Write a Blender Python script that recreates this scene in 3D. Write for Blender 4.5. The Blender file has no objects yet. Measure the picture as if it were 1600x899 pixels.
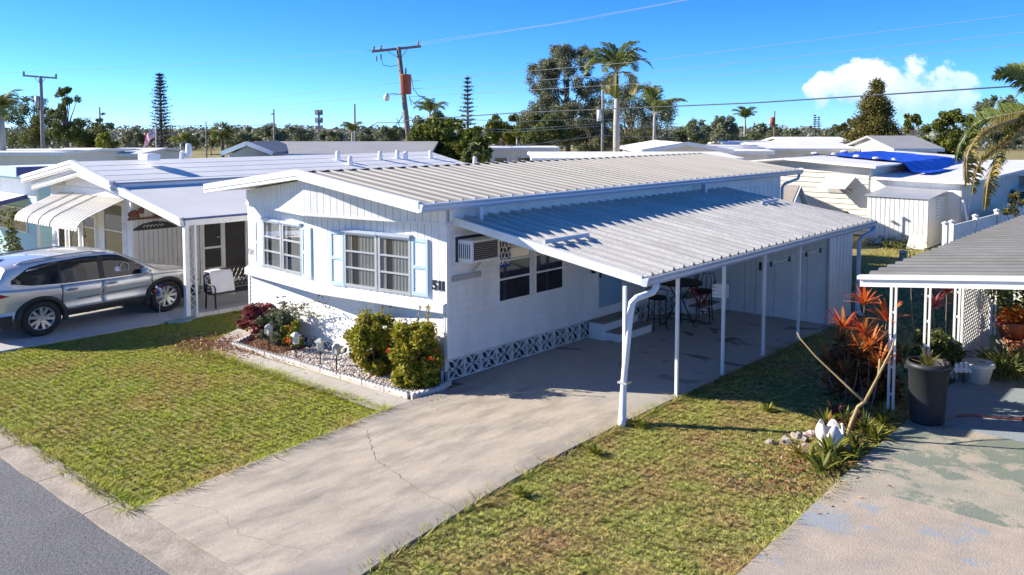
import bpy, bmesh, math, random
import numpy as np
from mathutils import Vector, Matrix, noise

random.seed(7)
RNG = np.random.default_rng(7)
S = bpy.context.scene
COL = S.collection
PI = math.pi

# ---------------------------------------------------------------- camera
YAW = math.radians(40.9)
CAM = Vector((10.777, -10.670, 4.55))
FPX = 1340.0
cd = bpy.data.cameras.new('camera')
cam = bpy.data.objects.new('camera', cd)
COL.objects.link(cam)
cam.location = CAM
cam.rotation_euler = (math.radians(90 - 3.842), 0, YAW)
cd.sensor_width = 36
cd.lens = FPX / 1600 * 36
cd.shift_y = -(449.5 - 290) / 1600
cd.clip_start = 0.1
cd.clip_end = 12000
S.camera = cam
HX, HY = -math.sin(YAW), math.cos(YAW)      # heading
RX, RY = math.cos(YAW), math.sin(YAW)       # right

def A(px, d):
    """ground point that lies d metres ahead of the viewpoint, px across the picture"""
    k = (px - 800) / FPX * d
    return (CAM.x + HX * d + RX * k, CAM.y + HY * d + RY * k)

def zat(py, d):
    return 4.55 - (py - 200) * d / FPX

# ---------------------------------------------------------------- sun and sky
SUN_DIR = Vector((0.777, 0.457, -0.432)).normalized()    # light travels this way
SUN_EL = math.asin(-SUN_DIR.z)
SUN_AZ = math.atan2(-SUN_DIR.x, -SUN_DIR.y)              # azimuth of the sun from +Y towards +X
sl = bpy.data.lights.new('sun', 'SUN')
sl.energy = 4.4
sl.angle = math.radians(0.5)
sl.color = (1.0, 0.91, 0.77)
so = bpy.data.objects.new('sun', sl)
COL.objects.link(so)
so.rotation_euler = SUN_DIR.to_track_quat('-Z', 'Y').to_euler()
so.location = (-30, -20, 30)

W = bpy.data.worlds.new('World')
S.world = W
W.use_nodes = True
nt = W.node_tree
nt.nodes.clear()
def wn(t, **kw):
    n = nt.nodes.new(t)
    for k, v in kw.items():
        setattr(n, k, v)
    return n
def wl(a, b):
    nt.links.new(a, b)
sky = wn('ShaderNodeTexSky', sky_type='NISHITA', sun_disc=False)
sky.sun_elevation = SUN_EL
sky.sun_rotation = SUN_AZ
sky.altitude = 0
sky.air_density = 0.5
sky.dust_density = 0.1
sky.ozone_density = 9.0
hs = wn('ShaderNodeHueSaturation')
hs.inputs['Hue'].default_value = 0.501
hs.inputs['Saturation'].default_value = 1.10
hs.inputs['Value'].default_value = 1.0
wl(sky.outputs[0], hs.inputs['Color'])
# one cumulus cloud far away in the sky
def vdot(v):
    n = wn('ShaderNodeVectorMath', operation='DOT_PRODUCT')
    n.inputs[1].default_value = v
    wl(tc.outputs['Generated'], n.inputs[0])
    return n.outputs['Value']
def mth(op, a, b=None, c=None, clamp=False):
    n = wn('ShaderNodeMath', operation=op, use_clamp=clamp)
    for i, x in enumerate((a, b, c)):
        if x is None:
            continue
        if isinstance(x, (int, float)):
            n.inputs[i].default_value = x
        else:
            wl(x, n.inputs[i])
    return n.outputs[0]
tc = wn('ShaderNodeTexCoord')
kx = (1415 - 800) / FPX
fwd = Vector((HX + RX * kx, HY + RY * kx, (200 - 144) / FPX)).normalized()
rgt = Vector((fwd.y, -fwd.x, 0)).normalized()
upv = rgt.cross(fwd)
w_ = mth('MAXIMUM', vdot(fwd), 0.2)
U = mth('DIVIDE', vdot(rgt), w_)
V = mth('DIVIDE', vdot(upv), w_)
cx = wn('ShaderNodeCombineXYZ')
wl(U, cx.inputs[0]); wl(V, cx.inputs[1])
nz = wn('ShaderNodeTexNoise')
nz.inputs['Scale'].default_value = 26
nz.inputs['Detail'].default_value = 9
nz.inputs['Roughness'].default_value = 0.58
wl(cx.outputs[0], nz.inputs['Vector'])
vo = wn('ShaderNodeTexVoronoi', feature='SMOOTH_F1')
vo.inputs['Scale'].default_value = 60
wl(cx.outputs[0], vo.inputs['Vector'])
# body: ellipse with a ragged edge, heavier on the left, fading to the right and at its base
u1 = mth('DIVIDE', mth('ADD', U, 0.012), 0.098)
v1 = mth('DIVIDE', mth('ADD', V, mth('MULTIPLY', U, 0.06)), 0.039)
r2 = mth('ADD', mth('MULTIPLY', u1, u1), mth('MULTIPLY', v1, v1))
edge = mth('ADD', mth('MULTIPLY', nz.outputs['Fac'], 2.6), mth('MULTIPLY', vo.outputs['Distance'], -1.1))
dens = mth('SUBTRACT', mth('ADD', edge, -0.05), r2)
fade = mth('MULTIPLY', mth('MULTIPLY_ADD', U, -5.5, 1.0, clamp=True), mth('MULTIPLY_ADD', V, 26.0, 1.15, clamp=True))
mask = mth('MULTIPLY', mth('MULTIPLY', dens, 3.0, clamp=True), fade, clamp=True)
mask = mth('MULTIPLY', mask, mth('GREATER_THAN', vdot(fwd), 0.3))
sh = mth('ADD', mth('MULTIPLY', V, 15.0), mth('MULTIPLY', nz.outputs['Fac'], 1.5), clamp=False)
shr = mth('SUBTRACT', sh, 0.42, clamp=True)
cm = wn('ShaderNodeMix', data_type='RGBA')
cm.inputs['A'].default_value = (2.0, 3.2, 4.8, 1)
cm.inputs['B'].default_value = (5.2, 5.3, 5.4, 1)
wl(shr, cm.inputs['Factor'])
mx = wn('ShaderNodeMix', data_type='RGBA')
wl(mask, mx.inputs['Factor'])
wl(hs.outputs[0], mx.inputs['A'])
wl(cm.outputs['Result'], mx.inputs['B'])
bg = wn('ShaderNodeBackground')
bg.inputs['Strength'].default_value = 0.112
wl(mx.outputs['Result'], bg.inputs['Color'])
wo = wn('ShaderNodeOutputWorld')
wl(bg.outputs[0], wo.inputs[0])

S.view_settings.view_transform = 'Standard'
S.view_settings.look = 'None'
S.view_settings.exposure = 1.22
S.view_settings.gamma = 1.0
S.render.engine = 'CYCLES'
S.cycles.max_bounces = 10
S.cycles.diffuse_bounces = 8
S.cycles.transparent_max_bounces = 12

# ---------------------------------------------------------------- materials
def _mix(nt, fac, a, b):
    n = nt.nodes.new('ShaderNodeMix')
    n.data_type = 'RGBA'
    for sock, v in ((n.inputs['Factor'], fac), (n.inputs['A'], a), (n.inputs['B'], b)):
        if isinstance(v, (int, float)):
            sock.default_value = v
        elif isinstance(v, tuple):
            sock.default_value = (*v[:3], 1)
        else:
            nt.links.new(v, sock)
    return n.outputs['Result']

def M(name, c, rough=0.6, metal=0.0, var=0.12, vs=2.5, dirt=None, dirt_amt=0.4, ds=0.8, bump=0.0, bs=60.0, spec=0.4,
      piece=0.06, stretch=None, coat=0.0, speck=0.0, speck_s=120.0):
    m = bpy.data.materials.new(name)
    m.use_nodes = True
    nt = m.node_tree
    b = nt.nodes['Principled BSDF']
    b.inputs['Roughness'].default_value = rough
    b.inputs['Metallic'].default_value = metal
    b.inputs['Specular IOR Level'].default_value = spec
    b.inputs['Coat Weight'].default_value = coat
    geo = nt.nodes.new('ShaderNodeNewGeometry')
    src = geo.outputs['Position']
    if stretch:
        mp = nt.nodes.new('ShaderNodeMapping')
        mp.inputs['Scale'].default_value = stretch
        nt.links.new(src, mp.inputs['Vector'])
        src = mp.outputs[0]
    def noi(scale, detail=5, rgh=0.6):
        n = nt.nodes.new('ShaderNodeTexNoise')
        n.inputs['Scale'].default_value = scale
        n.inputs['Detail'].default_value = detail
        n.inputs['Roughness'].default_value = rgh
        nt.links.new(src, n.inputs['Vector'])
        return n.outputs['Fac']
    def rng(x, lo, hi, a, b_):
        n = nt.nodes.new('ShaderNodeMapRange')
        n.inputs['From Min'].default_value = lo
        n.inputs['From Max'].default_value = hi
        n.inputs['To Min'].default_value = a
        n.inputs['To Max'].default_value = b_
        nt.links.new(x, n.inputs['Value'])
        return n.outputs[0]
    c = tuple(c)
    lo = tuple(max(0, x * (1 - var)) for x in c)
    hi = tuple(min(0.95, x * (1 + var)) for x in c)
    col = _mix(nt, rng(noi(vs), 0.3, 0.7, 0, 1), lo, hi)
    if dirt:
        col = _mix(nt, rng(noi(ds, 7, 0.65), 0.45, 0.75, 0, dirt_amt), col, tuple(dirt))
    if speck:
        col = _mix(nt, rng(noi(speck_s, 3, 0.7), 0.35, 0.65, speck, 0), col, tuple(x * 0.35 for x in c))
    if piece:
        oi = nt.nodes.new('ShaderNodeObjectInfo')
        hv = nt.nodes.new('ShaderNodeHueSaturation')
        nt.links.new(rng(oi.outputs['Random'], 0, 1, 1 - piece, 1 + piece), hv.inputs['Value'])
        nt.links.new(col, hv.inputs['Color'])
        col = hv.outputs[0]
    nt.links.new(col, b.inputs['Base Color'])
    if bump:
        bp = nt.nodes.new('ShaderNodeBump')
        bp.inputs['Strength'].default_value = bump
        bp.inputs['Distance'].default_value = 0.02
        nt.links.new(noi(bs, 4), bp.inputs['Height'])
        nt.links.new(bp.outputs[0], b.inputs['Normal'])
    return m

def LEAF(name, cols, trans=0.35, rough=0.55, patch=0.9, patch_col=None, patch_amt=0.6, upright=0.0):
    """leaf material: a colour per leaf (random per island), some light coming through"""
    m = bpy.data.materials.new(name)
    m.use_nodes = True
    nt = m.node_tree
    b = nt.nodes['Principled BSDF']
    b.inputs['Roughness'].default_value = rough
    b.inputs['Specular IOR Level'].default_value = 0.3
    geo = nt.nodes.new('ShaderNodeNewGeometry')
    rp = nt.nodes.new('ShaderNodeValToRGB')
    e = rp.color_ramp.elements
    while len(e) < len(cols):
        e.new(0.5)
    for i, c in enumerate(cols):
        e[i].position = i / max(1, len(cols) - 1)
        e[i].color = (*c, 1)
    nt.links.new(geo.outputs['Random Per Island'], rp.inputs[0])
    col = rp.outputs[0]
    if patch_col:
        n = nt.nodes.new('ShaderNodeTexNoise')
        n.inputs['Scale'].default_value = patch
        n.inputs['Detail'].default_value = 4
        nt.links.new(geo.outputs['Position'], n.inputs['Vector'])
        r = nt.nodes.new('ShaderNodeMapRange')
        r.inputs['From Min'].default_value = 0.45
        r.inputs['From Max'].default_value = 0.68
        r.inputs['To Max'].default_value = patch_amt
        nt.links.new(n.outputs['Fac'], r.inputs['Value'])
        col = _mix(nt, r.outputs[0], col, patch_col)
    if upright:          # tufts differ in how lush they are
        n2 = nt.nodes.new('ShaderNodeTexNoise'); n2.inputs['Scale'].default_value = 15; n2.inputs['Detail'].default_value = 3; n2.inputs['Roughness'].default_value = 0.75
        nt.links.new(geo.outputs['Position'], n2.inputs['Vector'])
        r2_ = nt.nodes.new('ShaderNodeMapRange'); r2_.inputs['From Min'].default_value = 0.32; r2_.inputs['From Max'].default_value = 0.68; r2_.inputs['To Min'].default_value = 0.40; r2_.inputs['To Max'].default_value = 1.45
        nt.links.new(n2.outputs['Fac'], r2_.inputs['Value'])
        h2_n = nt.nodes.new('ShaderNodeHueSaturation'); nt.links.new(r2_.outputs[0], h2_n.inputs['Value']); nt.links.new(col, h2_n.inputs['Color']); col = h2_n.outputs[0]
    nt.links.new(col, b.inputs['Base Color'])
    if upright:          # short blades of a lawn shade like the turf they make up
        vm = nt.nodes.new('ShaderNodeMix'); vm.data_type = 'VECTOR'; vm.inputs['Factor'].default_value = upright
        nt.links.new(geo.outputs['Normal'], vm.inputs[4]); vm.inputs[5].default_value = (0, 0, 1)
        nm = nt.nodes.new('ShaderNodeVectorMath'); nm.operation = 'NORMALIZE'
        nt.links.new(vm.outputs[1], nm.inputs[0]); nt.links.new(nm.outputs[0], b.inputs['Normal'])
    tr = nt.nodes.new('ShaderNodeBsdfTranslucent')
    nt.links.new(col, tr.inputs['Color'])
    mxs = nt.nodes.new('ShaderNodeMixShader')
    mxs.inputs[0].default_value = trans
    nt.links.new(b.outputs[0], mxs.inputs[1])
    nt.links.new(tr.outputs[0], mxs.inputs[2])
    nt.links.new(mxs.outputs[0], nt.nodes['Material Output'].inputs['Surface'])
    return m

def GLASS(name, tint=(0.8, 0.85, 0.88), through=0.6, rough=0.03):
    m = bpy.data.materials.new(name)
    m.use_nodes = True
    nt = m.node_tree
    nt.nodes.remove(nt.nodes['Principled BSDF'])
    g = nt.nodes.new('ShaderNodeBsdfGlossy')
    g.inputs['Roughness'].default_value = rough
    t = nt.nodes.new('ShaderNodeBsdfTransparent')
    t.inputs['Color'].default_value = (*[x * through for x in tint], 1)
    lw = nt.nodes.new('ShaderNodeLayerWeight')
    lw.inputs['Blend'].default_value = 0.5
    pw = nt.nodes.new('ShaderNodeMath'); pw.operation = 'POWER'; pw.inputs[1].default_value = 3.0
    nt.links.new(lw.outputs['Facing'], pw.inputs[0])
    f = nt.nodes.new('ShaderNodeMapRange'); f.inputs['To Min'].default_value = 0.10; f.inputs['To Max'].default_value = 0.9
    nt.links.new(pw.outputs[0], f.inputs['Value'])
    mxs = nt.nodes.new('ShaderNodeMixShader')
    nt.links.new(f.outputs[0], mxs.inputs[0])
    nt.links.new(t.outputs[0], mxs.inputs[1])
    nt.links.new(g.outputs[0], mxs.inputs[2])
    nt.links.new(mxs.outputs[0], nt.nodes['Material Output'].inputs['Surface'])
    return m

MAT = dict(
    siding=M('white_siding', (0.78, 0.78, 0.775), 0.5, var=0.04, vs=5, dirt=(0.55, 0.53, 0.48), dirt_amt=0.45, ds=1.6, stretch=(1, 1, 0.35), piece=0.015),
    trim=M('white_trim', (0.80, 0.80, 0.79), 0.45, var=0.04, dirt=(0.52, 0.50, 0.46), dirt_amt=0.45, ds=3, piece=0.02),
    beige_siding=M('beige_siding', (0.66, 0.62, 0.55), 0.5, var=0.04, dirt=(0.5, 0.47, 0.4), dirt_amt=0.3, piece=0.02),
    metal_roof=M('metal_roof', (0.37, 0.355, 0.325), 0.6, spec=0.15, metal=0.0, var=0.07, vs=1.3, dirt=(0.27, 0.255, 0.23), dirt_amt=0.5, ds=0.7, piece=0.035, stretch=(0.35, 1.6, 1)),
    carport_roof=M('carport_roof', (0.60, 0.58, 0.54), 0.5, spec=0.3, metal=0.0, var=0.10, vs=2, dirt=(0.36, 0.34, 0.31), dirt_amt=0.6, ds=1.6, piece=0.05, stretch=(0.5, 2.2, 1), speck=0.3, speck_s=26),
    gutter=M('gutter_paint', (0.50, 0.56, 0.66), 0.35, metal=0.2, var=0.05),
    alu=M('aluminium', (0.62, 0.63, 0.64), 0.35, metal=0.6, var=0.06),
    grey_trim=M('grey_trim', (0.42, 0.42, 0.41), 0.5),
    blue=M('shutter_blue', (0.46, 0.62, 0.75), 0.5, var=0.05),
    paleblue=M('shutter_louver', (0.68, 0.74, 0.79), 0.5, var=0.04),
    doorblue=M('door_blue', (0.26, 0.42, 0.56), 0.4, var=0.05),
    block=M('painted_block', (0.70, 0.69, 0.66), 0.8, var=0.08, vs=12, dirt=(0.36, 0.33, 0.29), dirt_amt=0.5, ds=5, bump=0.25, bs=90),
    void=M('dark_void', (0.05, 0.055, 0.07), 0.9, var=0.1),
    interior=M('unlit_room_dark', (0.035, 0.035, 0.04), 0.8),
    curtain=M('curtain_cloth', (0.58, 0.56, 0.52), 0.9, var=0.08, vs=6),
    curtain_dark=M('dark_curtain', (0.06, 0.05, 0.09), 0.9, var=0.15, vs=6),
    screen=M('insect_screen', (0.045, 0.04, 0.038), 0.6, var=0.2, vs=3),
    black=M('black_paint', (0.02, 0.02, 0.021), 0.45, var=0.1),
    iron=M('wrought_iron', (0.018, 0.016, 0.015), 0.5, var=0.2),
    plastic_black=M('black_plastic', (0.022, 0.022, 0.024), 0.5, var=0.15, vs=6),
    tread=M('step_tread', (0.30, 0.27, 0.24), 0.9, var=0.15, bump=0.2),
    asphalt=M('asphalt', (0.24, 0.24, 0.25), 0.9, var=0.10, vs=1.4, dirt=(0.15, 0.15, 0.155), dirt_amt=0.7, ds=0.6, bump=0.6, bs=60, stretch=None, speck=0.8, speck_s=26),
    gutter_conc=M('gutter_concrete', (0.45, 0.385, 0.315), 0.9, var=0.14, vs=4, dirt=(0.19, 0.155, 0.12), dirt_amt=0.75, ds=2.2, bump=0.4, bs=30, speck=0.35, speck_s=28),
    conc=M('concrete', (0.44, 0.40, 0.355), 0.9, var=0.08, vs=3, dirt=(0.25, 0.22, 0.19), dirt_amt=0.7, ds=1.3, bump=0.2, speck=0.10, speck_s=60),
    walk=M('walkway_concrete', (0.50, 0.46, 0.41), 0.9, var=0.08, vs=3, dirt=(0.30, 0.26, 0.22), dirt_amt=0.5, ds=1.4, bump=0.2, piece=0.05, speck=0.1, speck_s=60),
    edging=M('edging_concrete', (0.62, 0.59, 0.55), 0.9, var=0.12, vs=8, dirt=(0.35, 0.31, 0.27), dirt_amt=0.5, ds=4, bump=0.3),
    soil=M('soil_mulch', (0.14, 0.085, 0.055), 0.95, var=0.3, vs=9, dirt=(0.3, 0.2, 0.13), dirt_amt=0.6, ds=6, bump=0.6),
    gravel=M('white_gravel', (0.62, 0.60, 0.58), 0.9, var=0.25, vs=18, piece=0),
    wood=M('pole_wood', (0.21, 0.16, 0.125), 0.9, var=0.2, vs=2, stretch=(4, 4, 0.4), bump=0.3),
    greywood=M('grey_pole_wood', (0.30, 0.28, 0.27), 0.9, var=0.15, vs=2, stretch=(4, 4, 0.4)),
    rust=M('rusty_red', (0.30, 0.075, 0.05), 0.6, var=0.15, vs=4),
    greymetal=M('grey_metal', (0.42, 0.44, 0.46), 0.5, metal=0.3),
    insul=M('insulator', (0.25, 0.27, 0.30), 0.3),
    wire=M('power_wire', (0.30, 0.34, 0.38), 0.8, spec=0.1, piece=0),
    wire_dark=M('dark_wire', (0.05, 0.055, 0.065), 0.6, piece=0),
    bark=M('bark', (0.16, 0.125, 0.10), 0.95, var=0.3, vs=5, bump=0.5, bs=20),
    palebark=M('pale_bark', (0.40, 0.37, 0.33), 0.9, var=0.15, vs=4, stretch=(1, 1, 4)),
    membrane=M('white_membrane_roof', (0.76, 0.755, 0.74), 0.7, spec=0.2, var=0.05, vs=0.8, dirt=(0.58, 0.57, 0.55), dirt_amt=0.4, ds=0.5),
    greyroof=M('grey_roof', (0.30, 0.30, 0.31), 0.8, var=0.08, vs=1),
    cream=M('cream_wall', (0.70, 0.67, 0.60), 0.6, var=0.04),
    aqua=M('aqua_siding', (0.42, 0.66, 0.72), 0.55, var=0.04, piece=0.03),
    navy=M('navy_trim', (0.03, 0.05, 0.22), 0.4),
    crack=M('crack_dirt', (0.20, 0.175, 0.15), 0.95),
    tantrunk=M('tan_bark', (0.36, 0.27, 0.13), 0.9, var=0.2, vs=6, bump=0.3),
    tarp=M('blue_tarp', (0.02, 0.07, 0.62), 0.35, var=0.2, vs=6, piece=0),
    red=M('red_plastic', (0.45, 0.04, 0.03), 0.5),
    orange=M('orange_hose', (0.42, 0.10, 0.05), 0.5),
    terracotta=M('terracotta', (0.36, 0.13, 0.07), 0.85, var=0.15, vs=8),
    white_glaze=M('white_ceramic', (0.72, 0.70, 0.66), 0.5, var=0.08, vs=7, dirt=(0.4, 0.36, 0.28), dirt_amt=0.35, ds=5),
    pinkstone=M('pink_stone', (0.50, 0.36, 0.33), 0.9, var=0.15, vs=12, bump=0.4),
    stone=M('grey_stone', (0.36, 0.34, 0.32), 0.9, var=0.2, vs=10, bump=0.4),
    towel=M('white_towel', (0.74, 0.72, 0.74), 0.95, var=0.05, vs=5, bump=0.4, bs=150),
    bin=M('charcoal_bin', (0.035, 0.037, 0.042), 0.5, var=0.15, vs=5),
    utilgreen=M('utility_green', (0.16, 0.26, 0.25), 0.6),
    bluebox=M('blue_plastic', (0.01, 0.06, 0.42), 0.45),
    silver=M('silver_car_paint', (0.62, 0.62, 0.62), 0.26, metal=0.4, var=0.01, piece=0, coat=0.6),
    carglass=M('car_glass', (0.012, 0.014, 0.018), 0.04, var=0, piece=0, spec=0.45),
    tyre=M('tyre_rubber', (0.022, 0.022, 0.022), 0.8, var=0.1, vs=12),
    rim=M('alloy_rim', (0.62, 0.63, 0.64), 0.28, metal=0.7, var=0.02),
    lamp_red=M('tail_lamp', (0.45, 0.01, 0.012), 0.15, var=0.02),
    lamp_clear=M('head_lamp', (0.6, 0.62, 0.65), 0.1, metal=0.3),
    lantern=M('lantern_glass', (0.60, 0.58, 0.50), 0.3),
    yellow=M('yellow_paint', (0.6, 0.42, 0.06), 0.6),
    brownfig=M('brown_wood', (0.20, 0.075, 0.035), 0.7, var=0.2, vs=9),
    flagred=M('flag_red', (0.45, 0.04, 0.07), 0.8), flagblue=M('flag_blue', (0.03, 0.035, 0.20), 0.8), flagwhite=M('flag_white', (0.75, 0.74, 0.76), 0.8),
)
MAT['glass'] = GLASS('window_glass', through=0.72)
MAT['carglass_clear'] = GLASS('car_window_glass', (0.55, 0.65, 0.72), 0.55)

# ---------------------------------------------------------------- mesh builder
class MB:
    def __init__(s):
        s.v = []; s.f = []; s.mi = []; s.X = None; s.m = 0
    def add(s, pts, faces):
        o = len(s.v)
        for p in pts:
            p = Vector(p)
            s.v.append(s.X @ p if s.X is not None else p)
        for f in faces:
            s.f.append([o + i for i in f]); s.mi.append(s.m)
        return s
    def hexa(s, p):
        return s.add(p, [(0, 3, 2, 1), (4, 5, 6, 7), (0, 1, 5, 4), (1, 2, 6, 5), (2, 3, 7, 6), (3, 0, 4, 7)])
    def box(s, x0, y0, z0, x1, y1, z1):
        return s.hexa([(x0, y0, z0), (x1, y0, z0), (x1, y1, z0), (x0, y1, z0), (x0, y0, z1), (x1, y0, z1), (x1, y1, z1), (x0, y1, z1)])
    def beam(s, p, q, w, h, up=(0, 0, 1)):
        p = Vector(p); q = Vector(q); d = (q - p).normalized()
        u = Vector(up)
        if abs(d.dot(u)) > 0.99:
            u = Vector((0, 1, 0))
        a = d.cross(u).normalized() * (w / 2); b = a.cross(d).normalized() * (h / 2)
        return s.hexa([p - a - b, p + a - b, q + a - b, q - a - b, p - a + b, p + a + b, q + a + b, q - a + b])
    def tube(s, pts, r, n=8, cap=True):
        pts = [Vector(p) for p in pts]
        rs = r if isinstance(r, (list, tuple)) else [r] * len(pts)
        rings = []; prev = None
        vs = []
        for i, p in enumerate(pts):
            d = (pts[min(i + 1, len(pts) - 1)] - pts[max(i - 1, 0)])
            d = d.normalized() if d.length > 1e-9 else Vector((0, 0, 1))
            if prev is None:
                a = d.orthogonal().normalized()
            else:
                a = (prev - d * prev.dot(d))
                a = a.normalized() if a.length > 1e-6 else d.orthogonal().normalized()
            prev = a
            b = d.cross(a)
            for k in range(n):
                t = 2 * PI * k / n
                vs.append(p + (a * math.cos(t) + b * math.sin(t)) * rs[i])
        fs = []
        for i in range(len(pts) - 1):
            for k in range(n):
                k2 = (k + 1) % n
                fs.append((i * n + k, i * n + k2, (i + 1) * n + k2, (i + 1) * n + k))
        if cap:
            fs.append(tuple(range(n - 1, -1, -1)))
            fs.append(tuple((len(pts) - 1) * n + k for k in range(n)))
        return s.add(vs, fs)
    def lathe(s, prof, n=20, c=(0, 0, 0), axis='z', cap=True):
        vs = []; fs = []
        for r, z in prof:
            for k in range(n):
                t = 2 * PI * k / n
                if axis == 'z':
                    vs.append((c[0] + r * math.cos(t), c[1] + r * math.sin(t), c[2] + z))
                else:
                    vs.append((c[0] + z, c[1] + r * math.cos(t), c[2] + r * math.sin(t)))
        for i in range(len(prof) - 1):
            for k in range(n):
                k2 = (k + 1) % n
                fs.append((i * n + k, i * n + k2, (i + 1) * n + k2, (i + 1) * n + k))
        if cap and prof[0][0] > 1e-6:
            fs.append(tuple(range(n - 1, -1, -1)))
        if cap and prof[-1][0] > 1e-6:
            fs.append(tuple((len(prof) - 1) * n + k for k in range(n)))
        return s.add(vs, fs)
    def blob(s, c, r, seed=0, rough=0.15, n=10, m=7):
        c = Vector(c); r = Vector(r) if not isinstance(r, (int, float)) else Vector((r, r, r))
        vs = []; fs = []
        for j in range(m + 1):
            ph = PI * j / m
            for k in range(n):
                t = 2 * PI * k / n
                d = Vector((math.sin(ph) * math.cos(t), math.sin(ph) * math.sin(t), math.cos(ph)))
                q = 1 + rough * noise.noise(d * 1.7 + Vector((seed * 3.1, seed, 0)))
                vs.append(c + Vector((d.x * r.x, d.y * r.y, d.z * r.z)) * q)
        for j in range(m):
            for k in range(n):
                k2 = (k + 1) % n
                fs.append((j * n + k, (j + 1) * n + k, (j + 1) * n + k2, j * n + k2))
        return s.add(vs, fs)
    def prism(s, poly, t0, t1, fn):
        """poly: list of (a, b); fn(a, b, t) -> point"""
        n = len(poly)
        vs = [fn(a, b, t0) for a, b in poly] + [fn(a, b, t1) for a, b in poly]
        fs = [tuple(range(n - 1, -1, -1)), tuple(range(n, 2 * n))]
        fs += [(i, (i + 1) % n, n + (i + 1) % n, n + i) for i in range(n)]
        return s.add(vs, fs)
    def mesh(s, name, mats, smooth=False):
        me = bpy.data.meshes.new(name)
        me.from_pydata([tuple(v) for v in s.v], [], s.f)
        mats = mats if isinstance(mats, (list, tuple)) else [mats]
        for m in mats:
            me.materials.append(MAT[m] if isinstance(m, str) else m)
        if len(mats) > 1:
            me.polygons.foreach_set('material_index', s.mi)
        if smooth:
            me.polygons.foreach_set('use_smooth', [True] * len(me.polygons))
        bm = bmesh.new(); bm.from_mesh(me)
        bmesh.ops.recalc_face_normals(bm, faces=bm.faces)
        bm.to_mesh(me); bm.free()
        me.update()
        return me
    def build(s, name, mats, parent=None, smooth=False, loc=None, bevel=0):
        return obj(name, s.mesh(name, mats, smooth), parent, loc, bevel)

def obj(name, me, parent=None, loc=None, bevel=0):
    o = bpy.data.objects.new(name, me)
    COL.objects.link(o)
    if parent:
        o.parent = parent
    if loc:
        o.location = loc
    if bevel:
        b = o.modifiers.new('bevel', 'BEVEL'); b.width = bevel; b.segments = 2; b.limit_method = 'ANGLE'
    return o

def tag(o, label=None, cat=None, group=None, kind=None):
    for k, v in (('label', label), ('category', cat), ('group', group), ('kind', kind)):
        if v:
            o[k] = v
    return o

def thing(name, label, cat, loc=(0, 0, 0), rz=0.0, group=None):
    o = bpy.data.objects.new(name, None)
    COL.objects.link(o)
    o.empty_display_size = 0.2
    o.location = loc
    o.rotation_euler = (0, 0, rz)
    return tag(o, label, cat, group)

def copy_tree(o, parent=None):
    c = o.copy(); COL.objects.link(c)
    c.parent = parent
    for ch in list(o.children):
        copy_tree(ch, c)
    return c

def struct(o):
    o['kind'] = 'structure'; return o

def npobj(name, V, F, mat, parent=None, smooth=False):
    """mesh from numpy arrays: V (n,3), F (m,k)"""
    me = bpy.data.meshes.new(name)
    V = np.asarray(V, dtype=np.float32); F = np.asarray(F, dtype=np.int32)
    k = F.shape[1]
    me.vertices.add(len(V)); me.vertices.foreach_set('co', V.ravel())
    me.loops.add(F.size); me.loops.foreach_set('vertex_index', F.ravel())
    me.polygons.add(len(F))
    me.polygons.foreach_set('loop_start', np.arange(0, F.size, k, dtype=np.int32))
    if smooth:
        me.polygons.foreach_set('use_smooth', np.ones(len(F), dtype=bool))
    me.materials.append(MAT[mat] if isinstance(mat, str) else mat)
    me.update(calc_edges=True)
    me.validate()
    return obj(name, me, parent)

def frameM(p0, p1):
    """matrix of a wall frame: local x along the wall from p0 to p1, local y out of the wall, z up"""
    u = Vector((p1[0] - p0[0], p1[1] - p0[1], 0)).normalized()
    n = Vector((u.y, -u.x, 0))
    return Matrix(((u.x, n.x, 0, p0[0]), (u.y, n.y, 0, p0[1]), (0, 0, 1, 0), (0, 0, 0, 1)))

def wlen(p0, p1):
    return math.hypot(p1[0] - p0[0], p1[1] - p0[1])

def lap(parent, p0, p1, z0, z1, pitch, mat, proud=0.014, name='siding_board'):
    """horizontal lap boards, each an object"""
    L = wlen(p0, p1); X = frameM(p0, p1)
    b = MB(); b.X = X
    b.hexa([(0, -0.02, 0), (L, -0.02, 0), (L, proud, 0), (0, proud, 0), (0, -0.02, pitch - 0.004), (L, -0.02, pitch - 0.004), (L, 0.001, pitch - 0.004), (0, 0.001, pitch - 0.004)])
    me = b.mesh(name, mat)
    n = max(1, round((z1 - z0) / pitch))
    for i in range(n):
        obj(name, me, parent, (0, 0, z0 + i * (z1 - z0) / n))

def planks(parent, p0, p1, zb, zt, width, mat, gap=0.010, proud=0.012, name='siding_plank'):
    """upright boards, each an object; zb / zt are numbers or functions of the distance along the wall"""
    L = wlen(p0, p1); X = frameM(p0, p1)
    n = max(1, round(L / width)); w = L / n
    fb = zb if callable(zb) else (lambda u: zb)
    ft = zt if callable(zt) else (lambda u: zt)
    for i in range(n):
        a, c = i * w + gap / 2, (i + 1) * w - gap / 2
        b = MB(); b.X = X
        b.hexa([(a, -0.01, fb(a)), (c, -0.01, fb(c)), (c, proud, fb(c)), (a, proud, fb(a)), (a, -0.01, ft(a)), (c, -0.01, ft(c)), (c, proud, ft(c)), (a, proud, ft(a))])
        b.build(name, mat, parent)

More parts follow.
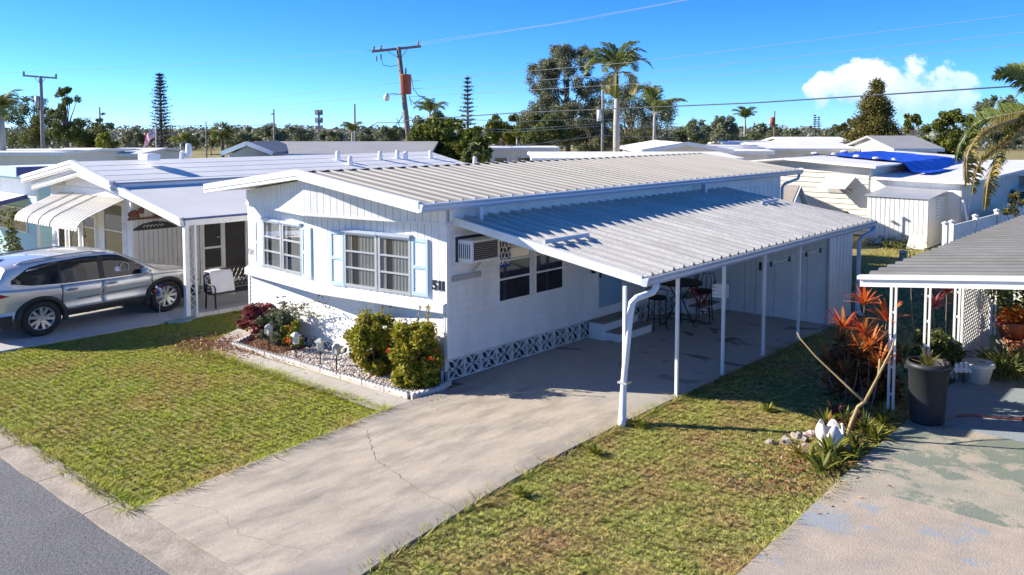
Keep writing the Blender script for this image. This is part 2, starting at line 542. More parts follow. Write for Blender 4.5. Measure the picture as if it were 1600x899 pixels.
def window(parent, p0, p1, u0, u1, z0, z1, rows, fw=0.05, depth=0.05, curtain='curtain', frame='alu', back='interior', splits=None, name='window'):
    """a window let into a wall frame: frame > panes, bars, curtain, panel painted dark as the unlit room"""
    X = frameM(p0, p1)
    f = MB(); f.X = X
    f.box(u0, 0, z0, u1, depth, z0 + fw); f.box(u0, 0, z1 - fw, u1, depth, z1)
    f.box(u0, 0, z0 + fw, u0 + fw, depth, z1 - fw); f.box(u1 - fw, 0, z0 + fw, u1, depth, z1 - fw)
    fo = f.build(name, frame, parent)
    b = MB(); b.X = X
    b.box(u0 + fw * 0.6, 0.014, z0 + fw * 0.6, u1 - fw * 0.6, 0.018, z1 - fw * 0.6)
    b.build('room_shade_panel', back, fo)  # thin panel on the wall, the room's darkness is in its colour
    if curtain:
        c = MB(); c.X = X
        w = u1 - u0 - 2 * fw
        spans = [(0.0, 0.2), (0.42, 1.0)] if curtain != 'curtain_dark' else [(0.0, 1.0)]
        for a, e in spans:
            n = max(3, int((e - a) * w / 0.075) * 2 + 1)
            pts = []
            for i in range(n):
                uu = u0 + fw + w * (a + (e - a) * i / (n - 1))
                pts.append((uu, 0.022 if i % 2 else 0.032))
            vs = [(x, y, z0 + fw) for x, y in pts] + [(x, y, z1 - fw) for x, y in pts]
            c.add(vs, [(i, i + 1, n + i + 1, n + i) for i in range(n - 1)])
        c.build('curtain', curtain, fo)
    H = (z1 - z0 - 2 * fw)
    ys = splits or [i / rows for i in range(1, rows)]
    lv = [0] + list(ys) + [1]
    bar = 0.035
    for i in range(len(lv) - 1):
        za = z0 + fw + H * lv[i] + (bar / 2 if i else 0); zb = z0 + fw + H * lv[i + 1] - (bar / 2 if i < len(lv) - 2 else 0)
        p = MB(); p.X = X
        p.add([(u0 + fw, 0.040, za), (u1 - fw, 0.040, za), (u1 - fw, 0.037, zb), (u0 + fw, 0.037, zb)], [(0, 1, 2, 3)])
        p.build('pane', 'glass', fo)
        if i < len(lv) - 2:
            q = MB(); q.X = X
            q.box(u0 + fw, 0.012, zb, u1 - fw, depth - 0.003, zb + bar)
            q.build('bar', frame, fo)
    return fo
# ================================================================ THE SETTING
def sheet(name, pts, z, mat, parent=None):
    b = MB(); b.add([(x, y, z) for x, y in pts], [tuple(range(len(pts)))])
    return b.build(name, mat, parent)

def slab(name, pts, z0, z1, mat, parent=None):
    b = MB(); b.prism(pts, z0, z1, lambda a, c, t: (a, c, t))
    return b.build(name, mat, parent)

GZ = -0.045
MAT['ground'] = M('ground_soil', (0.26, 0.235, 0.08), 0.95, var=0.35, vs=1.6, dirt=(0.28, 0.18, 0.09), dirt_amt=0.8, ds=0.9, bump=0.4, bs=30, piece=0)
struct(sheet('ground', [(-3500, -3500), (3500, -3500), (3500, 3500), (-3500, 3500)], GZ, 'ground'))
struct(sheet('road', [(-120, -14), (60, -14), (60, -6.47), (-120, -6.47)], GZ + 0.006, 'asphalt'))

# concrete gutter along the road, in poured lengths
gp = bpy.data.objects.new('gutter', None); COL.objects.link(gp); struct(gp)
edges = [-12.4, -9.6, -6.9, -5.3, -2.55, -0.95, 0.45, 3.42, 6.4, 9.4]
for a, c in zip(edges[:-1], edges[1:]):
    b = MB()
    n = 10
    top = []
    for i in range(n + 1):
        x = a + 0.008 + (c - a - 0.016) * i / n
        wob = 0.03 * noise.noise(Vector((x * 1.7, 3.3, 0)))
        top.append((x, -6.06 + 0.02 * noise.noise(Vector((x * 2.1, 9, 0))), -6.52 + wob))
    vs = []; fs = []
    for x, y1, y0 in top:
        vs += [(x, y0, GZ), (x, y0, GZ + 0.022), (x, (y0 + y1) / 2 - 0.05, GZ + 0.026), (x, y1, -0.004), (x, y1, GZ)]
    for i in range(n):
        for k in range(4):
            fs.append((i * 5 + k, i * 5 + k + 1, (i + 1) * 5 + k + 1, (i + 1) * 5 + k))
    fs.append((0, 1, 2, 3, 4)); fs.append(tuple(n * 5 + k for k in range(5)))
    b.add(vs, fs); b.build('gutter_section', 'gutter_conc', gp)

# main driveway, poured in slabs; tyre-worn concrete
def drive_mat():
    m = M('driveway_concrete', (0.53, 0.455, 0.36), 0.92, var=0.15, vs=2.6, dirt=(0.22, 0.20, 0.18), dirt_amt=0.9, ds=1.5, bump=0.3, bs=40, speck=0.28, speck_s=34, piece=0, stretch=(1.7, 0.55, 1))
    nt = m.node_tree
    b = nt.nodes['Principled BSDF']
    link = b.inputs['Base Color'].links[0].from_socket
    geo = nt.nodes.new('ShaderNodeNewGeometry')
    sp = nt.nodes.new('ShaderNodeSeparateXYZ'); nt.links.new(geo.outputs['Position'], sp.inputs[0])
    def mm(op, a, c=None, cl=False):
        n = nt.nodes.new('ShaderNodeMath'); n.operation = op; n.use_clamp = cl
        for i, x in enumerate((a, c)):
            if x is None: continue
            if isinstance(x, (int, float)): n.inputs[i].default_value = x
            else: nt.links.new(x, n.inputs[i])
        return n.outputs[0]
    nz = nt.nodes.new('ShaderNodeTexNoise'); nz.inputs['Scale'].default_value = 1.3; nz.inputs['Detail'].default_value = 6
    nt.links.new(geo.outputs['Position'], nz.inputs['Vector'])
    # grey mildew that has crept in from both edges
    d = mm('ABSOLUTE', mm('SUBTRACT', sp.outputs[0], 2.05))
    e = mm('SUBTRACT', mm('ADD', mm('MULTIPLY', d, 1.0), mm('MULTIPLY', nz.outputs['Fac'], 1.6)), 1.95)
    col = _mix(nt, mm('MULTIPLY', mm('MULTIPLY', e, 1.8, True), 0.75), link, (0.26, 0.245, 0.235))
    # greyer floor further back
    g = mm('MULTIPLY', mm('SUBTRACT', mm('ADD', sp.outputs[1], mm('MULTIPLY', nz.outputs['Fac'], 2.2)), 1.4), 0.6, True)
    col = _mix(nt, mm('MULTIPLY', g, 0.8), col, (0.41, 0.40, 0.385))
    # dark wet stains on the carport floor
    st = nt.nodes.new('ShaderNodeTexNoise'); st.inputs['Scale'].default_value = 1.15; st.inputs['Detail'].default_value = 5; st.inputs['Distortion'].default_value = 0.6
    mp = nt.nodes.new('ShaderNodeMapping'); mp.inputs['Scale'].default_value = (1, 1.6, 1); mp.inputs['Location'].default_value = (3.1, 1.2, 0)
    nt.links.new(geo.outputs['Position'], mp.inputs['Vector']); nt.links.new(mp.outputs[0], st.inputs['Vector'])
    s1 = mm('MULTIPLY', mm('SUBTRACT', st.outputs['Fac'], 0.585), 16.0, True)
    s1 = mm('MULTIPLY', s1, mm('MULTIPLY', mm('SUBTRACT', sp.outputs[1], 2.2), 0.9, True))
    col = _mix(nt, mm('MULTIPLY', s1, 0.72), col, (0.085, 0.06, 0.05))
    nt.links.new(col, b.inputs['Base Color'])
    return m
MAT['drive'] = drive_mat()
dp = bpy.data.objects.new('driveway', None); COL.objects.link(dp); struct(dp)
def slabc(pts):
    return slab('concrete_slab', pts, GZ - 0.05, 0.0, 'drive', dp)
slabc([(0.80, -6.045), (0.72, -5.2), (0.60, -4.3), (0.47, -3.0), (0.30, -1.9), (0.28, -1.1), (0.30, 0.085), (3.56, 0.055), (3.585, -0.8), (3.62, -1.86), (3.70, -2.7), (3.84, -3.8), (3.97, -4.8), (4.10, -5.4), (4.40, -6.045)])
slabc([(0.012, 0.10), (0.012, 4.9), (3.55, 4.9), (3.55, 0.07)])
slabc([(0.012, 4.912), (0.012, 10.6), (3.55, 10.6), (3.55, 4.912)])
# the crack across the driveway and two finer ones
def crack(pts, w, seed):
    rs = random.Random(seed)
    P = []
    for (a, c) in zip(pts[:-1], pts[1:]):
        for i in range(9):
            t = i / 9
            P.append((a[0] + (c[0] - a[0]) * t + rs.uniform(-.02, .02), a[1] + (c[1] - a[1]) * t + rs.uniform(-.03, .03)))
    P.append(pts[-1])
    vs = []; fs = []
    for i, (x, y) in enumerate(P):
        q = P[min(i + 1, len(P) - 1)]; p = P[max(i - 1, 0)]
        d = Vector((q[0] - p[0], q[1] - p[1], 0)).normalized(); nn = Vector((-d.y, d.x, 0))
        ww = w * rs.uniform(0.3, 1.3)
        vs += [Vector((x, y, 0.003)) + nn * ww, Vector((x, y, 0.003)) - nn * ww]
    for i in range(len(P) - 1):
        fs.append((2 * i, 2 * i + 1, 2 * i + 3, 2 * i + 2))
    MB().add(vs, fs).build('crack', 'crack', dp)
crack([(0.85, -2.55), (1.25, -2.82), (1.9, -3.22), (2.5, -3.36), (3.1, -3.52), (3.83, -3.56)], 0.0045, 1)
crack([(1.0, -5.7), (1.6, -5.45), (2.4, -5.62), (3.3, -5.35)], 0.0018, 2)
crack([(1.8, -0.55), (2.3, -0.5), (2.9, -0.62)], 0.003, 3)

# walkway of square slabs along the flower bed
wp = bpy.data.objects.new('walkway', None); COL.objects.link(wp); struct(wp)
for pts in ([(-1.28, -1.74), (-1.28, -1.13), (0.272, -1.13), (0.29, -1.80)],
            [(-2.62, -1.74), (-2.62, -1.18), (-1.292, -1.18), (-1.292, -1.74)],
            [(-3.95, -1.72), (-3.95, -1.22), (-2.632, -1.20), (-2.632, -1.74)],
            [(-5.15, -1.64), (-5.0, -1.22), (-3.962, -1.22), (-3.962, -1.72)],
            [(-5.9, -1.15), (-5.45, -0.85), (-5.02, -1.2), (-5.16, -1.63)],
            [(-6.55, -0.2), (-6.0, -0.1), (-5.46, -0.84), (-5.91, -1.14)]):
    slab('paving_slab', pts, GZ - 0.03, -0.008, 'walk', wp)

# ================================================================ MAIN HOUSE
H1 = thing('mobile_home', 'white mobile home with bowed front, pale blue shutters and ribbed metal roof', 'house', (0, 0, 0))
LEN = 14.1
XL = -6.35
RXC, RZP, RXE, RZE, RXW = -3.25, 3.70, 0.20, 3.27, -6.70
YF, YB = -0.85, 15.1
PRW = -0.33                                   # how far the window wall bows out
WA, WC_, WB = (XL, 0), (-3.17, PRW), (0, 0)

def rz(x):
    return RZP - (RZP - RZE) * abs(x - RXC) / (RXE - RXC)

# body behind the boards
b = MB()
b.box(XL + 0.03, 0.03, 0.39, -0.03, LEN - 0.02, 2.88)
b.box(XL + 0.03, 0.035, -0.3, -0.08, LEN - 0.02, 0.389)
b.prism([(XL + 0.03, 2.88), (-0.03, 2.88), (-0.03, rz(0) - 0.16), (RXC, RZP - 0.16), (XL + 0.03, rz(XL) - 0.16)], 0.03, LEN - 0.02, lambda a, c, t: (a, t, c))
b.build('wall', 'siding', H1)
# lower front: lap boards
lap(H1, (XL, 0), (0, 0), 0.20, 1.26, 0.096, 'siding')
# long side wall: lap boards, then upright sheets beyond the carport
lap(H1, (0, 0), (0, 10.35), 0.395, 2.86, 0.145, 'siding', proud=0.008)
planks(H1, (0, 10.36), (0, LEN), 0.30, 2.88, 0.28, 'siding', gap=0.02)
# corner strips
for pts in ((-0.05, -0.03, -0.02, 0.022), (XL - 0.022, -0.022, XL + 0.045, 0.02)):
    MB().box(pts[0] if pts[0] < 0 else 0, pts[1], 0.18, pts[2] if len(pts) > 2 else 0, 0.03, 1.24).build('corner_strip', 'trim', H1)
MB().box(-0.012, -0.024, 0.396, 0.024, 0.05, 2.87).build('corner_strip', 'trim', H1)
# bowed wall with the windows: backing, then upright boards
b = MB()
b.prism([(XL, 0.03), (XL, -0.002), (-3.17, PRW + 0.012), (0.0, -0.002), (0.0, 0.03)], 1.28, 2.88, lambda a, c, t: (a, c, t))
b.build('front_wall', 'siding', H1)
planks(H1, WA, WC_, 1.40, 2.86, 0.165, 'siding', gap=0.014, proud=0.016)
planks(H1, WC_, WB, 1.40, 2.86, 0.165, 'siding', gap=0.014, proud=0.016)
# sill ledge
b = MB()
SL = [(XL - 0.03, 0.03), (XL - 0.03, -0.10), (-3.17, PRW - 0.13), (0.0, -0.10), (0.0, 0.03)]
b.prism(SL, 1.255, 1.40, lambda a, c, t: (a, c, t))
b.build('sill_ledge', 'trim', H1)
MB().add([(XL - 0.02, -0.105, 1.40), (-3.17, PRW - 0.135, 1.40), (-3.17, PRW - 0.01, 1.44), (XL - 0.02, -0.01, 1.44), (0.0, -0.105, 1.40), (0.0, -0.01, 1.44)], [(0, 1, 2, 3), (1, 4, 5, 2)]).build('sill_flashing', 'trim', H1)
# gable valance: a second, deeper bow under the roof edge
PG = -0.68
GA, GC, GB = (XL - 0.0, -0.03), (-3.25, PG), (0.02, -0.03)
LGa, LGb = wlen(GA, GC), wlen(GC, GB)
gz = lambda x: rz(x) - 0.165
planks(H1, GA, GC, 2.86, lambda u: gz(GA[0] + (GC[0] - GA[0]) * u / LGa), 0.165, 'siding', gap=0.014, proud=0.012, name='gable_plank')
planks(H1, GC, GB, 2.86, lambda u: gz(GC[0] + (GB[0] - GC[0]) * u / LGb), 0.165, 'siding', gap=0.014, proud=0.012, name='gable_plank')
b = MB()
b.prism([(GA[0], 0.0), (GA[0], GA[1] + 0.012), (GC[0], GC[1] + 0.012), (GB[0], GB[1] + 0.012), (GB[0], 0.0)], 2.862, 2.875, lambda a, c, t: (a, c, t))
for (p, q) in ((GA, GC), (GC, GB)):
    for i in range(10):
        t0, t1 = i / 10, (i + 1) / 10
        x0 = p[0] + (q[0] - p[0]) * t0; x1 = p[0] + (q[0] - p[0]) * t1
        y0 = p[1] + (q[1] - p[1]) * t0 + 0.004; y1 = p[1] + (q[1] - p[1]) * t1 + 0.004
        b.add([(x0, y0, 2.87), (x1, y1, 2.87), (x1, y1, gz(x1)), (x0, y0, gz(x0))], [(0, 1, 2, 3)])
b.build('gable', 'siding', H1)
b = MB()
for p, q in ((GA, GC), (GC, GB)):
    b.beam((p[0], p[1] - 0.016, 2.85), (q[0], q[1] - 0.016, 2.85), 0.03, 0.035)
b.build('valance_trim', 'trim', H1)

# windows and shutters
window(H1, WC_, WB, 0.655, 1.525, 1.49, 2.545, 3, depth=0.055)
window(H1, WC_, WB, 1.565, 2.375, 1.49, 2.545, 3, depth=0.055)
window(H1, WA, WC_, 0.80, 1.595, 1.52, 2.55, 3, depth=0.055)
window(H1, WA, WC_, 1.655, 2.45, 1.52, 2.55, 3, depth=0.055)
for p, q, a, c in ((WC_, WB, 0.64, 1.54), (WC_, WB, 1.55, 2.39), (WA, WC_, 0.79, 1.61), (WA, WC_, 1.64, 2.46)):
    b = MB(); b.X = frameM(p, q); b.box(a, 0.016, 2.545, c, 0.105, 2.60); b.build('window_hood', 'gutter', H1)
def shutter(p, q, a, c, z0, z1):
    X = frameM(p, q); d0, d1 = 0.016, 0.055
    f = MB(); f.X = X; w = 0.055; zm = (z0 + z1) / 2
    f.box(a, d0, z0, a + w, d1, z1); f.box(c - w, d0, z0, c, d1, z1)
    f.box(a + w, d0, z0, c - w, d1, z0 + w * 1.3); f.box(a + w, d0, z1 - w * 1.3, c - w, d1, z1); f.box(a + w, d0, zm - 0.03, c - w, d1, zm + 0.03)
    fo = f.build('shutter', 'blue', H1)
    l = MB(); l.X = X
    for za, zb in ((z0 + w * 1.3, zm - 0.03), (zm + 0.03, z1 - w * 1.3)):
        n = 13
        for i in range(n):
            za1 = za + (zb - za) * (i + 0.1) / n; zb1 = za + (zb - za) * (i + 0.95) / n
            l.hexa([(a + w, d0 + 0.008, za1), (c - w, d0 + 0.008, za1), (c - w, d0 + 0.03, za1 - 0.004), (a + w, d0 + 0.03, za1 - 0.004),
                    (a + w, d0 + 0.002, zb1), (c - w, d0 + 0.002, zb1), (c - w, d0 + 0.008, zb1), (a + w, d0 + 0.008, zb1)])
    l.build('louvers', 'paleblue', fo)
shutter(WC_, WB, 0.27, 0.64, 1.47, 2.55)
shutter(WC_, WB, 2.395, 2.785, 1.50, 2.55)
shutter(WA, WC_, 0.42, 0.785, 1.51, 2.53)
shutter(WA, WC_, 2.465, 2.83, 1.49, 2.54)

# house number
def text_part(s, size, X, mat, parent, name, depth=0.02, bold=0.0):
    cu = bpy.data.curves.new(name, 'FONT'); cu.body = s; cu.size = size; cu.extrude = depth / 2; cu.offset = bold
    cu.align_x = 'LEFT'
    t = bpy.data.objects.new(name, cu); COL.objects.link(t)
    bpy.context.view_layer.update()
    me = bpy.data.meshes.new_from_object(t.evaluated_get(bpy.context.evaluated_depsgraph_get()))
    bpy.data.objects.remove(t)
    me.transform(X)
    me.materials.clear(); me.materials.append(MAT[mat])
    o = bpy.data.objects.new(name, me); COL.objects.link(o); o.parent = parent
    return o
FX = frameM(WC_, WB)
def face(u, n, z):        # text plane: x along wall, y up
    return FX @ Matrix(((1, 0, 0, u), (0, 0, 1, n), (0, 1, 0, z), (0, 0, 0, 1)))
u = 2.865
for ch, w in (('5', 0.135), ('1', 0.085), ('1', 0.085)):
    text_part(ch, 0.235, face(u - (0.02 if ch == '1' else 0), 0.026, 1.655), 'black', H1, 'house_number', bold=0.007)
    u += w
# wire script ornament by the left corner
b = MB(); b.X = frameM(WA, WC_)
for k, (u0, s) in enumerate(((0.06, .07), (0.15, .05), (0.22, .06))):
    b.tube([(u0 + s * 0.5 * math.cos(t * 0.55 + k) + 0.012 * t * 0.3, 0.03, 1.77 + s * math.sin(t * 0.55 + k)) for t in range(14)], 0.006, 5)
b.build('wire_ornament', 'greymetal', H1)

# side window behind the carport
SA, SB = (0.008, 0), (0.008, 10)
wo1 = window(H1, SA, SB, 1.30, 2.30, 1.21, 2.45, 3, curtain='curtain_dark', frame='trim', splits=[0.36, 0.67])
wo2 = window(H1, SA, SB, 2.40, 3.36, 1.21, 2.45, 3, curtain='curtain_dark', frame='trim', splits=[0.36, 0.67])
# white scrollwork in the upper left pane
b = MB(); b.X = frameM(SA, SB)
for j in range(4):
    for i in range(3):
        cx0, cz0 = 1.40 + i * 0.10 + (0.05 if j % 2 else 0), 2.02 + j * 0.105
        b.tube([(cx0 + 0.045 * math.cos(t), 0.044, cz0 + 0.06 * math.sin(t) * (1 if i % 2 else -1)) for t in [k * 0.6 for k in range(9)]], 0.009, 5)
b.build('scrollwork', 'trim', wo1)

# window air conditioner with its board and drip tray
ac = thing('air_conditioner', 'white window air conditioner sticking out of the shaded side wall', 'air conditioner', (0, 0, 0))
b = MB(); b.X = frameM(SA, SB)
b.box(0.14, 0, 2.08, 1.10, 0.02, 2.14); b.box(0.14, 0, 2.60, 1.10, 0.02, 2.66); b.box(0.14, 0, 2.14, 0.19, 0.02, 2.60); b.box(1.05, 0, 2.14, 1.10, 0.02, 2.60)
b.build('casing', 'trim', ac)
b = MB(); b.X = frameM(SA, SB); b.box(0.19, 0.002, 2.14, 1.05, 0.008, 2.60); b.build('opening_shade_panel', 'void', ac)  # dark panel, shade of the gap round the cabinet painted on
b = MB(); b.X = frameM(SA, SB)
b.box(0.26, 0.01, 2.15, 0.98, 0.36, 2.55)
b.build('cabinet', 'trim', ac, bevel=0.01)
g = MB(); g.X = frameM(SA, SB); g.box(0.31, 0.361, 2.19, 0.94, 0.366, 2.51); g.build('grille', 'screen', ac)
g = MB(); g.X = frameM(SA, SB)
for i in range(9):
    z = 2.20 + i * 0.036; g.box(0.32, 0.367, z, 0.93, 0.372, z + 0.007)
g.build('grille_bars', 'greymetal', ac)
g = MB(); g.X = frameM(SA, SB)
for i in range(6):
    y = 0.05 + i * 0.05; g.box(0.255, y, 2.22, 0.259, y + 0.018, 2.48)
g.build('side_vents', 'screen', ac)
b = MB(); b.X = frameM(SA, SB)
b.beam((0.62, 0.03, 1.93), (0.62, 0.25, 2.14), 0.03, 0.03); b.box(0.12, 0.008, 1.80, 0.86, 0.03, 1.90)
b.build('bracket', 'grey_trim', ac)

# storm door and the light door jambs
def door(y0, y1, z0, z1, glass0, glass1):
    b = MB(); b.X = frameM(SA, SB)
    b.box(y0, 0, z0, y0 + 0.09, 0.05, z1); b.box(y1 - 0.09, 0, z0, y1, 0.05, z1); b.box(y0 + 0.09, 0, z1 - 0.09, y1 - 0.09, 0.05, z1); b.box(y0 + 0.09, 0, z0, y1 - 0.09, 0.04, glass0)
    d = b.build('door', 'trim', H1)
    b = MB(); b.X = frameM(SA, SB); b.box(y0 + 0.09, 0.004, glass0, y1 - 0.09, 0.03, glass1); b.build('door_panel', 'doorblue', d)
    b = MB(); b.X = frameM(SA, SB); b.box(y0 + 0.11, 0.03, 1.28, y0 + 0.15, 0.075, 1.44); b.build('door_handle', 'black', d)
door(4.52, 5.62, 0.40, 2.48, 0.60, 2.38)
door(8.02, 8.86, 0.40, 2.48, 0.60, 2.38)
b = MB(); b.X = frameM(SA, SB); b.lathe([(0.0, -0.06), (0.05, -0.05), (0.06, 0.03), (0.03, 0.07), (0, 0.08)], 10, (4.40, 0.06, 1.46)); b.build('wall_lamp', 'black', H1)

# ventilated foundation blocks: square frame with four leaf shapes crossing
def block_mesh(w, h, t):
    b = MB()
    e = 0.022
    b.box(0.003, -t, 0.003, w - 0.003, 0, e); b.box(0.003, -t, h - e, w - 0.003, 0, h - 0.003)
    b.box(0.003, -t, e, e, 0, h - e); b.box(w - e, -t, e, w - 0.003, 0, h - e)
    cx_, cz_ = w / 2, h / 2
    for sx, sz in ((1, 1), (1, -1), (-1, 1), (-1, -1)):
        for bend in (0.15, -0.15):
            P = []
            for i in range(7):
                tt = i / 6
                x = cx_ + sx * (w / 2 - e) * tt; z = cz_ + sz * (h / 2 - e) * tt
                off = bend * 1.15 * math.sin(PI * tt) * w
                P.append((x + off * sz * 0.6, z - off * sx * 0.6))
            for i in range(6):
                b.beam((P[i][0], -t * 0.5, P[i][1]), (P[i + 1][0], -t * 0.5, P[i + 1][1]), 0.024, t * 0.75, up=(0, 1, 0))
    return b.mesh('breeze_block', 'block')
BW, BH = 0.4425, 0.385
bm_side = block_mesh(BW, BH, 0.07)
for i in range(23):
    o = obj('breeze_block', bm_side, H1, (0.075, 0.005 + i * BW, 0.004)); o.rotation_euler = (0, 0, PI / 2)
    o.location.x = -0.062
for i in range(14):
    obj('breeze_block', bm_side, H1, (XL + 0.06 + i * BW, -0.004 + 0.02, -0.19))
MB().box(-0.078, 0.012, -0.1, -0.074, 10.2, 0.39).build('crawl_shade_sheet', 'void', H1)  # thin sheet, painted blue-black for the shade behind the blocks
MB().box(XL + 0.03, 0.028, -0.25, -0.05, 0.029, 0.19).build('crawl_shade_sheet', 'void', H1)  # same painted shade behind the front blocks

# roof: one object per metal panel on the slope in view, a plain sheet on the far slope
def panel_mesh():
    b = MB()
    p = 0.336; w = 0.02; hgt = 0.032
    prof = [(0, 0), (p - w * 2, 0), (p - w * 1.5, hgt), (p - w * 0.5, hgt), (p, 0)]
    for (a, za), (c, zc) in zip(prof[:-1], prof[1:]):
        b.add([(RXC, a, RZP + za), (RXC, c, RZP + zc), (RXE + 0.02, c, RZE + zc), (RXE + 0.02, a, RZE + za)], [(0, 1, 2, 3)])
    b.add([(RXE + 0.02, q, RZE + z) for q, z in prof], [(0, 1, 2, 3, 4)])
    return b.mesh('roof_panel', 'metal_roof')
pm = panel_mesh()
for i in range(47):
    obj('roof_panel', pm, H1, (0, YF + 0.05 + i * 0.336, 0))
b = MB()
b.add([(RXC, YF, RZP), (RXC, YB, RZP), (RXW, YB, RZE), (RXW, YF, RZE)], [(0, 1, 2, 3)])
b.add([(RXC, YF, RZP - .14), (RXC, YB, RZP - .14), (RXW + .02, YB, RZE - .13), (RXW + .02, YF, RZE - .13)], [(3, 2, 1, 0)])
b.add([(RXC, YF, RZP - .14), (RXE, YF, RZE - .13), (RXE, YB, RZE - .13), (RXC, YB, RZP - .14)], [(0, 1, 2, 3)])
b.build('roof_deck', 'trim', H1)
b = MB()
for i in range(0, 47):
    y = YF + 0.05 + i * 0.336
    b.add([(RXC - 0.17, y + 0.02, RZP + 0.0), (RXC + 0.10, y + 0.02, RZP + 0.02), (RXC + 0.10, y + 0.30, RZP + 0.02), (RXC - 0.17, y + 0.30, RZP + 0.0)], [(0, 1, 2, 3)])
b.build('ridge_cap', 'metal_roof', H1)
# front rake fascia, stepped
b = MB()
for (x0, z0), (x1, z1) in (((RXW, RZE), (RXC, RZP)), ((RXC, RZP), (RXE + 0.02, RZE))):
    for a, c, d in ((0.045, -0.075, 0.03), (-0.075, -0.10, 0.012), (-0.10, -0.15, 0.022)):
        b.hexa([(x0, YF - d, z0 + c), (x1, YF - d, z1 + c), (x1, YF + 0.05, z1 + c), (x0, YF + 0.05, z0 + c), (x0, YF - d, z0 + a), (x1, YF - d, z1 + a), (x1, YF + 0.05, z1 + a), (x0, YF + 0.05, z0 + a)])
b.build('rake_fascia', 'trim', H1)
# gutter along the eave and the frieze board below it
b = MB()
prof = [(0.02, -0.14), (0.075, -0.14), (0.10, -0.09), (0.10, -0.06), (0.125, -0.02), (0.125, 0.0), (0.02, 0.0)]
b.prism([(RXE + a, RZE + c) for a, c in prof], YF - 0.02, YB, lambda a, c, t: (a, t, c))
b.build('eave_gutter', 'gutter', H1)
MB().box(-0.005, 0.06, 2.885, 0.016, LEN, 3.14).build('frieze_board', 'siding', H1)
b = MB()
b.box(RXE - 0.02, 0.55, 2.84, RXE + 0.10, 0.64, 3.13); b.build('gutter_outlet', 'gutter', H1)
b = MB(); b.box(RXE - 0.02, 8.9, 2.80, RXE + 0.10, 9.0, 3.13); b.build('gutter_outlet', 'gutter', H1)
b = MB(); b.tube([(RXE + 0.06, 14.9, 3.13), (RXE + 0.05, 14.85, 3.0), (0.06, 14.3, 2.86), (0.05, 14.15, 2.75), (0.05, 14.14, 0.2)], 0.045, 8); b.build('downspout', 'gutter', H1, smooth=True)

# ================================================================ CARPORT
CP = thing('carport', 'lean-to carport with grey corrugated roof on thin white posts beside the white home', 'carport', (3.5, 0.4, 0))
def CB(mb, name, mat, parent=None, **k):
    for i, v in enumerate(mb.v):
        mb.v[i] = v - Vector((3.5, 0.4, 0))
    return mb.build(name, mat, parent or CP, **k)
NP_ = 32
ZT, ZL = 2.925, 2.205
ZL1 = 2.23
def cpt(s, t, dz=0):      # s along the slope 0..1, t along the length 0..1
    y = (0.17 + (10.42 - 0.17) * t) * (1 - s) + (0.72 + (11.36 - 0.72) * t) * s
    x = 0.03 + (3.62 - 0.03) * s
    z = ZT * (1 - s) + (ZL * (1 - t) + ZL1 * t) * s + dz
    return (x, y, z)
for i in range(NP_):
    b = MB()
    t0, t1 = i / NP_, (i + 1) / NP_
    fr = [(0, 0), (0.34, 0), (0.40, .022), (0.46, 0), (0.74, 0), (0.79, 0.052), (0.92, 0.052), (1.0, 0)]
    for (a, za), (c, zc) in zip(fr[:-1], fr[1:]):
        ta, tc_ = t0 + (t1 - t0) * a, t0 + (t1 - t0) * c
        n = 2
        b.add([cpt(0, ta, za), cpt(0, tc_, zc), cpt(1, tc_, zc), cpt(1, ta, za)], [(0, 1, 2, 3)])
    CB(b, 'roof_panel', 'carport_roof')
    b = MB(); b.add([cpt(0.01, t0 + .0008, -0.012), cpt(0.01, t1 - .0008, -0.012), cpt(0.985, t1 - .0008, -0.012), cpt(0.985, t0 + .0008, -0.012)], [(0, 1, 2, 3)])
    CB(b, 'added_underside', 'siding')  # white underside as its own layer, added to bounce light into the carport
b = MB()
for i in range(4):
    pass
P0, P1 = Vector(cpt(-0.02, 0)), Vector(cpt(1.0, 0))
b.hexa([P0 + Vector((0, -0.03, -0.10)), P1 + Vector((0, -0.03, -0.12)), P1 + Vector((0, 0.03, -0.12)), P0 + Vector((0, 0.03, -0.10)),
        P0 + Vector((0, -0.03, 0.035)), P1 + Vector((0, -0.03, 0.035)), P1 + Vector((0, 0.03, 0.035)), P0 + Vector((0, 0.03, 0.035))])
CB(b, 'front_fascia', 'trim')
b = MB()
P0, P1 = Vector(cpt(1, 0)), Vector(cpt(1, 1.0))
prof = [(0.0, -0.13), (0.08, -0.13), (0.10, -0.09), (0.10, -0.05), (0.12, -0.01), (0.12, 0.02), (0.0, -0.012)]
n = len(prof)
vs = [P0 + Vector((a, -0.03, c)) for a, c in prof] + [P1 + Vector((a, 0, c)) for a, c in prof]
b.add(vs, [tuple(range(n)), tuple(range(2 * n - 1, n - 1, -1))] + [(i, n + i, n + (i + 1) % n, (i + 1) % n) for i in range(n)])
CB(b, 'eave_gutter', 'gutter')
b = MB()
P0, P1 = Vector(cpt(1, 1)), Vector(cpt(0, 1))
b.beam(P0 + Vector((0, .01, -0.04)), P1 + Vector((0, .01, -0.04)), 0.03, 0.12)
CB(b, 'rear_fascia', 'trim')
for y in (0.40, 2.01, 3.68, 5.41, 7.14):
    b = MB()
    z1 = ZL - 0.10
    b.box(3.475, y - 0.025, -0.002, 3.525, y + 0.025, z1)
    po = CB(b, 'post', 'trim')
    b = MB(); b.box(3.44, y - 0.05, 0.0, 3.56, y + 0.05, 0.012); CB(b, 'post_foot', 'alu', po)
# beam under the low edge
b = MB(); b.box(3.475, 0.75, ZL - 0.10, 3.525, 11.2, ZL - 0.035); CB(b, 'beam', 'trim')
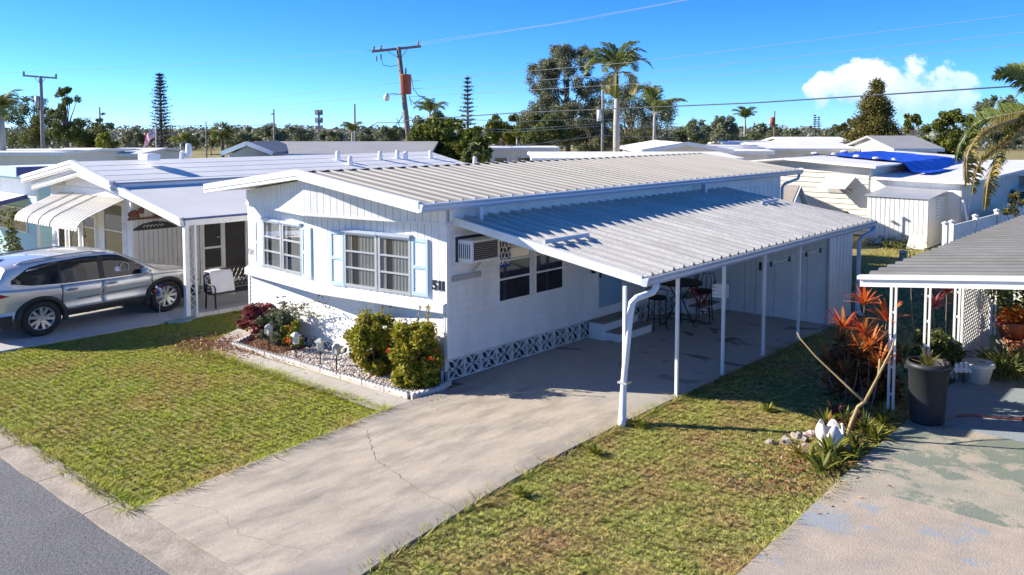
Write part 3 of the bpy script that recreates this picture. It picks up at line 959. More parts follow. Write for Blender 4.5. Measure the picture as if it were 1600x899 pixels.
# front downspout
b = MB()
b.tube([(3.68, 1.02, 2.11), (3.68, 1.02, 2.02), (3.66, 0.95, 1.95), (3.58, 0.62, 1.90), (3.55, 0.53, 1.84), (3.545, 0.47, 1.6), (3.54, 0.33, 0.62), (3.54, 0.30, 0.10), (3.57, 0.24, 0.03), (3.62, 0.16, 0.01)], [0.055] * 6 + [0.05, 0.062, 0.062, 0.058], 10)
CB(b, 'downspout', 'trim', smooth=True)
b = MB(); b.box(3.46, 0.27, 0.60, 3.62, 0.43, 0.63); CB(b, 'strap', 'alu')
# stiffening bars lying across the ribs
for s, ta, tb in ((0.50, 0.004, 0.125), (0.43, 0.865, 0.955)):
    b = MB(); p, q = Vector(cpt(s, ta, 0.075)), Vector(cpt(s, tb, 0.075)); b.beam(p, q, 0.05, 0.07)
    CB(b, 'stiffening_bar', 'gutter')

# ================================================================ SHED AT THE END OF THE CARPORT
SH = thing('storage_shed', 'white metal storage shed closing the far end of the carport', 'shed', (1.0, 8.87, 0))
def SB_(mb, name, mat, parent=None, **k):
    for i, v in enumerate(mb.v):
        mb.v[i] = v - Vector((1.0, 8.87, 0))
    return mb.build(name, mat, parent or SH, **k)
xs = [1.02, 1.34, 1.68, 1.70, 2.62, 2.65, 2.97, 3.40]
b = MB(); b.box(0.1, 8.92, 0.0, 3.44, 10.42, 2.05); SB_(b, 'wall', 'siding')
for x0, x1 in ((0.12, 0.55), (0.56, 1.01), (1.02, 1.42), (1.43, 1.66)):
    b = MB(); b.box(x0, 8.885, 0.01, x1, 8.92, 2.18 + (3.5 - x1) * 0.1); SB_(b, 'wall_sheet', 'siding')
for k, (x0, x1) in enumerate(((1.72, 2.18), (2.19, 2.62))):
    b = MB(); b.box(x0, 8.875, 0.02, x1, 8.92, 2.18); d = SB_(b, 'door', 'siding')
b = MB(); b.box(1.80, 8.845, 1.10, 1.86, 8.875, 1.30); SB_(b, 'latch', 'black')
for x0, x1 in ((2.64, 2.97), (2.98, 3.44)):
    b = MB(); b.box(x0, 8.885, 0.01, x1, 8.92, 2.16); SB_(b, 'wall_sheet', 'siding')
b = MB()
for x in (1.67, 2.63): b.box(x - 0.02, 8.865, 0.0, x + 0.02, 8.885, 2.16)
SB_(b, 'door_jamb', 'trim')
b = MB(); b.box(3.43, 8.86, 0.0, 3.485, 8.93, 2.12); SB_(b, 'corner_strip', 'grey_trim')
for i in range(7):
    y0 = 8.94 + i * 0.215
    b = MB(); z1 = 2.10
    b.hexa([(3.45, y0, 0), (3.45, y0 + 0.205, 0), (3.478, y0 + 0.17, 0), (3.478, y0 + 0.035, 0), (3.45, y0, z1), (3.45, y0 + 0.205, z1), (3.478, y0 + 0.17, z1), (3.478, y0 + 0.035, z1)])
    SB_(b, 'wall_sheet', 'siding')
b = MB(); b.tube([(3.70, 11.25, 2.12), (3.69, 11.2, 1.98), (3.60, 10.75, 1.90), (3.56, 10.62, 1.80), (3.555, 10.62, 0.35), (3.56, 10.60, 0.12), (3.64, 10.48, 0.04), (3.74, 10.38, 0.02)], [0.05] * 5 + [0.06] * 3, 10)
SB_(b, 'downspout', 'gutter', smooth=True)
# string of clip lights hung along the post heads
b = MB()
pts = []
for (y0, y1) in ((5.41, 7.14), (7.14, 8.8)):
    for i in range(9):
        t = i / 8; pts.append((3.46, y0 + (y1 - y0) * t, 1.93 - 0.14 * math.sin(PI * t)))
b.tube(pts, 0.006, 5)
sg = tag(b.build('light_string', 'trim'), 'thin white light string sagging between the carport posts before the shed', 'light string')
b = MB()
for y in (5.8, 6.7, 7.6, 8.4):
    b.box(3.44, y - 0.02, 1.74, 3.48, y + 0.02, 1.85)
b.build('light_clip', 'black', sg)

# ================================================================ STEPS
def steps(y0, y1, label):
    t = thing('entry_steps', label, 'steps', (0.02, y0, 0), group='steps at the side doors')
    b = MB(); b.box(0, 0, 0, 0.38, y1 - y0, 0.355); b.box(0.38, 0.10, 0, 0.72, y1 - y0 + 0.04, 0.165); b.build('riser', 'trim', t)
    b = MB(); b.box(-0.0, -0.015, 0.355, 0.40, y1 - y0 + 0.015, 0.385); b.build('tread', 'tread', t)
    b = MB(); b.box(0.382, 0.085, 0.165, 0.74, y1 - y0 + 0.055, 0.19); b.build('tread', 'tread', t)
steps(4.30, 5.66, 'white two-tier steps with grey treads at the pale blue storm door')
steps(7.85, 8.85, 'white two-tier steps at the far door beside the shed')
# ================================================================ LEFT NEIGHBOUR
X2 = -12.0
H2 = thing('mobile_home', 'white mobile home with curved white awning and low carport left of the blue-shuttered home', 'house', (X2, 0, 0))
def HB(mb, name, mat, parent=None, **k):
    for i, v in enumerate(mb.v):
        mb.v[i] = v - Vector((X2, 0, 0))
    return mb.build(name, mat, parent or H2, **k)
X2L, X2R, X2C = -17.35, -12.0, -14.35
R2P, R2E = 3.60, 3.10
Y2F, Y2B = -0.55, 13.3
r2 = lambda x: R2P - (R2P - R2E) * abs(x - X2C) / (X2R + 0.05 - X2C)
b = MB()
b.box(X2L, 0.03, 0, X2R - 0.03, Y2B - 0.4, 2.9)
b.prism([(X2L, 2.9), (X2R - 0.03, 2.9), (X2R - 0.03, r2(X2R) - 0.1), (X2C, R2P - 0.1), (X2L, r2(X2L) - 0.1)], 0.03, Y2B - 0.4, lambda a, c, t: (a, t, c))
HB(b, 'wall', 'trim')
def lap2(p0, p1, z0, z1, pitch, mat, n='siding_board', proud=0.014):
    # boards of H2 are local to its base
    q0 = (p0[0] - X2, p0[1]); q1 = (p1[0] - X2, p1[1])
    lap(H2, q0, q1, z0, z1, pitch, mat, proud, n)
lap2((X2L, 0), (X2R, 0), 0.1, 2.82, 0.2, 'siding')
for i in range(3):                               # gable sheets
    pass
lap2((X2L + 1.2, -0.012), (X2R - 1.2, -0.012), 2.84, 3.2, 0.18, 'siding')
# ribbed sheets along the carport side
planks(H2, (0, 0.02), (0, 1.92), 0.02, 3.0, 0.14, 'beige_siding', gap=0.012, proud=0.03, name='siding_sheet')
# screened porch along the side
b = MB()
y0 = 2.05
for y in (1.96, 2.68, 3.42, 4.3, 5.8): b.box(X2R - 0.01, y - 0.035, 0.02, X2R + 0.05, y + 0.035, 2.62)
for z in (0.02, 2.58): b.box(X2R - 0.008, 2.0, z, X2R + 0.045, 5.8, z + 0.09)
HB(b, 'porch_frame', 'trim')
for a, c in ((2.72, 3.38), (3.46, 4.26), (4.34, 5.76)):
    b = MB(); b.box(X2R + 0.0, a, 0.115, X2R + 0.012, c, 2.575); HB(b, 'screen', 'screen')
b = MB()
b.box(X2R + 0.014, 2.0, 0.12, X2R + 0.05, 2.06, 2.56); b.box(X2R + 0.014, 2.58, 0.12, X2R + 0.05, 2.64, 2.56)
b.box(X2R + 0.014, 2.06, 0.12, X2R + 0.048, 2.58, 0.50); b.box(X2R + 0.014, 2.06, 1.06, X2R + 0.048, 2.58, 1.12); b.box(X2R + 0.014, 2.06, 2.48, X2R + 0.048, 2.58, 2.56)
sd = HB(b, 'screen_door', 'trim')
b = MB(); b.box(X2R + 0.016, 2.06, 0.50, X2R + 0.03, 2.58, 1.06); b.box(X2R + 0.016, 2.06, 1.12, X2R + 0.03, 2.58, 2.48); HB(b, 'screen', 'screen', sd)
b = MB(); b.beam((X2R + 0.08, 2.44, 1.38), (X2R + 0.08, 2.60, 1.40), 0.02, 0.025); HB(b, 'door_handle', 'greymetal', sd)
b = MB(); b.box(X2R - 0.015, 5.83, 0.02, X2R + 0.02, Y2B - 0.4, 2.6); HB(b, 'side_wall', 'cream')
# front windows
def win2(u0, u1, z0, z1, sp):
    p0 = (X2L - X2, -0.004); p1 = (X2R - X2, -0.004)
    window(H2, p0, p1, u0, u1, z0, z1, 2, fw=0.07, depth=0.06, curtain=None, frame='trim', splits=sp)
win2(0.55, 1.15, 0.55, 2.05, [0.78])
win2(1.35, 2.10, 0.55, 2.05, [0.78])
win2(2.30, 3.20, 0.55, 2.05, [0.78])
win2(3.70, 4.95, 0.45, 2.50, [0.62])
b = MB(); b.box(X2L - 0.02, -0.10, 0.40, X2R + 0.02, -0.02, 0.52); HB(b, 'window_ledge', 'trim')
for x in (X2R - 0.36, X2R - 0.02):
    b = MB(); b.box(x - 0.04, -0.035, 0.05, x + 0.045, 0.0 if x < X2R - .1 else 0.05, 2.9); HB(b, 'corner_strip', 'trim')
# curved aluminium awning, four ribbed bays
prof = [(-0.05, 2.62), (-0.35, 2.50), (-0.75, 2.33), (-1.05, 2.20), (-1.22, 2.10), (-1.32, 1.98), (-1.34, 1.86)]
ax0, ax1 = -16.55, -12.25
aw = thing('awning', 'curved white aluminium awning over the front windows of the left mobile home', 'awning', (ax0, 0, 2.0))
nb = 22
bays = {0: MB(), 1: MB(), 2: MB(), 3: MB()}
for i in range(nb):
    x0 = ax0 + (ax1 - ax0) * i / nb; x1 = ax0 + (ax1 - ax0) * (i + 1) / nb
    bay = 0 if i < 5 else 1 if i < 9 else 2 if i < 13 else 3
    for (y0, z0), (y1, z1) in zip(prof[:-1], prof[1:]):
        w = (x1 - x0)
        xs_ = [x0, x0 + w * 0.7, x0 + w * 0.78, x0 + w * 0.92, x1]; zs = [0, 0, 0.022, 0.022, 0]
        for k in range(4):
            bays[bay].add([(xs_[k] - ax0, y0, z0 + zs[k] - 2), (xs_[k + 1] - ax0, y0, z0 + zs[k + 1] - 2), (xs_[k + 1] - ax0, y1 - zs[k + 1] * .6, z1 + zs[k + 1] * .5 - 2), (xs_[k] - ax0, y1 - zs[k] * .6, z1 + zs[k] * .5 - 2)], [(0, 1, 2, 3)])
for k in bays: bays[k].build('awning_panel', 'cream', aw)
for i in (5, 9, 13):
    x = (ax1 - ax0) * i / nb
    b = MB()
    for (y0, z0), (y1, z1) in zip(prof[:-1], prof[1:]):
        b.beam((x, y0, z0 - 1.985), (x, y1 - .01, z1 - 1.985), 0.035, 0.03)
    b.build('seam', 'grey_trim', aw)
# upper roof, white membrane
b = MB()
b.add([(X2C, Y2F, R2P), (X2C, Y2B, R2P), (X2R + 0.05, Y2B, R2E), (X2R + 0.05, Y2F, R2E), (-18.0, Y2F, R2E - 0.1), (-18.0, Y2B, R2E - 0.1)], [(0, 3, 2, 1), (0, 1, 5, 4)])
b.add([(X2C, Y2F, R2P - .1), (X2C, Y2B, R2P - .1), (X2R + 0.05, Y2B, R2E - .1), (X2R + 0.05, Y2F, R2E - .1), (-18.0, Y2F, R2E - 0.2), (-18.0, Y2B, R2E - 0.2)], [(0, 1, 2, 3), (0, 4, 5, 1)])
b.box(X2R + 0.03, Y2F, R2E - 0.22, X2R + 0.05, Y2B, R2E - 0.012)
HB(b, 'roof', 'membrane')
b = MB(); b.box(X2R + 0.051, Y2F + .03, R2E - 0.05, X2R + 0.075, Y2B, R2E + 0.0); HB(b, 'eave_flashing', 'insul')
for s in range(1, 5):                            # lap seams in the membrane
    x = X2C + (X2R - X2C) * s / 4.3; z = r2(x) + 0.004
    b = MB(); b.beam((x, Y2F + .1, z - .002), (x, Y2B, z - .002), 0.03, 0.004); HB(b, 'roof_seam', 'membrane')
# stepped rake fascia: upper roof, and a lower one that runs down over the carport
def rake(pts, y, top, bot, d, name):
    b = MB()
    for (x0, z0), (x1, z1) in zip(pts[:-1], pts[1:]):
        for a, c, dd in top_bot(top, bot, d):
            b.hexa([(x0, y - dd, z0 + c), (x1, y - dd, z1 + c), (x1, y + 0.06, z1 + c), (x0, y + 0.06, z0 + c), (x0, y - dd, z0 + a), (x1, y - dd, z1 + a), (x1, y + 0.06, z1 + a), (x0, y + 0.06, z0 + a)])
    HB(b, name, 'trim')
def top_bot(t, bt, d):
    h = t - bt
    return [(t, t - h * 0.38, d), (t - h * 0.38, t - h * 0.52, d * 0.35), (t - h * 0.52, t - h * 0.84, d * 0.8), (t - h * 0.84, bt, d * 0.45)]
rake([(-18.05, R2E - 0.06), (X2C, R2P), (X2R + 0.06, R2E)], Y2F, 0.05, -0.20, 0.06, 'rake_fascia')
LX, LZ = -8.55, 2.36
rake([(-17.6, R2E - 0.30), (X2C + 0.05, R2P - 0.25), (-12.0, 3.0), (LX, LZ)], Y2F + 0.12, 0.05, -0.16, 0.05, 'carport_rake')
# carport roof: white membrane over sheet, shallow slope to the right
b = MB()
P = [(X2R + 0.03, Y2F + 0.15, 2.98), (LX, Y2F + 0.15, LZ + .03), (LX, 12.2, LZ + .03), (X2R + 0.03, 12.2, 2.98)]
b.hexa([(x, y, z - 0.05) for x, y, z in P] + P)
HB(b, 'carport_roof', 'membrane')
b = MB(); b.box(LX - 0.01, Y2F + 0.2, LZ - 0.16, LX + 0.05, 12.2, LZ - 0.02); HB(b, 'carport_beam', 'trim')
b = MB(); b.box(LX - 0.02, Y2F + 0.2, LZ - 0.019, LX + 0.07, 12.2, LZ + 0.02); HB(b, 'carport_gutter', 'navy')
for x, y in ((-8.60, -0.30), (-8.60, 4.2), (-8.60, 8.2)):
    b = MB(); b.box(x - 0.055, y - 0.055, -0.02, x + 0.055, y + 0.055, LZ - 0.15); HB(b, 'carport_post', 'trim')
# lattice upright beside the first post
b = MB(); b.box(-8.50, -0.15, -0.02, -8.455, -0.105, LZ - 0.15)
for i in range(10):
    z = 0.1 + i * 0.21
    b.beam((-8.56, -0.24, z), (-8.48, -0.15, z + 0.105), 0.012, 0.016); b.beam((-8.48, -0.15, z + 0.105), (-8.56, -0.24, z + 0.21), 0.012, 0.016)
HB(b, 'lattice_post', 'trim')
# vents on the white roof
vp = [(528, 250), (547, 258), (594, 249.5), (621, 247.5), (634, 249.5), (673, 247.5), (742, 257), (295, 241)]
VM = MB(); VM.lathe([(0.10, -0.05), (0.09, 0.06), (0.075, 0.30), (0.05, 0.33), (0, 0.33)], 12)
vm = VM.mesh('vent_pipe', 'trim', True)
def onroof(px, py):
    # meet of a sight line with the right slope of the upper roof
    d = Vector((HX, HY, -(py - 200) / FPX)) + Vector((RX, RY, 0)) * ((px - 800) / FPX)
    for i in range(800):
        t = 10 + i * 0.03; p = CAM + d * t
        if p.z < r2(p.x): return p
    return CAM + d * 25
for px, py in vp:
    p = onroof(px, py); obj('vent_pipe', vm, H2, (p.x - X2, p.y, p.z - 0.02))
p = onroof(233, 248)
b = MB(); b.box(p.x - .3, p.y - .2, p.z - 0.05, p.x + .3, p.y + .2, p.z + 0.14); HB(b, 'roof_hatch', 'trim', bevel=0.03)
p = onroof(285, 247)
b = MB(); b.lathe([(0.09, 0), (0.07, 0.22), (0, 0.26)], 8, (p.x, p.y, p.z - 0.03)); HB(b, 'vent_pipe', 'trim')
# name board and carved wooden sleigh on the wall
b = MB(); b.X = Matrix.Translation((X2R + 0.03, 0.62, 1.78)) 
pts = [(-0.62, 0), (-0.58, .06), (-0.35, .17), (0, .22), (0.35, .17), (.58, .06), (.62, 0)]
b.prism(pts, 0.0, 0.03, lambda a, c, t: (t, a, c))
sg = tag(b.build('name_plaque', 'black'), 'dark arched plaque on the ribbed wall below the wooden sleigh', 'plaque')
b = MB(); b.X = Matrix.Translation((X2R + 0.062, 0.62, 1.85)); b.m = 0
for k in range(6): b.tube([(0, -0.3 + k * 0.1 + 0.04 * math.cos(t), 0.04 * math.sin(t) + .02) for t in [0, 1, 2, 3, 4]], 0.008, 5)
b.build('lettering', 'cream', sg)
sl_ = thing('wooden_sleigh', 'brown carved sleigh and animal figures hung above the dark plaque', 'wall ornament', (X2R + 0.05, 0.1, 2.1))
b = MB(); b.beam((0.03, -0.25, 0), (0.03, 1.0, 0), 0.05, 0.05); b.build('rail', 'brownfig', sl_)
b = MB(); b.blob((0.05, -0.1, 0.14), (0.05, 0.16, 0.10), 1); b.blob((0.05, 0.12, 0.22), (0.04, 0.07, 0.09), 2); b.beam((.05, -.2, .1), (.05, -.22, 0), .03, .04); b.beam((.05, .02, .1), (.05, .04, 0), .03, .04); b.build('animal', 'brownfig', sl_, smooth=True)
b = MB(); b.box(0.01, 0.5, 0.03, 0.08, 0.98, 0.22); b.beam((.04, .95, .2), (.04, 1.05, .42), .07, .05); b.beam((.04, .5, .2), (.04, .45, .3), .07, .05); b.build('sleigh', 'rust', sl_)

# left neighbour's driveway, patio and the scalloped stones along it
d2 = bpy.data.objects.new('neighbour_driveway', None); COL.objects.link(d2); struct(d2)
MAT['drive2'] = M('pale_driveway', (0.46, 0.45, 0.44), 0.9, var=0.06, dirt=(0.34, 0.32, 0.30), dirt_amt=0.5, bump=0.15, piece=0.04)
for y0, y1 in ((-6.05, -3.6), (-3.59, -0.6), (-0.59, 2.6), (2.61, 12.0)):
    slab('concrete_slab', [(-11.9, y0), (-8.42, y0), (-8.42, y1), (-11.9, y1)], GZ - 0.05, 0.0, 'drive2', d2)

# bench with a towel
bn = thing('garden_bench', 'black cast metal bench with lattice back under the left carport', 'bench', (-9.0, 1.15, 0.0), 0.0)
def leg(x, y, h, tilt=0.0):
    return MB().tube([(x, y, h), (x + tilt, y, 0)], 0.022, 6)
# bench runs along y, faces +x
b = MB(); b.box(-0.02, -0.75, 0.40, 0.42, 0.75, 0.43); b.build('seat', 'iron', bn)
for y in (-0.72, 0.72):
    for x in (0.0, 0.40): leg(x, y, 0.41 if x else 0.62, 0.03 if x else -0.05).build('leg', 'iron', bn)
    MB().tube([(-0.03, y, 0.62), (0.15, y, 0.63), (0.36, y, 0.62), (0.42, y, 0.56), (0.40, y, 0.41)], 0.02, 6).build('armrest', 'iron', bn, smooth=True)
b = MB()
top = lambda y: 0.84 + 0.12 * math.cos(y / 0.75 * PI / 2)
b.tube([(-0.06, -0.75 + i * 0.125, top(-0.75 + i * 0.125)) for i in range(13)], 0.022, 6)
b.tube([(-0.04, -0.75, 0.48), (-0.04, 0.75, 0.48)], 0.018, 6)
for y in (-0.75, 0.75): b.tube([(-0.03, y, 0.43), (-0.06, y, top(y))], 0.02, 6)
for i in range(13):
    y = -0.72 + i * 0.12
    for s in (-1, 1):
        y2 = y + s * 0.24
        if -0.75 <= y2 <= 0.75: b.tube([(-0.04, y, 0.49), (-0.058, y2, top(y2) - 0.01)], 0.012, 4)
b.build('backrest', 'iron', bn)
# towel hung over the near end of the bench back
b = MB(); n = 10; m_ = 12
vs = []
for i in range(n):
    for j in range(m_):
        t = j / (m_ - 1); s = i / (n - 1)
        y = -0.70 + 0.62 * s + 0.02 * math.sin(t * 5)
        if t < 0.2: x, z = -0.16 + 0.02 * math.sin(s * 9), 0.98 - (0.2 - t) * 2.4
        else: x, z = 0.02 + 0.34 * (t - 0.2) ** 0.7 + 0.012 * math.sin(s * 11 + t * 4), 0.99 - (t - 0.2) * 0.80
        vs.append((x, y, z + 0.02 * math.sin(s * 4)))
b.add(vs, [(i * m_ + j, (i + 1) * m_ + j, (i + 1) * m_ + j + 1, i * m_ + j + 1) for i in range(n - 1) for j in range(m_ - 1)])
tw = tag(b.build('towel', 'towel', None, True, loc=(-9.0, 1.15, 0.0)), 'white towel draped over the black bench under the left carport', 'towel')
sm = tw.modifiers.new('thick', 'SOLIDIFY'); sm.thickness = 0.012
# scalloped edging stones beside the patio
def edging_mesh(L, n=5):
    b = MB()
    P = [(0, -0.08)]
    for i in range(n):
        for k in range(5):
            t = (i + k / 4) / n; P.append((L * t * 0.995, 0.045 + 0.032 * math.sin(PI * k / 4)))
    P.append((L * 0.995, -0.08))
    b.prism(P, 0.0, 0.07, lambda a, c, t: (a, t, c))
    return b.mesh('edging_stone', 'edging')
EM = edging_mesh(0.59, 6)
def edging(name, label, pts, group=None):
    t = thing(name, label, 'edging', (pts[0][0], pts[0][1], 0))
    for p, q in zip(pts[:-1], pts[1:]):
        L = wlen(p, q); n = max(1, round(L / 0.6)); a = math.atan2(q[1] - p[1], q[0] - p[0])
        for i in range(n):
            s = (i + 0.0) / n
            o = obj('edging_stone', EM, t, (p[0] + (q[0] - p[0]) * s - pts[0][0], p[1] + (q[1] - p[1]) * s - pts[0][1], random.uniform(-.008, .008)))
            o.rotation_euler = (random.uniform(-.04, .04), 0, a + random.uniform(-.015, .015)); o.scale = (L / n / 0.6, 1, 1)
    return t
edging('patio_edging', 'row of scalloped grey stones between the left patio and the lawn', [(-8.40, -0.2), (-8.38, 2.8)])
# green hose-reel plate at the post foot
b = MB(); b.lathe([(0.02, 0.05), (0.22, 0.03), (0.26, 0.0)], 14, (0, 0, 0)); b.box(-0.1, -.35, 0, .1, .35, 0.04)
tag(b.build('splash_block', 'utilgreen', loc=(-8.35, -0.62, -0.03)), 'pale green splash block at the foot of the left carport post', 'splash block')
# little pinwheel figure by the front tyre
pw = thing('garden_pinwheel', 'small red and blue pinwheel figure beside the front wheel of the silver car', 'garden ornament', (-9.1, -0.75, 0))
MB().tube([(0, 0, 0), (0, 0, 0.62)], 0.008, 5).build('stake', 'greymetal', pw)
b = MB(); 
for k in range(6):
    a = k * PI / 3; b.add([(0.01, 0, .66), (0.0, 0.13 * math.cos(a), .66 + 0.13 * math.sin(a)), (0.02, 0.12 * math.cos(a + .6), .66 + 0.12 * math.sin(a + .6))], [(0, 1, 2)]); b.m = (k + 1) % 3
b.build('vanes', ['red', 'bluebox', 'flagwhite'], pw)
MB().blob((0.03, 0, .66), 0.04).build('body', 'aqua', pw, smooth=True)

# ================================================================ BLUE HOUSE FURTHER LEFT
HBL = thing('mobile_home', 'pale blue mobile home with navy roof edge at the far left', 'house', (-19.6, 0.4, 0))
def bb(mb, name, mat, parent=None):
    for i, v in enumerate(mb.v): mb.v[i] = v - Vector((-19.6, 0.4, 0))
    return mb.build(name, mat, parent or HBL)
b = MB(); b.box(-27, 0.43, 0, -19.63, 13, 3.0); bb(b, 'wall', 'aqua')
lap(HBL, (-7.4, 0), (0, 0), 0.1, 2.2, 0.16, 'aqua')
lap(HBL, (-7.4, -0.0), (0, 0), 2.21, 2.80, 0.6, 'trim')
lap(HBL, (0, 0), (0, 12.5), 0.1, 2.85, 0.16, 'aqua')
b = MB(); b.box(-19.62, 0.95, 0.1, -19.56, 1.2, 2.95); b.box(-19.62, 0.38, 0.1, -19.57, 0.46, 2.95); bb(b, 'corner_strip', 'trim')
b = MB(); b.hexa([(-27.5, -0.3, 2.95), (-19.2, -0.3, 3.05), (-19.2, 13.4, 3.05), (-27.5, 13.4, 2.95), (-27.5, -0.3, 3.02), (-19.2, -0.3, 3.30), (-19.2, 13.4, 3.30), (-27.5, 13.4, 3.02)]); bb(b, 'roof', 'membrane')
b = MB(); b.box(-19.2, -0.32, 3.02, -19.15, 13.4, 3.28); bb(b, 'eave_board', 'navy')
b = MB(); b.box(-27.5, -0.35, 2.98, -19.16, -0.30, 3.30); bb(b, 'front_fascia', 'aqua')
b = MB(); b.hexa([(-25, -1.5, 1.85), (-20.4, -1.5, 1.85), (-20.4, 0.38, 2.25), (-25, 0.38, 2.25), (-25, -1.5, 1.90), (-20.4, -1.5, 1.90), (-20.4, 0.38, 2.30), (-25, 0.38, 2.30)]); bb(b, 'awning', 'membrane')
b = MB(); b.box(-25, -1.54, 1.76, -20.38, -1.505, 1.92); b.beam((-20.38, -1.5, 1.84), (-20.38, .38, 2.24), 0.03, 0.14); bb(b, 'awning_edge', 'navy')
window(HBL, (-5.4, -0.01), (0, -0.01), 0.3, 4.6, 1.0, 1.85, 2, curtain=None, frame='trim')
b = MB(); b.blob((-19.58, 1.7, 2.2), (0.05, 0.09, 0.06), 1, 0.0); bb(b, 'wall_lamp', 'insul')
# bicycle leaning on its wall
bk = thing('bicycle', 'dark bicycle leaning against the pale blue house wall', 'bicycle', (-18.9, 1.5, 0), 0.15)
TW = MB(); TW.lathe([(0.33, -0.02), (0.36, 0), (0.33, 0.02), (0.31, 0), (0.33, -0.02)], 20, axis='x')
for k in range(8):
    a = k * PI / 4; TW.beam((0, 0, 0), (0, 0.32 * math.cos(a), 0.32 * math.sin(a)), 0.006, 0.006)
tm = TW.mesh('wheel', 'black')
obj('wheel', tm, bk, (0, 0, 0.36)); obj('wheel', tm, bk, (0, 1.08, 0.36))
b = MB()
for p, q in (((0, 0, .36), (0, .36, .85)), ((0, .36, .85), (0, .86, .87)), ((0, .4, .32), (0, .86, .82)), ((0, 0, .36), (0, .4, .32)), ((0, .36, .9), (0, .4, .32)), ((0, .84, 1.02), (0, 1.08, .36))): b.tube([p, q], 0.02, 6)
b.build('frame', 'black', bk)
b = MB(); b.tube([(-.28, .76, 1.08), (0, .84, 1.05), (.28, .76, 1.08)], 0.016, 6); b.build('handlebar', 'black', bk)
b = MB(); b.blob((0, .33, .95), (.07, .15, .04)); b.build('saddle', 'black', bk)

# ================================================================ RIGHT NEIGHBOUR: CARPORT AND PATIO
R3 = thing('carport', 'right neighbour\'s open carport with grey ribbed roof and white front beam', 'carport', (6.35, 2.7, 0))
def RB(mb, name, mat, parent=None, **k):
    for i, v in enumerate(mb.v): mb.v[i] = v - Vector((6.35, 2.7, 0))
    return mb.build(name, mat, parent or R3, **k)
MAT['roof3'] = M('grey_ribbed_roof', (0.17, 0.168, 0.162), 0.6, metal=0.0, spec=0.2, var=0.10, dirt=(0.10, 0.095, 0.09), dirt_amt=0.5, ds=1.5, piece=0.05)
x3a, x3b = 6.33, 12.5
z3 = lambda x: 2.28 + 0.103 * (x - 6.33)
np3 = 40
pt = 0.42
b = MB()
prof = [(0, 0), (pt * 0.55, 0), (pt * 0.62, 0.045), (pt * 0.88, 0.045), (pt * 0.95, 0), (pt, 0)]
for (a, za), (c, zc) in zip(prof[:-1], prof[1:]):
    b.add([(0, a, za), (x3b - x3a, a, za + z3(x3b) - z3(x3a)), (x3b - x3a, c, zc + z3(x3b) - z3(x3a)), (0, c, zc)], [(0, 1, 2, 3)])
m3 = b.mesh('roof_panel', 'roof3')
for i in range(np3):
    obj('roof_panel', m3, R3, (x3a - 6.35, i * pt, z3(x3a)))
b = MB(); b.hexa([(x3a - .03, 2.62, 2.13), (x3b, 2.62, z3(x3b) - .15), (x3b, 2.70, z3(x3b) - .15), (x3a - .03, 2.70, 2.13), (x3a - .03, 2.62, 2.24), (x3b, 2.62, z3(x3b) - .04), (x3b, 2.70, z3(x3b) - .04), (x3a - .03, 2.70, 2.24)]); RB(b, 'front_beam', 'trim')
b = MB(); b.hexa([(x3a - .06, 2.57, 2.245), (x3b, 2.57, z3(x3b) - .035), (x3b, 2.72, z3(x3b) - .035), (x3a - .06, 2.72, 2.245), (x3a - .06, 2.57, 2.30), (x3b, 2.57, z3(x3b) + .03), (x3b, 2.72, z3(x3b) + .03), (x3a - .06, 2.72, 2.30)]); RB(b, 'front_fascia', 'trim')
b = MB(); b.box(x3a - 0.035, 2.75, 2.20, x3a - 0.005, 2.7 + np3 * pt, 2.27); RB(b, 'side_rail', 'insul')
def post3(x, y):
    b = MB(); b.box(x - 0.055, y - 0.02, -0.03, x - 0.02, y + 0.02, 2.22); b.box(x + 0.02, y - 0.02, -0.03, x + 0.055, y + 0.02, 2.22)
    for k in range(5): b.box(x - 0.02, y - 0.012, 0.2 + k * 0.45, x + 0.02, y + 0.012, 0.24 + k * 0.45)
    RB(b, 'post', 'trim')
post3(6.46, 3.75); post3(6.50, 5.55); post3(6.80, 6.30); post3(6.55, 10.5)
R3W = thing('mobile_home', 'pale neighbouring home behind the planted patio at the right edge', 'house', (9.6, 3.0, 0))
b = MB(); b.box(0, 1.5, 0, 5.5, 15, 2.5); b.build('wall', 'cream', R3W)
b = MB(); b.hexa([(2.9, -0.4, 2.62), (6, -.4, 2.9), (6, 15, 2.9), (2.9, 15, 2.62), (2.9, -0.4, 2.66), (6, -.4, 2.95), (6, 15, 2.95), (2.9, 15, 2.66)]); b.build('roof', 'membrane', R3W)
# painted driveway of the right neighbour
def drive3(name, base, c1, c2, seed, lo_=0.53):
    m = M(name, base, 0.9, var=0.10, vs=3, dirt=c1, dirt_amt=0.85, ds=1.6, bump=0.4, bs=40, speck=0.3, speck_s=32, piece=0)
    nt = m.node_tree; bs = nt.nodes['Principled BSDF']; link = bs.inputs['Base Color'].links[0].from_socket
    geo = nt.nodes.new('ShaderNodeNewGeometry'); mp = nt.nodes.new('ShaderNodeMapping'); mp.inputs['Location'].default_value = (seed, seed * 2, 0)
    nt.links.new(geo.outputs['Position'], mp.inputs[0])
    n = nt.nodes.new('ShaderNodeTexNoise'); n.inputs['Scale'].default_value = 0.9; n.inputs['Detail'].default_value = 12; n.inputs['Roughness'].default_value = 0.72
    nt.links.new(mp.outputs[0], n.inputs['Vector'])
    r = nt.nodes.new('ShaderNodeMapRange'); r.inputs['From Min'].default_value = lo_; r.inputs['From Max'].default_value = lo_ + 0.045; r.inputs['To Max'].default_value = 0.8
    nt.links.new(n.outputs['Fac'], r.inputs['Value'])
    nt.links.new(_mix(nt, r.outputs[0], link, c2), bs.inputs['Base Color'])
    return m
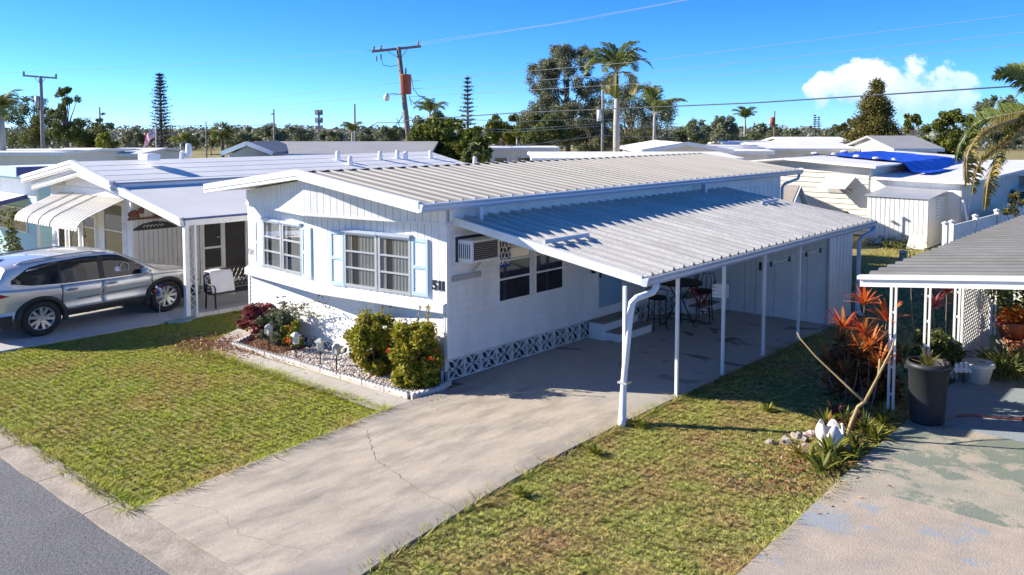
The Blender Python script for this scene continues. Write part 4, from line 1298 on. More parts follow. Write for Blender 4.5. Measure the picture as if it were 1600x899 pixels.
MAT['drive3a'] = drive3('worn_tan_slab', (0.50, 0.42, 0.335), (0.33, 0.305, 0.28), (0.30, 0.345, 0.385), 2.3, 0.56)
MAT['drive3b'] = drive3('worn_green_slab', (0.47, 0.415, 0.33), (0.27, 0.30, 0.25), (0.16, 0.21, 0.17), 7.7, 0.49)
MAT['drive3c'] = drive3('painted_patio', (0.31, 0.37, 0.40), (0.34, 0.39, 0.42), (0.26, 0.34, 0.37), 4.1)
d3 = bpy.data.objects.new('right_driveway', None); COL.objects.link(d3); struct(d3)
slab('concrete_slab', [(7.03, -6.0), (14, -6.0), (14, 0.16), (10.3, 0.20), (6.89, 0.23), (6.93, -1.2)], GZ - 0.05, 0.0, 'drive3a', d3)
slab('concrete_slab', [(6.89, 0.245), (10.3, 0.215), (14, 0.175), (14, 3.4), (6.87, 3.4), (6.86, 1.4)], GZ - 0.05, -0.003, 'drive3b', d3)
slab('concrete_slab', [(6.87, 3.41), (14, 3.41), (14, 15), (6.87, 15)], GZ - 0.05, 0.0, 'drive3c', d3)

# ================================================================ HOUSE WITH THE BLUE TARP
TX, TY = -7.2, 26.5
HT = thing('mobile_home', 'white mobile home with a bright blue tarp on its roof behind the white shed', 'house', (TX, TY, 0))
def tb(mb, name, mat, parent=None, **k):
    for i, v in enumerate(mb.v): mb.v[i] = v - Vector((TX, TY, 0))
    return mb.build(name, mat, parent or HT, **k)
b = MB(); b.box(-7.2, 26.53, 0, -1.45, 42, 2.86); b.box(-1.45, 26.54, 0, 2.05, 38, 2.36); tb(b, 'wall', 'cream')
b = MB(); b.prism([(-7.2, 2.86), (-1.45, 2.86), (-5.0, 3.08)], 26.54, 42, lambda a, c, t: (a, t, c)); tb(b, 'gable', 'cream')
lap(HT, (0, 0), (5.7, 0), 0.2, 2.84, 0.22, 'beige_siding', 0.035)
for x0, x1 in ((-1.42, -0.55), (-0.54, 0.9), (0.91, 2.03)):
    b = MB(); b.box(x0, 26.50, 0.0, x1, 26.54, 2.36); tb(b, 'wall_panel', 'siding')
b = MB(); b.box(2.04, 26.5, 0, 2.08, 38, 2.34); tb(b, 'side_wall', 'beige_siding')
for y in (27.6, 31, 34.5): 
    b = MB(); b.box(2.08, y, 0, 2.11, y + 0.12, 2.34); tb(b, 'side_strip', 'trim')
b = MB()
b.hexa([(-7.4, 26.1, 2.93), (-5.0, 26.1, 3.15), (-5.0, 42, 3.15), (-7.4, 42, 2.93), (-7.4, 26.1, 2.99), (-5.0, 26.1, 3.22), (-5.0, 42, 3.22), (-7.4, 42, 2.99)])
b.hexa([(-5.0, 26.1, 3.15), (-1.1, 26.1, 2.90), (-1.1, 42, 2.90), (-5.0, 42, 3.15), (-5.0, 26.1, 3.22), (-1.1, 26.1, 2.97), (-1.1, 42, 2.97), (-5.0, 42, 3.22)])
tb(b, 'roof', 'membrane')
b = MB(); b.hexa([(-1.3, 26.2, 2.40), (2.5, 26.2, 2.34), (2.5, 38.3, 2.5), (-1.3, 38.3, 2.72), (-1.3, 26.2, 2.50), (2.5, 26.2, 2.44), (2.5, 38.3, 2.60), (-1.3, 38.3, 2.82)]); tb(b, 'lower_roof', 'membrane')
b = MB(); b.box(-7.42, 26.06, 2.90, -7.36, 42, 3.0); b.hexa([(-5.0, 26.07, 3.12), (-1.1, 26.07, 2.86), (-1.1, 26.1, 2.86), (-5.0, 26.1, 3.12), (-5.0, 26.07, 3.23), (-1.1, 26.07, 2.98), (-1.1, 26.1, 2.98), (-5.0, 26.1, 3.23)]); tb(b, 'fascia', 'trim')
# tilted window awning on the lap siding
b = MB(); b.hexa([(-3.35, 25.6, 1.98), (-2.15, 25.6, 1.98), (-2.05, 26.48, 2.42), (-3.25, 26.48, 2.42), (-3.35, 25.6, 2.02), (-2.15, 25.6, 2.02), (-2.05, 26.48, 2.46), (-3.25, 26.48, 2.46)]); aw_ = tb(b, 'window_awning', 'membrane')
b = MB(); b.beam((-2.2, 25.65, 1.98), (-2.15, 26.45, 1.75), 0.02, 0.02); b.box(-3.2, 26.44, 1.75, -2.15, 26.49, 1.95); tb(b, 'awning_brace', 'grey_trim', aw_)
# tarp: rumpled sheet over the back slope, weighted with sandbags
b = MB(); n, m_ = 26, 16; vs = []
def tarp_z(x): return 3.24 - 0.064 * (x + 5.0) if x > -5 else 3.24 + 0.1 * (x + 5)
for i in range(n):
    for j in range(m_):
        s, t = i / (n - 1), j / (m_ - 1)
        x = -6.2 + 6.4 * s + 0.25 * noise.noise(Vector((s * 4, t * 5, 1))); y = 29.0 + 8.5 * t + 0.6 * noise.noise(Vector((s * 6, t * 3, 4))) + (1 - s) * 1.5
        z = max(tarp_z(min(x, -1.1)), 2.6) + 0.03 + 0.05 * abs(noise.noise(Vector((x * 1.8, y * 1.3, 0)))) + 0.05 * abs(noise.noise(Vector((x * 5, y * 4, 0))))
        if x > -1.0: z -= min(0.42, (x + 1.0) * 0.7)
        vs.append((x, y, z))
b.add(vs, [(i * m_ + j, (i + 1) * m_ + j, (i + 1) * m_ + j + 1, i * m_ + j + 1) for i in range(n - 1) for j in range(m_ - 1)])
for i, v in enumerate(b.v): b.v[i] = v - Vector((-3, 31, 2.9))
tp = tag(b.build('tarp', 'tarp', loc=(-3, 31, 2.9)), 'rumpled bright blue tarp spread over the roof behind the white shed', 'tarp')
sb = MB(); sb.blob((0, 0, 0), (0.20, 0.12, 0.06), 3, 0.3)
sbm = sb.mesh('sandbag', 'membrane', True)
for k, (x, y) in enumerate(((-5.4, 30.5), (-4.3, 30.1), (-3.2, 29.9), (-2.2, 29.6), (-1.5, 29.8), (-4.9, 33))):
    o = obj('sandbag', sbm, None, (x, y, tarp_z(x) + 0.12)); o.rotation_euler = (0, 0, k * 1.3)
    tag(o, ('white sandbag at the far left end of the blue roof tarp', 'white sandbag second from the left along the tarp edge', 'white sandbag at the middle of the front tarp edge', 'white sandbag right of the middle of the tarp edge', 'white sandbag nearest the drooping right end of the tarp', 'white sandbag further back on the left part of the tarp')[k], 'sandbag', 'sandbags holding down the blue tarp')
# white metal shed in front of it
ST = thing('garden_shed', 'small white ribbed metal shed in front of the tarp-roofed home', 'shed', (-0.72, 24.0, 0))
b = MB(); b.box(0.02, 0.03, 0, 2.25, 2.35, 1.86); b.build('wall', 'siding', ST)
planks(ST, (0, 0.02), (2.27, 0.02), 0, 1.88, 0.175, 'siding', gap=0.035, proud=0.022, name='wall_sheet')
b = MB(); b.box(2.25, 0.03, 0, 2.275, 2.35, 1.86); b.build('side_wall', 'beige_siding', ST)
b = MB(); b.hexa([(-0.06, -0.08, 1.88), (2.34, -0.08, 1.86), (2.34, 2.42, 2.05), (-0.06, 2.42, 2.08), (-0.06, -0.08, 1.91), (2.34, -0.08, 1.89), (2.34, 2.42, 2.08), (-0.06, 2.42, 2.11)]); b.build('roof', 'alu', ST)
b = MB(); b.box(2.276, 1.05, 1.05, 2.285, 1.45, 1.80); lv = b.build('side_vent', 'grey_trim', ST)
b = MB()
for i in range(6): b.box(2.286, 1.08, 1.08 + i * 0.12, 2.30, 1.42, 1.14 + i * 0.12)
b.build('slats', 'trim', lv)
b = MB(); b.beam((0.88, -0.10, 0.95), (1.02, -0.10, 0.95), 0.14, 0.05); b.box(0.9, -0.03, 0.9, 1.0, -0.005, 1.0); b.build('shelf', 'grey_trim', ST)
b = MB(); b.box(1.30, -0.16, 1.08, 1.40, -0.01, 1.15); b.box(1.33, -0.06, 0.02, 1.37, -0.01, 1.08); b.build('standpipe', 'gutter', ST)
# board leaning by the shed
b = MB(); b.hexa([(0, 0, 0), (.62, .05, 0), (.62, .12, 0.02), (0, .07, .02), (0.05, .22, .5), (.66, .27, .5), (.66, .31, .5), (.05, .26, .5)]); tag(b.build('leaning_board', 'beige_siding', loc=(0.95, 23.45, 0)), 'small weathered board propped against the white garden shed', 'board')
# long pipe leaning on the side wall
b = MB(); b.tube([(0, 0, 0), (-0.35, 0.0, 1.55)], 0.04, 8); tag(b.build('leaning_pipe', 'trim', loc=(2.6, 26.0, 0.2)), 'white pipe leaning against the side wall right of the shed', 'pipe')
# dog-kennel-like gabled box behind the carport
KN = thing('playhouse', 'small white gabled hut between the main home and the tarp-roofed home', 'hut', (-1.2, 18.2, 0.12), PI / 2)
b = MB(); b.prism([(-0.75, 0), (0.75, 0), (0.75, 1.65), (0, 2.35), (-0.75, 1.65)], 0, 1.6, lambda a, c, t: (a, t, c)); b.build('wall', 'siding', KN)
for s in (-1, 1):
    b = MB(); b.hexa([(0, -.12, 2.36), (0, 1.7, 2.36), (s * .92, 1.7, 1.52), (s * .92, -.12, 1.52), (0, -.12, 2.45), (0, 1.7, 2.45), (s * .95, 1.7, 1.58), (s * .95, -.12, 1.58)]); b.build('roof', 'tread' if s < 0 else 'beige_siding', KN)  # one slope coloured dark as the shaded side, the other pale
b = MB()
for s in (-1, 1): b.beam((0, -.14, 2.40), (s * .93, -.14, 1.54), 0.03, 0.09, up=(0, 1, 0))
b.build('verge', 'trim', KN)
# vinyl fence
FN = thing('vinyl_fence', 'white vinyl fence with capped posts behind the right carport', 'fence', (3.0, 20.6, 0))
fy = [0, 0.7, 3.4, 6.2, 9.2, 12.5]
fx = lambda y: 0.0 + 0.045 * y
for i, y in enumerate(fy):
    b = MB(); x = fx(y); b.box(x - .075, y - .075, -0.05, x + .075, y + .075, 1.32); b.build('fence_post', 'trim', FN)
    b = MB(); b.lathe([(0.12, 1.32), (0.12, 1.36), (0.0, 1.42)], 4, (x, y, 0)); b.build('post_cap', 'trim', FN)
    if i and y > 1:
        ya = fy[i - 1]
        n = max(2, round((y - ya) / 0.3))
        for k in range(n):
            a, c = ya + 0.08 + (y - ya - 0.16) * k / n, ya + 0.08 + (y - ya - 0.16) * (k + 0.97) / n
            b = MB(); b.hexa([(fx(a) - .018, a, 0.05), (fx(a) + .018, a, 0.05), (fx(c) + .018, c, 0.05), (fx(c) - .018, c, 0.05), (fx(a) - .018, a, 1.13), (fx(a) + .018, a, 1.13), (fx(c) + .018, c, 1.13), (fx(c) - .018, c, 1.13)]); b.build('fence_board', 'trim', FN)
        b = MB(); b.beam((fx(ya), ya + .08, 1.17), (fx(y), y - .08, 1.17), 0.06, 0.09); b.build('top_rail', 'trim', FN)
# utility pedestal on the grass
up_ = thing('utility_pedestal', 'slim grey-green utility pedestal on the grass behind the carport', 'utility box', (2.85, 16.6, 0))
MB().box(-0.09, -.09, -0.04, .09, .09, 0.78).build('housing', 'utilgreen', up_)
MB().lathe([(0.15, .78), (0.14, .82), (0.0, .86)], 4).build('cap', 'greymetal', up_)
MB().box(-.03, -0.095, .55, .03, -.091, .7).build('badge', 'doorblue', up_)
# ================================================================ SILVER SUV
CAR = thing('parked_car', 'silver compact SUV parked nose-in on the left neighbour\'s driveway', 'car', (-10.32, -2.02, 0.0), math.radians(6.5))
CAR.scale = (1.13, 1.13, 1.0)
def interp(x, pts):
    xs = [p[0] for p in pts]; ys = [p[1] for p in pts]
    return float(np.interp(x, xs, ys))
TOPZ = [(-2.30, 0.92), (-2.24, 1.02), (-2.12, 1.20), (-1.96, 1.50), (-1.90, 1.575), (-1.6, 1.625), (-1.0, 1.675), (-0.4, 1.69), (0.1, 1.675), (0.35, 1.635), (0.62, 1.49), (0.9, 1.325), (1.16, 1.145), (1.22, 1.115), (1.5, 1.085), (1.9, 1.03), (2.12, 0.965), (2.24, 0.86), (2.30, 0.66)]
WID = [(-2.30, 0.74), (-2.22, 0.84), (-2.05, 0.895), (-1.7, 0.92), (-0.9, 0.915), (0, 0.91), (0.9, 0.915), (1.5, 0.925), (1.9, 0.89), (2.12, 0.80), (2.24, 0.69), (2.30, 0.58)]
BELT = [(-2.3, 1.14), (-1.6, 1.08), (-0.8, 1.03), (0.3, 1.0), (1.1, 1.0), (1.6, 0.98), (2.3, 0.80)]
def section(y):
    zt = interp(y, TOPZ); wl_ = interp(y, WID); zb = 0.35 + max(0, abs(y) - 2.1) * 0.30
    belt = min(interp(y, BELT), zt - 0.05)
    h = max(0.0, zt - belt)
    wr = wl_ - 0.03 - 0.24 * max(0, h - 0.05)
    P = [(0, zb), (wl_ * 0.85, zb), (wl_ - 0.02, zb + 0.05), (wl_ - 0.005, 0.50), (wl_ - 0.045, 0.62), (wl_ - 0.02, 0.78), (wl_, 0.87), (wl_ - 0.012, belt - 0.05 if belt > 0.96 else belt - 0.02), (wl_ - 0.05, belt)]
    P += [(wl_ - 0.06 + (wr - wl_ + 0.06) * 0.35, belt + (h - 0.04) * 0.38), (wl_ - 0.06 + (wr - wl_ + 0.06) * 0.72, belt + (h - 0.04) * 0.74), (wr - 0.02, zt - 0.055), (wr - 0.09, zt - 0.02), (wr * 0.6, zt - 0.004), (0, zt)]
    z = -9
    out = []
    for a, c in P:
        c = max(c, z + 0.002) if len(out) > 1 else c
        z = c; out.append((a, c))
    return out
def sidex(y, z):
    P = section(y)[2:12]
    return float(np.interp(z, [p[1] for p in P], [p[0] for p in P]))
ys = sorted(set([p[0] for p in TOPZ] + [-2.27, -2.18, -1.75, -1.3, -0.7, -0.1, 0.2, 0.48, 0.76, 1.04, 1.35, 1.7, 2.02, 2.18, 2.27]))
b = MB(); rings = []
for y in ys:
    P = section(y)
    ring = [(x, y, z) for x, z in P] + [(-x, y, z) for x, z in P[-2:0:-1]]
    rings.append(ring)
n = len(rings[0]); vs = [p for r in rings for p in r]
fs = [(i * n + k, i * n + (k + 1) % n, (i + 1) * n + (k + 1) % n, (i + 1) * n + k) for i in range(len(rings) - 1) for k in range(n)]
fs += [tuple(range(n - 1, -1, -1)), tuple((len(rings) - 1) * n + k for k in range(n))]
b.add(vs, fs)
body = b.build('body', ['silver', 'plastic_black'], CAR, smooth=True)
WY = (-1.33, 1.36)
cutters = []
for y in WY:
    c = MB(); c.lathe([(0.415, -1.2), (0.415, 1.2)], 40, (0, y, 0.37), axis='x')
    co = c.build('cutter', 'plastic_black', CAR); cutters.append(co)
    md = body.modifiers.new('arch', 'BOOLEAN'); md.object = co; md.operation = 'DIFFERENCE'; md.solver = 'EXACT'
bpy.context.view_layer.update()
dg = bpy.context.evaluated_depsgraph_get()
me = bpy.data.meshes.new_from_object(body.evaluated_get(dg))
body.modifiers.clear(); body.data = me
me.materials.clear(); me.materials.append(MAT['silver']); me.materials.append(MAT['plastic_black'])
for p in me.polygons:
    c = p.center
    inside = any(math.hypot(c.y - y, c.z - 0.37) < 0.42 and abs(math.hypot(c.y - y, c.z - 0.37)) < 0.417 for y in WY)
    p.material_index = 1 if inside or c.z < 0.36 else 0
    p.use_smooth = not inside
me.set_sharp_from_angle(angle=math.radians(24))
for c in cutters: bpy.data.objects.remove(c)
# wheel-well blocks the view through the car
MB().box(-0.6, -1.85, 0.34, 0.6, 1.9, 0.78).build('chassis', 'plastic_black', CAR)
def patch(name, mat, ya, yb, zlo, zhi, off, parent=CAR, n=14, m_=5, edge=0.0, sides=(1, -1)):
    """a panel that follows the body side between the curves zlo(y) and zhi(y)"""
    lo = zlo if callable(zlo) else (lambda y: zlo); hi = zhi if callable(zhi) else (lambda y: zhi)
    out = []
    for s in sides:
        b = MB(); vs = []
        for i in range(n):
            y = ya + (yb - ya) * i / (n - 1)
            for j in range(m_):
                z = lo(y) + (hi(y) - lo(y)) * j / (m_ - 1)
                vs.append((s * (sidex(y, z) + off), y, z))
        fs = [(i * m_ + j, (i + 1) * m_ + j, (i + 1) * m_ + j + 1, i * m_ + j + 1) for i in range(n - 1) for j in range(m_ - 1)]
        b.add(vs, fs)
        o = b.build(name, mat, parent, smooth=True)
        if edge:
            sm = o.modifiers.new('t', 'SOLIDIFY'); sm.thickness = edge; sm.offset = -1 if s > 0 else -1
        out.append(o)
    return out
hi = lambda y: interp(y, [(-1.86, 1.28), (-1.5, 1.515), (-1.2, 1.565), (-0.4, 1.60), (0.1, 1.585), (0.35, 1.55), (0.62, 1.40), (0.98, 1.13), (1.06, 1.07)])
lo = lambda y: interp(y, [(-1.86, 1.22), (-1.5, 1.13), (-0.8, 1.075), (0.3, 1.045), (1.06, 1.045)])
patch('side_window', 'carglass', -1.84, -0.92, lo, hi, 0.004)
patch('side_window', 'carglass', -0.90, -0.10, lo, hi, 0.004)
fw_ = patch('side_window', 'carglass', -0.02, 1.05, lo, hi, 0.004)
patch('window_pillar', 'plastic_black', -0.92, -0.89, lo, hi, 0.007, n=2)
patch('window_pillar', 'plastic_black', -0.115, -0.005, lo, hi, 0.007, n=3)
patch('window_surround', 'alu', -1.86, 1.08, lambda y: lo(y) - 0.022, lo, 0.006, n=30, m_=2)
# things seen through the front side window: pale seat and steering wheel, lit by the sun
b = MB(); X_ = sidex(0.4, 1.2) + 0.007
for s in (1,):
    b.tube([(s * X_, 0.44 + 0.10 * math.cos(t), 1.235 + 0.12 * math.sin(t)) for t in [k * PI / 8 for k in range(17)]], 0.012, 5)
    b.tube([(s * X_, 0.44, 1.235), (s * X_, 0.44, 1.12)], 0.012, 5)
b.build('steering_wheel', 'greymetal', CAR)
b = MB(); b.blob((X_ - 0.028, 0.30, 1.18), (0.035, 0.11, 0.10), 4, 0.3); b.blob((X_ - 0.02, 0.55, 1.12), (0.03, 0.22, 0.035), 5, 0.3); b.build('seat_cover', 'towel', CAR, smooth=True)
# doors: panels a little proud of the body so that the shut lines show
def arch_lo(y):
    return 0.43
for (ya, yb) in ((-0.90, -0.085), (-0.065, 1.02)):
    for s in (1, -1):
        d = patch('door', 'silver', ya, yb, 0.50, lambda y: lo(y) - 0.024, 0.010, n=16, m_=9, edge=0.02, sides=(s,))[0]
        yh = ya + 0.17
        b = MB(); b.blob((s * (sidex(yh, 0.93) + 0.035), yh, 0.935), (0.026, 0.125, 0.030), 1, 0.0); b.build('door_handle', 'insul', d, smooth=True)
        if s > 0:
            patch('side_moulding', 'black', max(ya + 0.03, -0.62), yb - 0.06, lambda y: 0.700 + 0.02 * y, lambda y: 0.716 + 0.02 * y, 0.022, d, n=8, m_=2, sides=(s,))
for y_ in (-0.91, -0.075, 1.03): patch('door_gap', 'black', y_ - .012, y_ + .012, 0.50, lambda y: lo(y) - 0.024, 0.004, n=2, m_=9)
# black cladding: sills and arch rings
patch('sill_cladding', 'plastic_black', -0.93, 0.95, 0.35, 0.50, 0.014, n=12, m_=4, edge=0.01)
for y in WY:
    for s in (1, -1):
        b = MB(); vs = []
        N_ = 26
        for i in range(N_):
            t = math.radians(-14 + 208 * i / (N_ - 1))
            for r, o in ((0.408, -0.02), (0.412, 0.040), (0.500, 0.034), (0.512, 0.004)):
                yy, zz = y + r * math.cos(t) * (1.03 if r > .43 else 1), max(0.27, 0.37 + r * math.sin(t))
                vs.append((s * (sidex(max(-2.28, min(2.28, yy)), max(0.36, zz)) + o), yy, zz))
        b.add(vs, [(i * 4 + k, (i + 1) * 4 + k, (i + 1) * 4 + k + 1, i * 4 + k + 1) for i in range(N_ - 1) for k in range(3)])
        b.build('wheel_arch', 'plastic_black', CAR, smooth=True)
# bumpers
def bumper(name, y0, y1, z0, z1, off, mat, end):
    b = MB(); vs = []; N_ = 25
    for i in range(N_):
        t = -1 + 2 * i / (N_ - 1)
        a = t * PI / 2
        w = 0.90; 
        x = w * math.copysign(abs(math.sin(a)) ** 0.75, t); y = y0 + (y1 - y0) * (abs(math.cos(a)) ** 0.45)
        for z in (z0, (z0 + z1) / 2, z1):
            vs.append((x * (1 + off * .5), y + (off if y1 > y0 else -off), z))
    b.add(vs, [(i * 3 + k, (i + 1) * 3 + k, (i + 1) * 3 + k + 1, i * 3 + k + 1) for i in range(N_ - 1) for k in range(2)])
    b.build(name, mat, CAR, smooth=True)
bumper('rear_bumper', -1.86, -2.31, 0.34, 0.56, 0.01, 'plastic_black', 0)
bumper('front_bumper', 1.88, 2.30, 0.29, 0.55, 0.01, 'plastic_black', 1)
# lamps
patch('tail_lamp', 'lamp_red', -2.27, -1.90, lambda y: 0.93 + (y + 2.25) * 0.12, lambda y: 1.10 - (y + 2.25) * 0.36, 0.006, n=6, m_=3, edge=0.012)
patch('headlamp', 'lamp_clear', 1.72, 2.14, lambda y: 0.84, lambda y: 0.90 - (y - 1.72) * 0.06, 0.006, n=6, m_=3, edge=0.01)
# windscreen, rear window, grille
def toppatch(name, mat, ya, yb, wa, wb, off):
    b = MB(); vs = []; N_, K = 8, 9
    for i in range(N_):
        y = ya + (yb - ya) * i / (N_ - 1); w = wa + (wb - wa) * i / (N_ - 1)
        P = section(y)[8:]
        for k in range(K):
            x = w * (-1 + 2 * k / (K - 1))
            z = float(np.interp(abs(x), [p[0] for p in P[::-1]], [p[1] for p in P[::-1]]))
            vs.append((x, y, z + off))
    b.add(vs, [(i * K + k, (i + 1) * K + k, (i + 1) * K + k + 1, i * K + k + 1) for i in range(N_ - 1) for k in range(K - 1)])
    return b.build(name, mat, CAR, smooth=True)
toppatch('windscreen', 'carglass', 0.42, 1.14, 0.55, 0.70, 0.006)
toppatch('rear_window', 'carglass', -2.16, -1.95, 0.66, 0.55, 0.010)
MB().box(-0.62, 2.255, 0.58, 0.62, 2.305, 0.80).build('grille', 'plastic_black', CAR)
# roof rails, aerial, mirrors
for s in (1, -1):
    b = MB(); b.tube([(s * 0.66, y, interp(y, TOPZ) - 0.03 + (0.035 if -1.6 < y < 0.0 else -0.01)) for y in (-1.72, -1.55, -1.2, -0.7, -0.2, 0.0, 0.16)], 0.018, 6); b.build('roof_rail', 'greymetal', CAR, smooth=True)
    b = MB(); b.blob((s * 1.02, 0.80, 1.12), (0.12, 0.085, 0.085), 2, 0.05); b.beam((s * 0.87, 0.86, 1.06), (s * 0.98, 0.82, 1.08), 0.05, 0.05); b.build('wing_mirror', 'silver', CAR, smooth=True)
b = MB(); b.add([(-.03, -1.78, 1.61), (.03, -1.78, 1.61), (.03, -1.55, 1.63), (-.03, -1.55, 1.63), (0, -1.77, 1.69)], [(0, 1, 2, 3), (0, 1, 4), (1, 2, 4), (2, 3, 4), (3, 0, 4)]); b.build('aerial', 'gutter', CAR)
# wheels
T = MB(); T.lathe([(0.235, -0.10), (0.30, -0.115), (0.345, -0.10), (0.365, -0.06), (0.365, 0.06), (0.345, 0.10), (0.30, 0.115), (0.235, 0.10)], 36, axis='x', cap=False); tyre = T.mesh('tyre', 'tyre', True)
R_ = MB()
R_.lathe([(0.235, -0.08), (0.245, 0.085), (0.225, 0.10), (0.21, 0.085), (0.215, 0.0)], 36, axis='x', cap=False)
R_.lathe([(0.0, 0.085), (0.045, 0.085), (0.055, 0.07), (0.05, 0.02), (0, 0.02)], 16, axis='x')
for k in range(5):
    a0 = k * 2 * PI / 5
    for da, rr in ((-0.2, 1), (0.2, 1)):
        a, c = a0 + da * 0.6, a0 + da * 1.35
        R_.beam((0.065, 0.04 * math.cos(a), 0.04 * math.sin(a)), (0.085, 0.222 * math.cos(c), 0.222 * math.sin(c)), 0.055, 0.03, up=(1, 0, 0))
rimm = R_.mesh('rim', 'rim')
BK = MB(); BK.lathe([(0.235, 0.03), (0.0, 0.031)], 24, axis='x', cap=False); bk_m = BK.mesh('brake', 'void')
for y in WY:
    for s in (1, -1):
        t = obj('wheel', tyre, CAR, (s * 0.81, y, 0.385)); t.scale = (1.05, 1.09, 1.09)
        r_ = obj('rim', rimm, t); k_ = obj('brake', bk_m, t)
        t.rotation_euler = (0.35 if y > 0 else 0.1, 0, 0 if s > 0 else PI)
# ================================================================ LEAF HELPERS
def leaves(name, pts, size, mat, parent=None, aspect=0.45, seed=1, up=0.0):
    """many small leaf blades: one folded diamond of two triangles per point"""
    r = np.random.default_rng(seed)
    pts = np.asarray(pts, dtype=float); N = len(pts)
    a = r.normal(size=(N, 3)); a[:, 2] = a[:, 2] * 0.7 + up
    a /= np.linalg.norm(a, axis=1)[:, None]
    t = r.normal(size=(N, 3)); b_ = np.cross(a, t); b_ /= np.linalg.norm(b_, axis=1)[:, None]
    s = (np.asarray(size) * r.uniform(0.65, 1.3, N))[:, None]
    V = np.stack([pts - a * s * .5, pts + b_ * s * aspect * .5, pts + a * s * .5, pts - b_ * s * aspect * .5], axis=1).reshape(-1, 3)
    F = np.arange(N * 4).reshape(N, 4)
    return npobj(name, V, F, mat, parent)

def blob_points(centers, radii, n, seed=1, shell=0.55):
    """points in a union of ellipsoids, denser towards their skins"""
    r = np.random.default_rng(seed)
    centers = np.asarray(centers, float); radii = np.asarray(radii, float)
    if radii.ndim == 1: radii = np.repeat(radii[:, None], 3, 1)
    w = (radii.prod(1)) ** 0.72; w /= w.sum()
    k = r.choice(len(centers), n, p=w)
    d = r.normal(size=(n, 3)); d /= np.linalg.norm(d, axis=1)[:, None]
    q = (shell + (1 - shell) * r.random(n) ** 0.8)[:, None] * r.uniform(0.75, 1.08, (n, 1))
    return centers[k] + d * radii[k] * q

L_BUSH = LEAF('bush_leaf', [(0.035, 0.06, 0.012), (0.10, 0.13, 0.02), (0.20, 0.22, 0.03), (0.07, 0.09, 0.02), (0.30, 0.28, 0.04)], 0.3)
L_IXORA = LEAF('ixora_leaf', [(0.10, 0.13, 0.015), (0.27, 0.27, 0.025), (0.48, 0.44, 0.04), (0.17, 0.20, 0.02), (0.52, 0.30, 0.05)], 0.35)
L_DARK = LEAF('dark_leaf', [(0.045, 0.07, 0.02), (0.12, 0.155, 0.04), (0.22, 0.24, 0.07), (0.09, 0.11, 0.04)], 0.28)
L_GREY = LEAF('greygreen_leaf', [(0.09, 0.11, 0.06), (0.18, 0.21, 0.11), (0.27, 0.29, 0.18), (0.12, 0.14, 0.07)], 0.25)
L_OAK = LEAF('oak_leaf', [(0.07, 0.085, 0.04), (0.16, 0.175, 0.09), (0.29, 0.29, 0.19), (0.11, 0.13, 0.06)], 0.25)
L_LIME = LEAF('lime_leaf', [(0.10, 0.13, 0.015), (0.22, 0.24, 0.02), (0.32, 0.32, 0.04), (0.07, 0.10, 0.02)], 0.35)
L_CEDAR = LEAF('cedar_leaf', [(0.06, 0.065, 0.018), (0.14, 0.135, 0.03), (0.23, 0.19, 0.045), (0.09, 0.09, 0.025)], 0.25)
L_PINE = LEAF('norfolk_leaf', [(0.025, 0.034, 0.026), (0.055, 0.065, 0.045), (0.08, 0.09, 0.065)], 0.12)
L_PALM = LEAF('palm_leaf', [(0.07, 0.11, 0.025), (0.15, 0.19, 0.04), (0.25, 0.27, 0.07)], 0.3)
L_PALMDRY = LEAF('yellow_palm_leaf', [(0.19, 0.21, 0.04), (0.34, 0.27, 0.07), (0.42, 0.28, 0.12), (0.19, 0.22, 0.04)], 0.3)
L_FAR = LEAF('hazy_leaf', [(0.11, 0.14, 0.08), (0.20, 0.23, 0.12), (0.28, 0.30, 0.17), (0.15, 0.18, 0.10)], 0.3)  # distance haze is put into this paler grey-green
L_RED = LEAF('red_leaf', [(0.10, 0.015, 0.02), (0.22, 0.03, 0.04), (0.30, 0.09, 0.08), (0.06, 0.02, 0.02)], 0.3)
L_TI = LEAF('orange_ti_leaf', [(0.62, 0.05, 0.03), (0.75, 0.16, 0.03), (0.65, 0.30, 0.08), (0.45, 0.04, 0.06)], 0.4)
L_TIDARK = LEAF('dark_ti_leaf', [(0.09, 0.035, 0.02), (0.22, 0.09, 0.04), (0.30, 0.14, 0.05), (0.10, 0.07, 0.03)], 0.3)
L_FLOWER = LEAF('orange_flower', [(0.75, 0.10, 0.02), (0.70, 0.18, 0.03), (0.60, 0.05, 0.03)], 0.3)
L_REDFL = LEAF('red_shoot', [(0.30, 0.03, 0.03), (0.20, 0.06, 0.04)], 0.2)
L_BROM = LEAF('bromeliad_leaf', [(0.20, 0.24, 0.04), (0.35, 0.33, 0.06), (0.10, 0.17, 0.04), (0.34, 0.16, 0.05)], 0.3)
L_LITTER = LEAF('leaf_litter', [(0.34, 0.13, 0.06), (0.42, 0.21, 0.11), (0.20, 0.08, 0.045), (0.48, 0.32, 0.2)], 0.1)
L_GRASS = LEAF('lawn_blade', [(0.17, 0.27, 0.02), (0.37, 0.46, 0.035), (0.58, 0.57, 0.06), (0.24, 0.35, 0.03), (0.64, 0.54, 0.12)], 0.10, patch=0.8, patch_col=(0.56, 0.33, 0.12), patch_amt=0.6, upright=0.85)
L_GRASSDRY = LEAF('dry_lawn_blade', [(0.24, 0.33, 0.04), (0.47, 0.48, 0.09), (0.70, 0.60, 0.22), (0.29, 0.40, 0.05), (0.66, 0.53, 0.23)], 0.10, patch=1.1, patch_col=(0.60, 0.36, 0.19), patch_amt=0.75, upright=0.85)

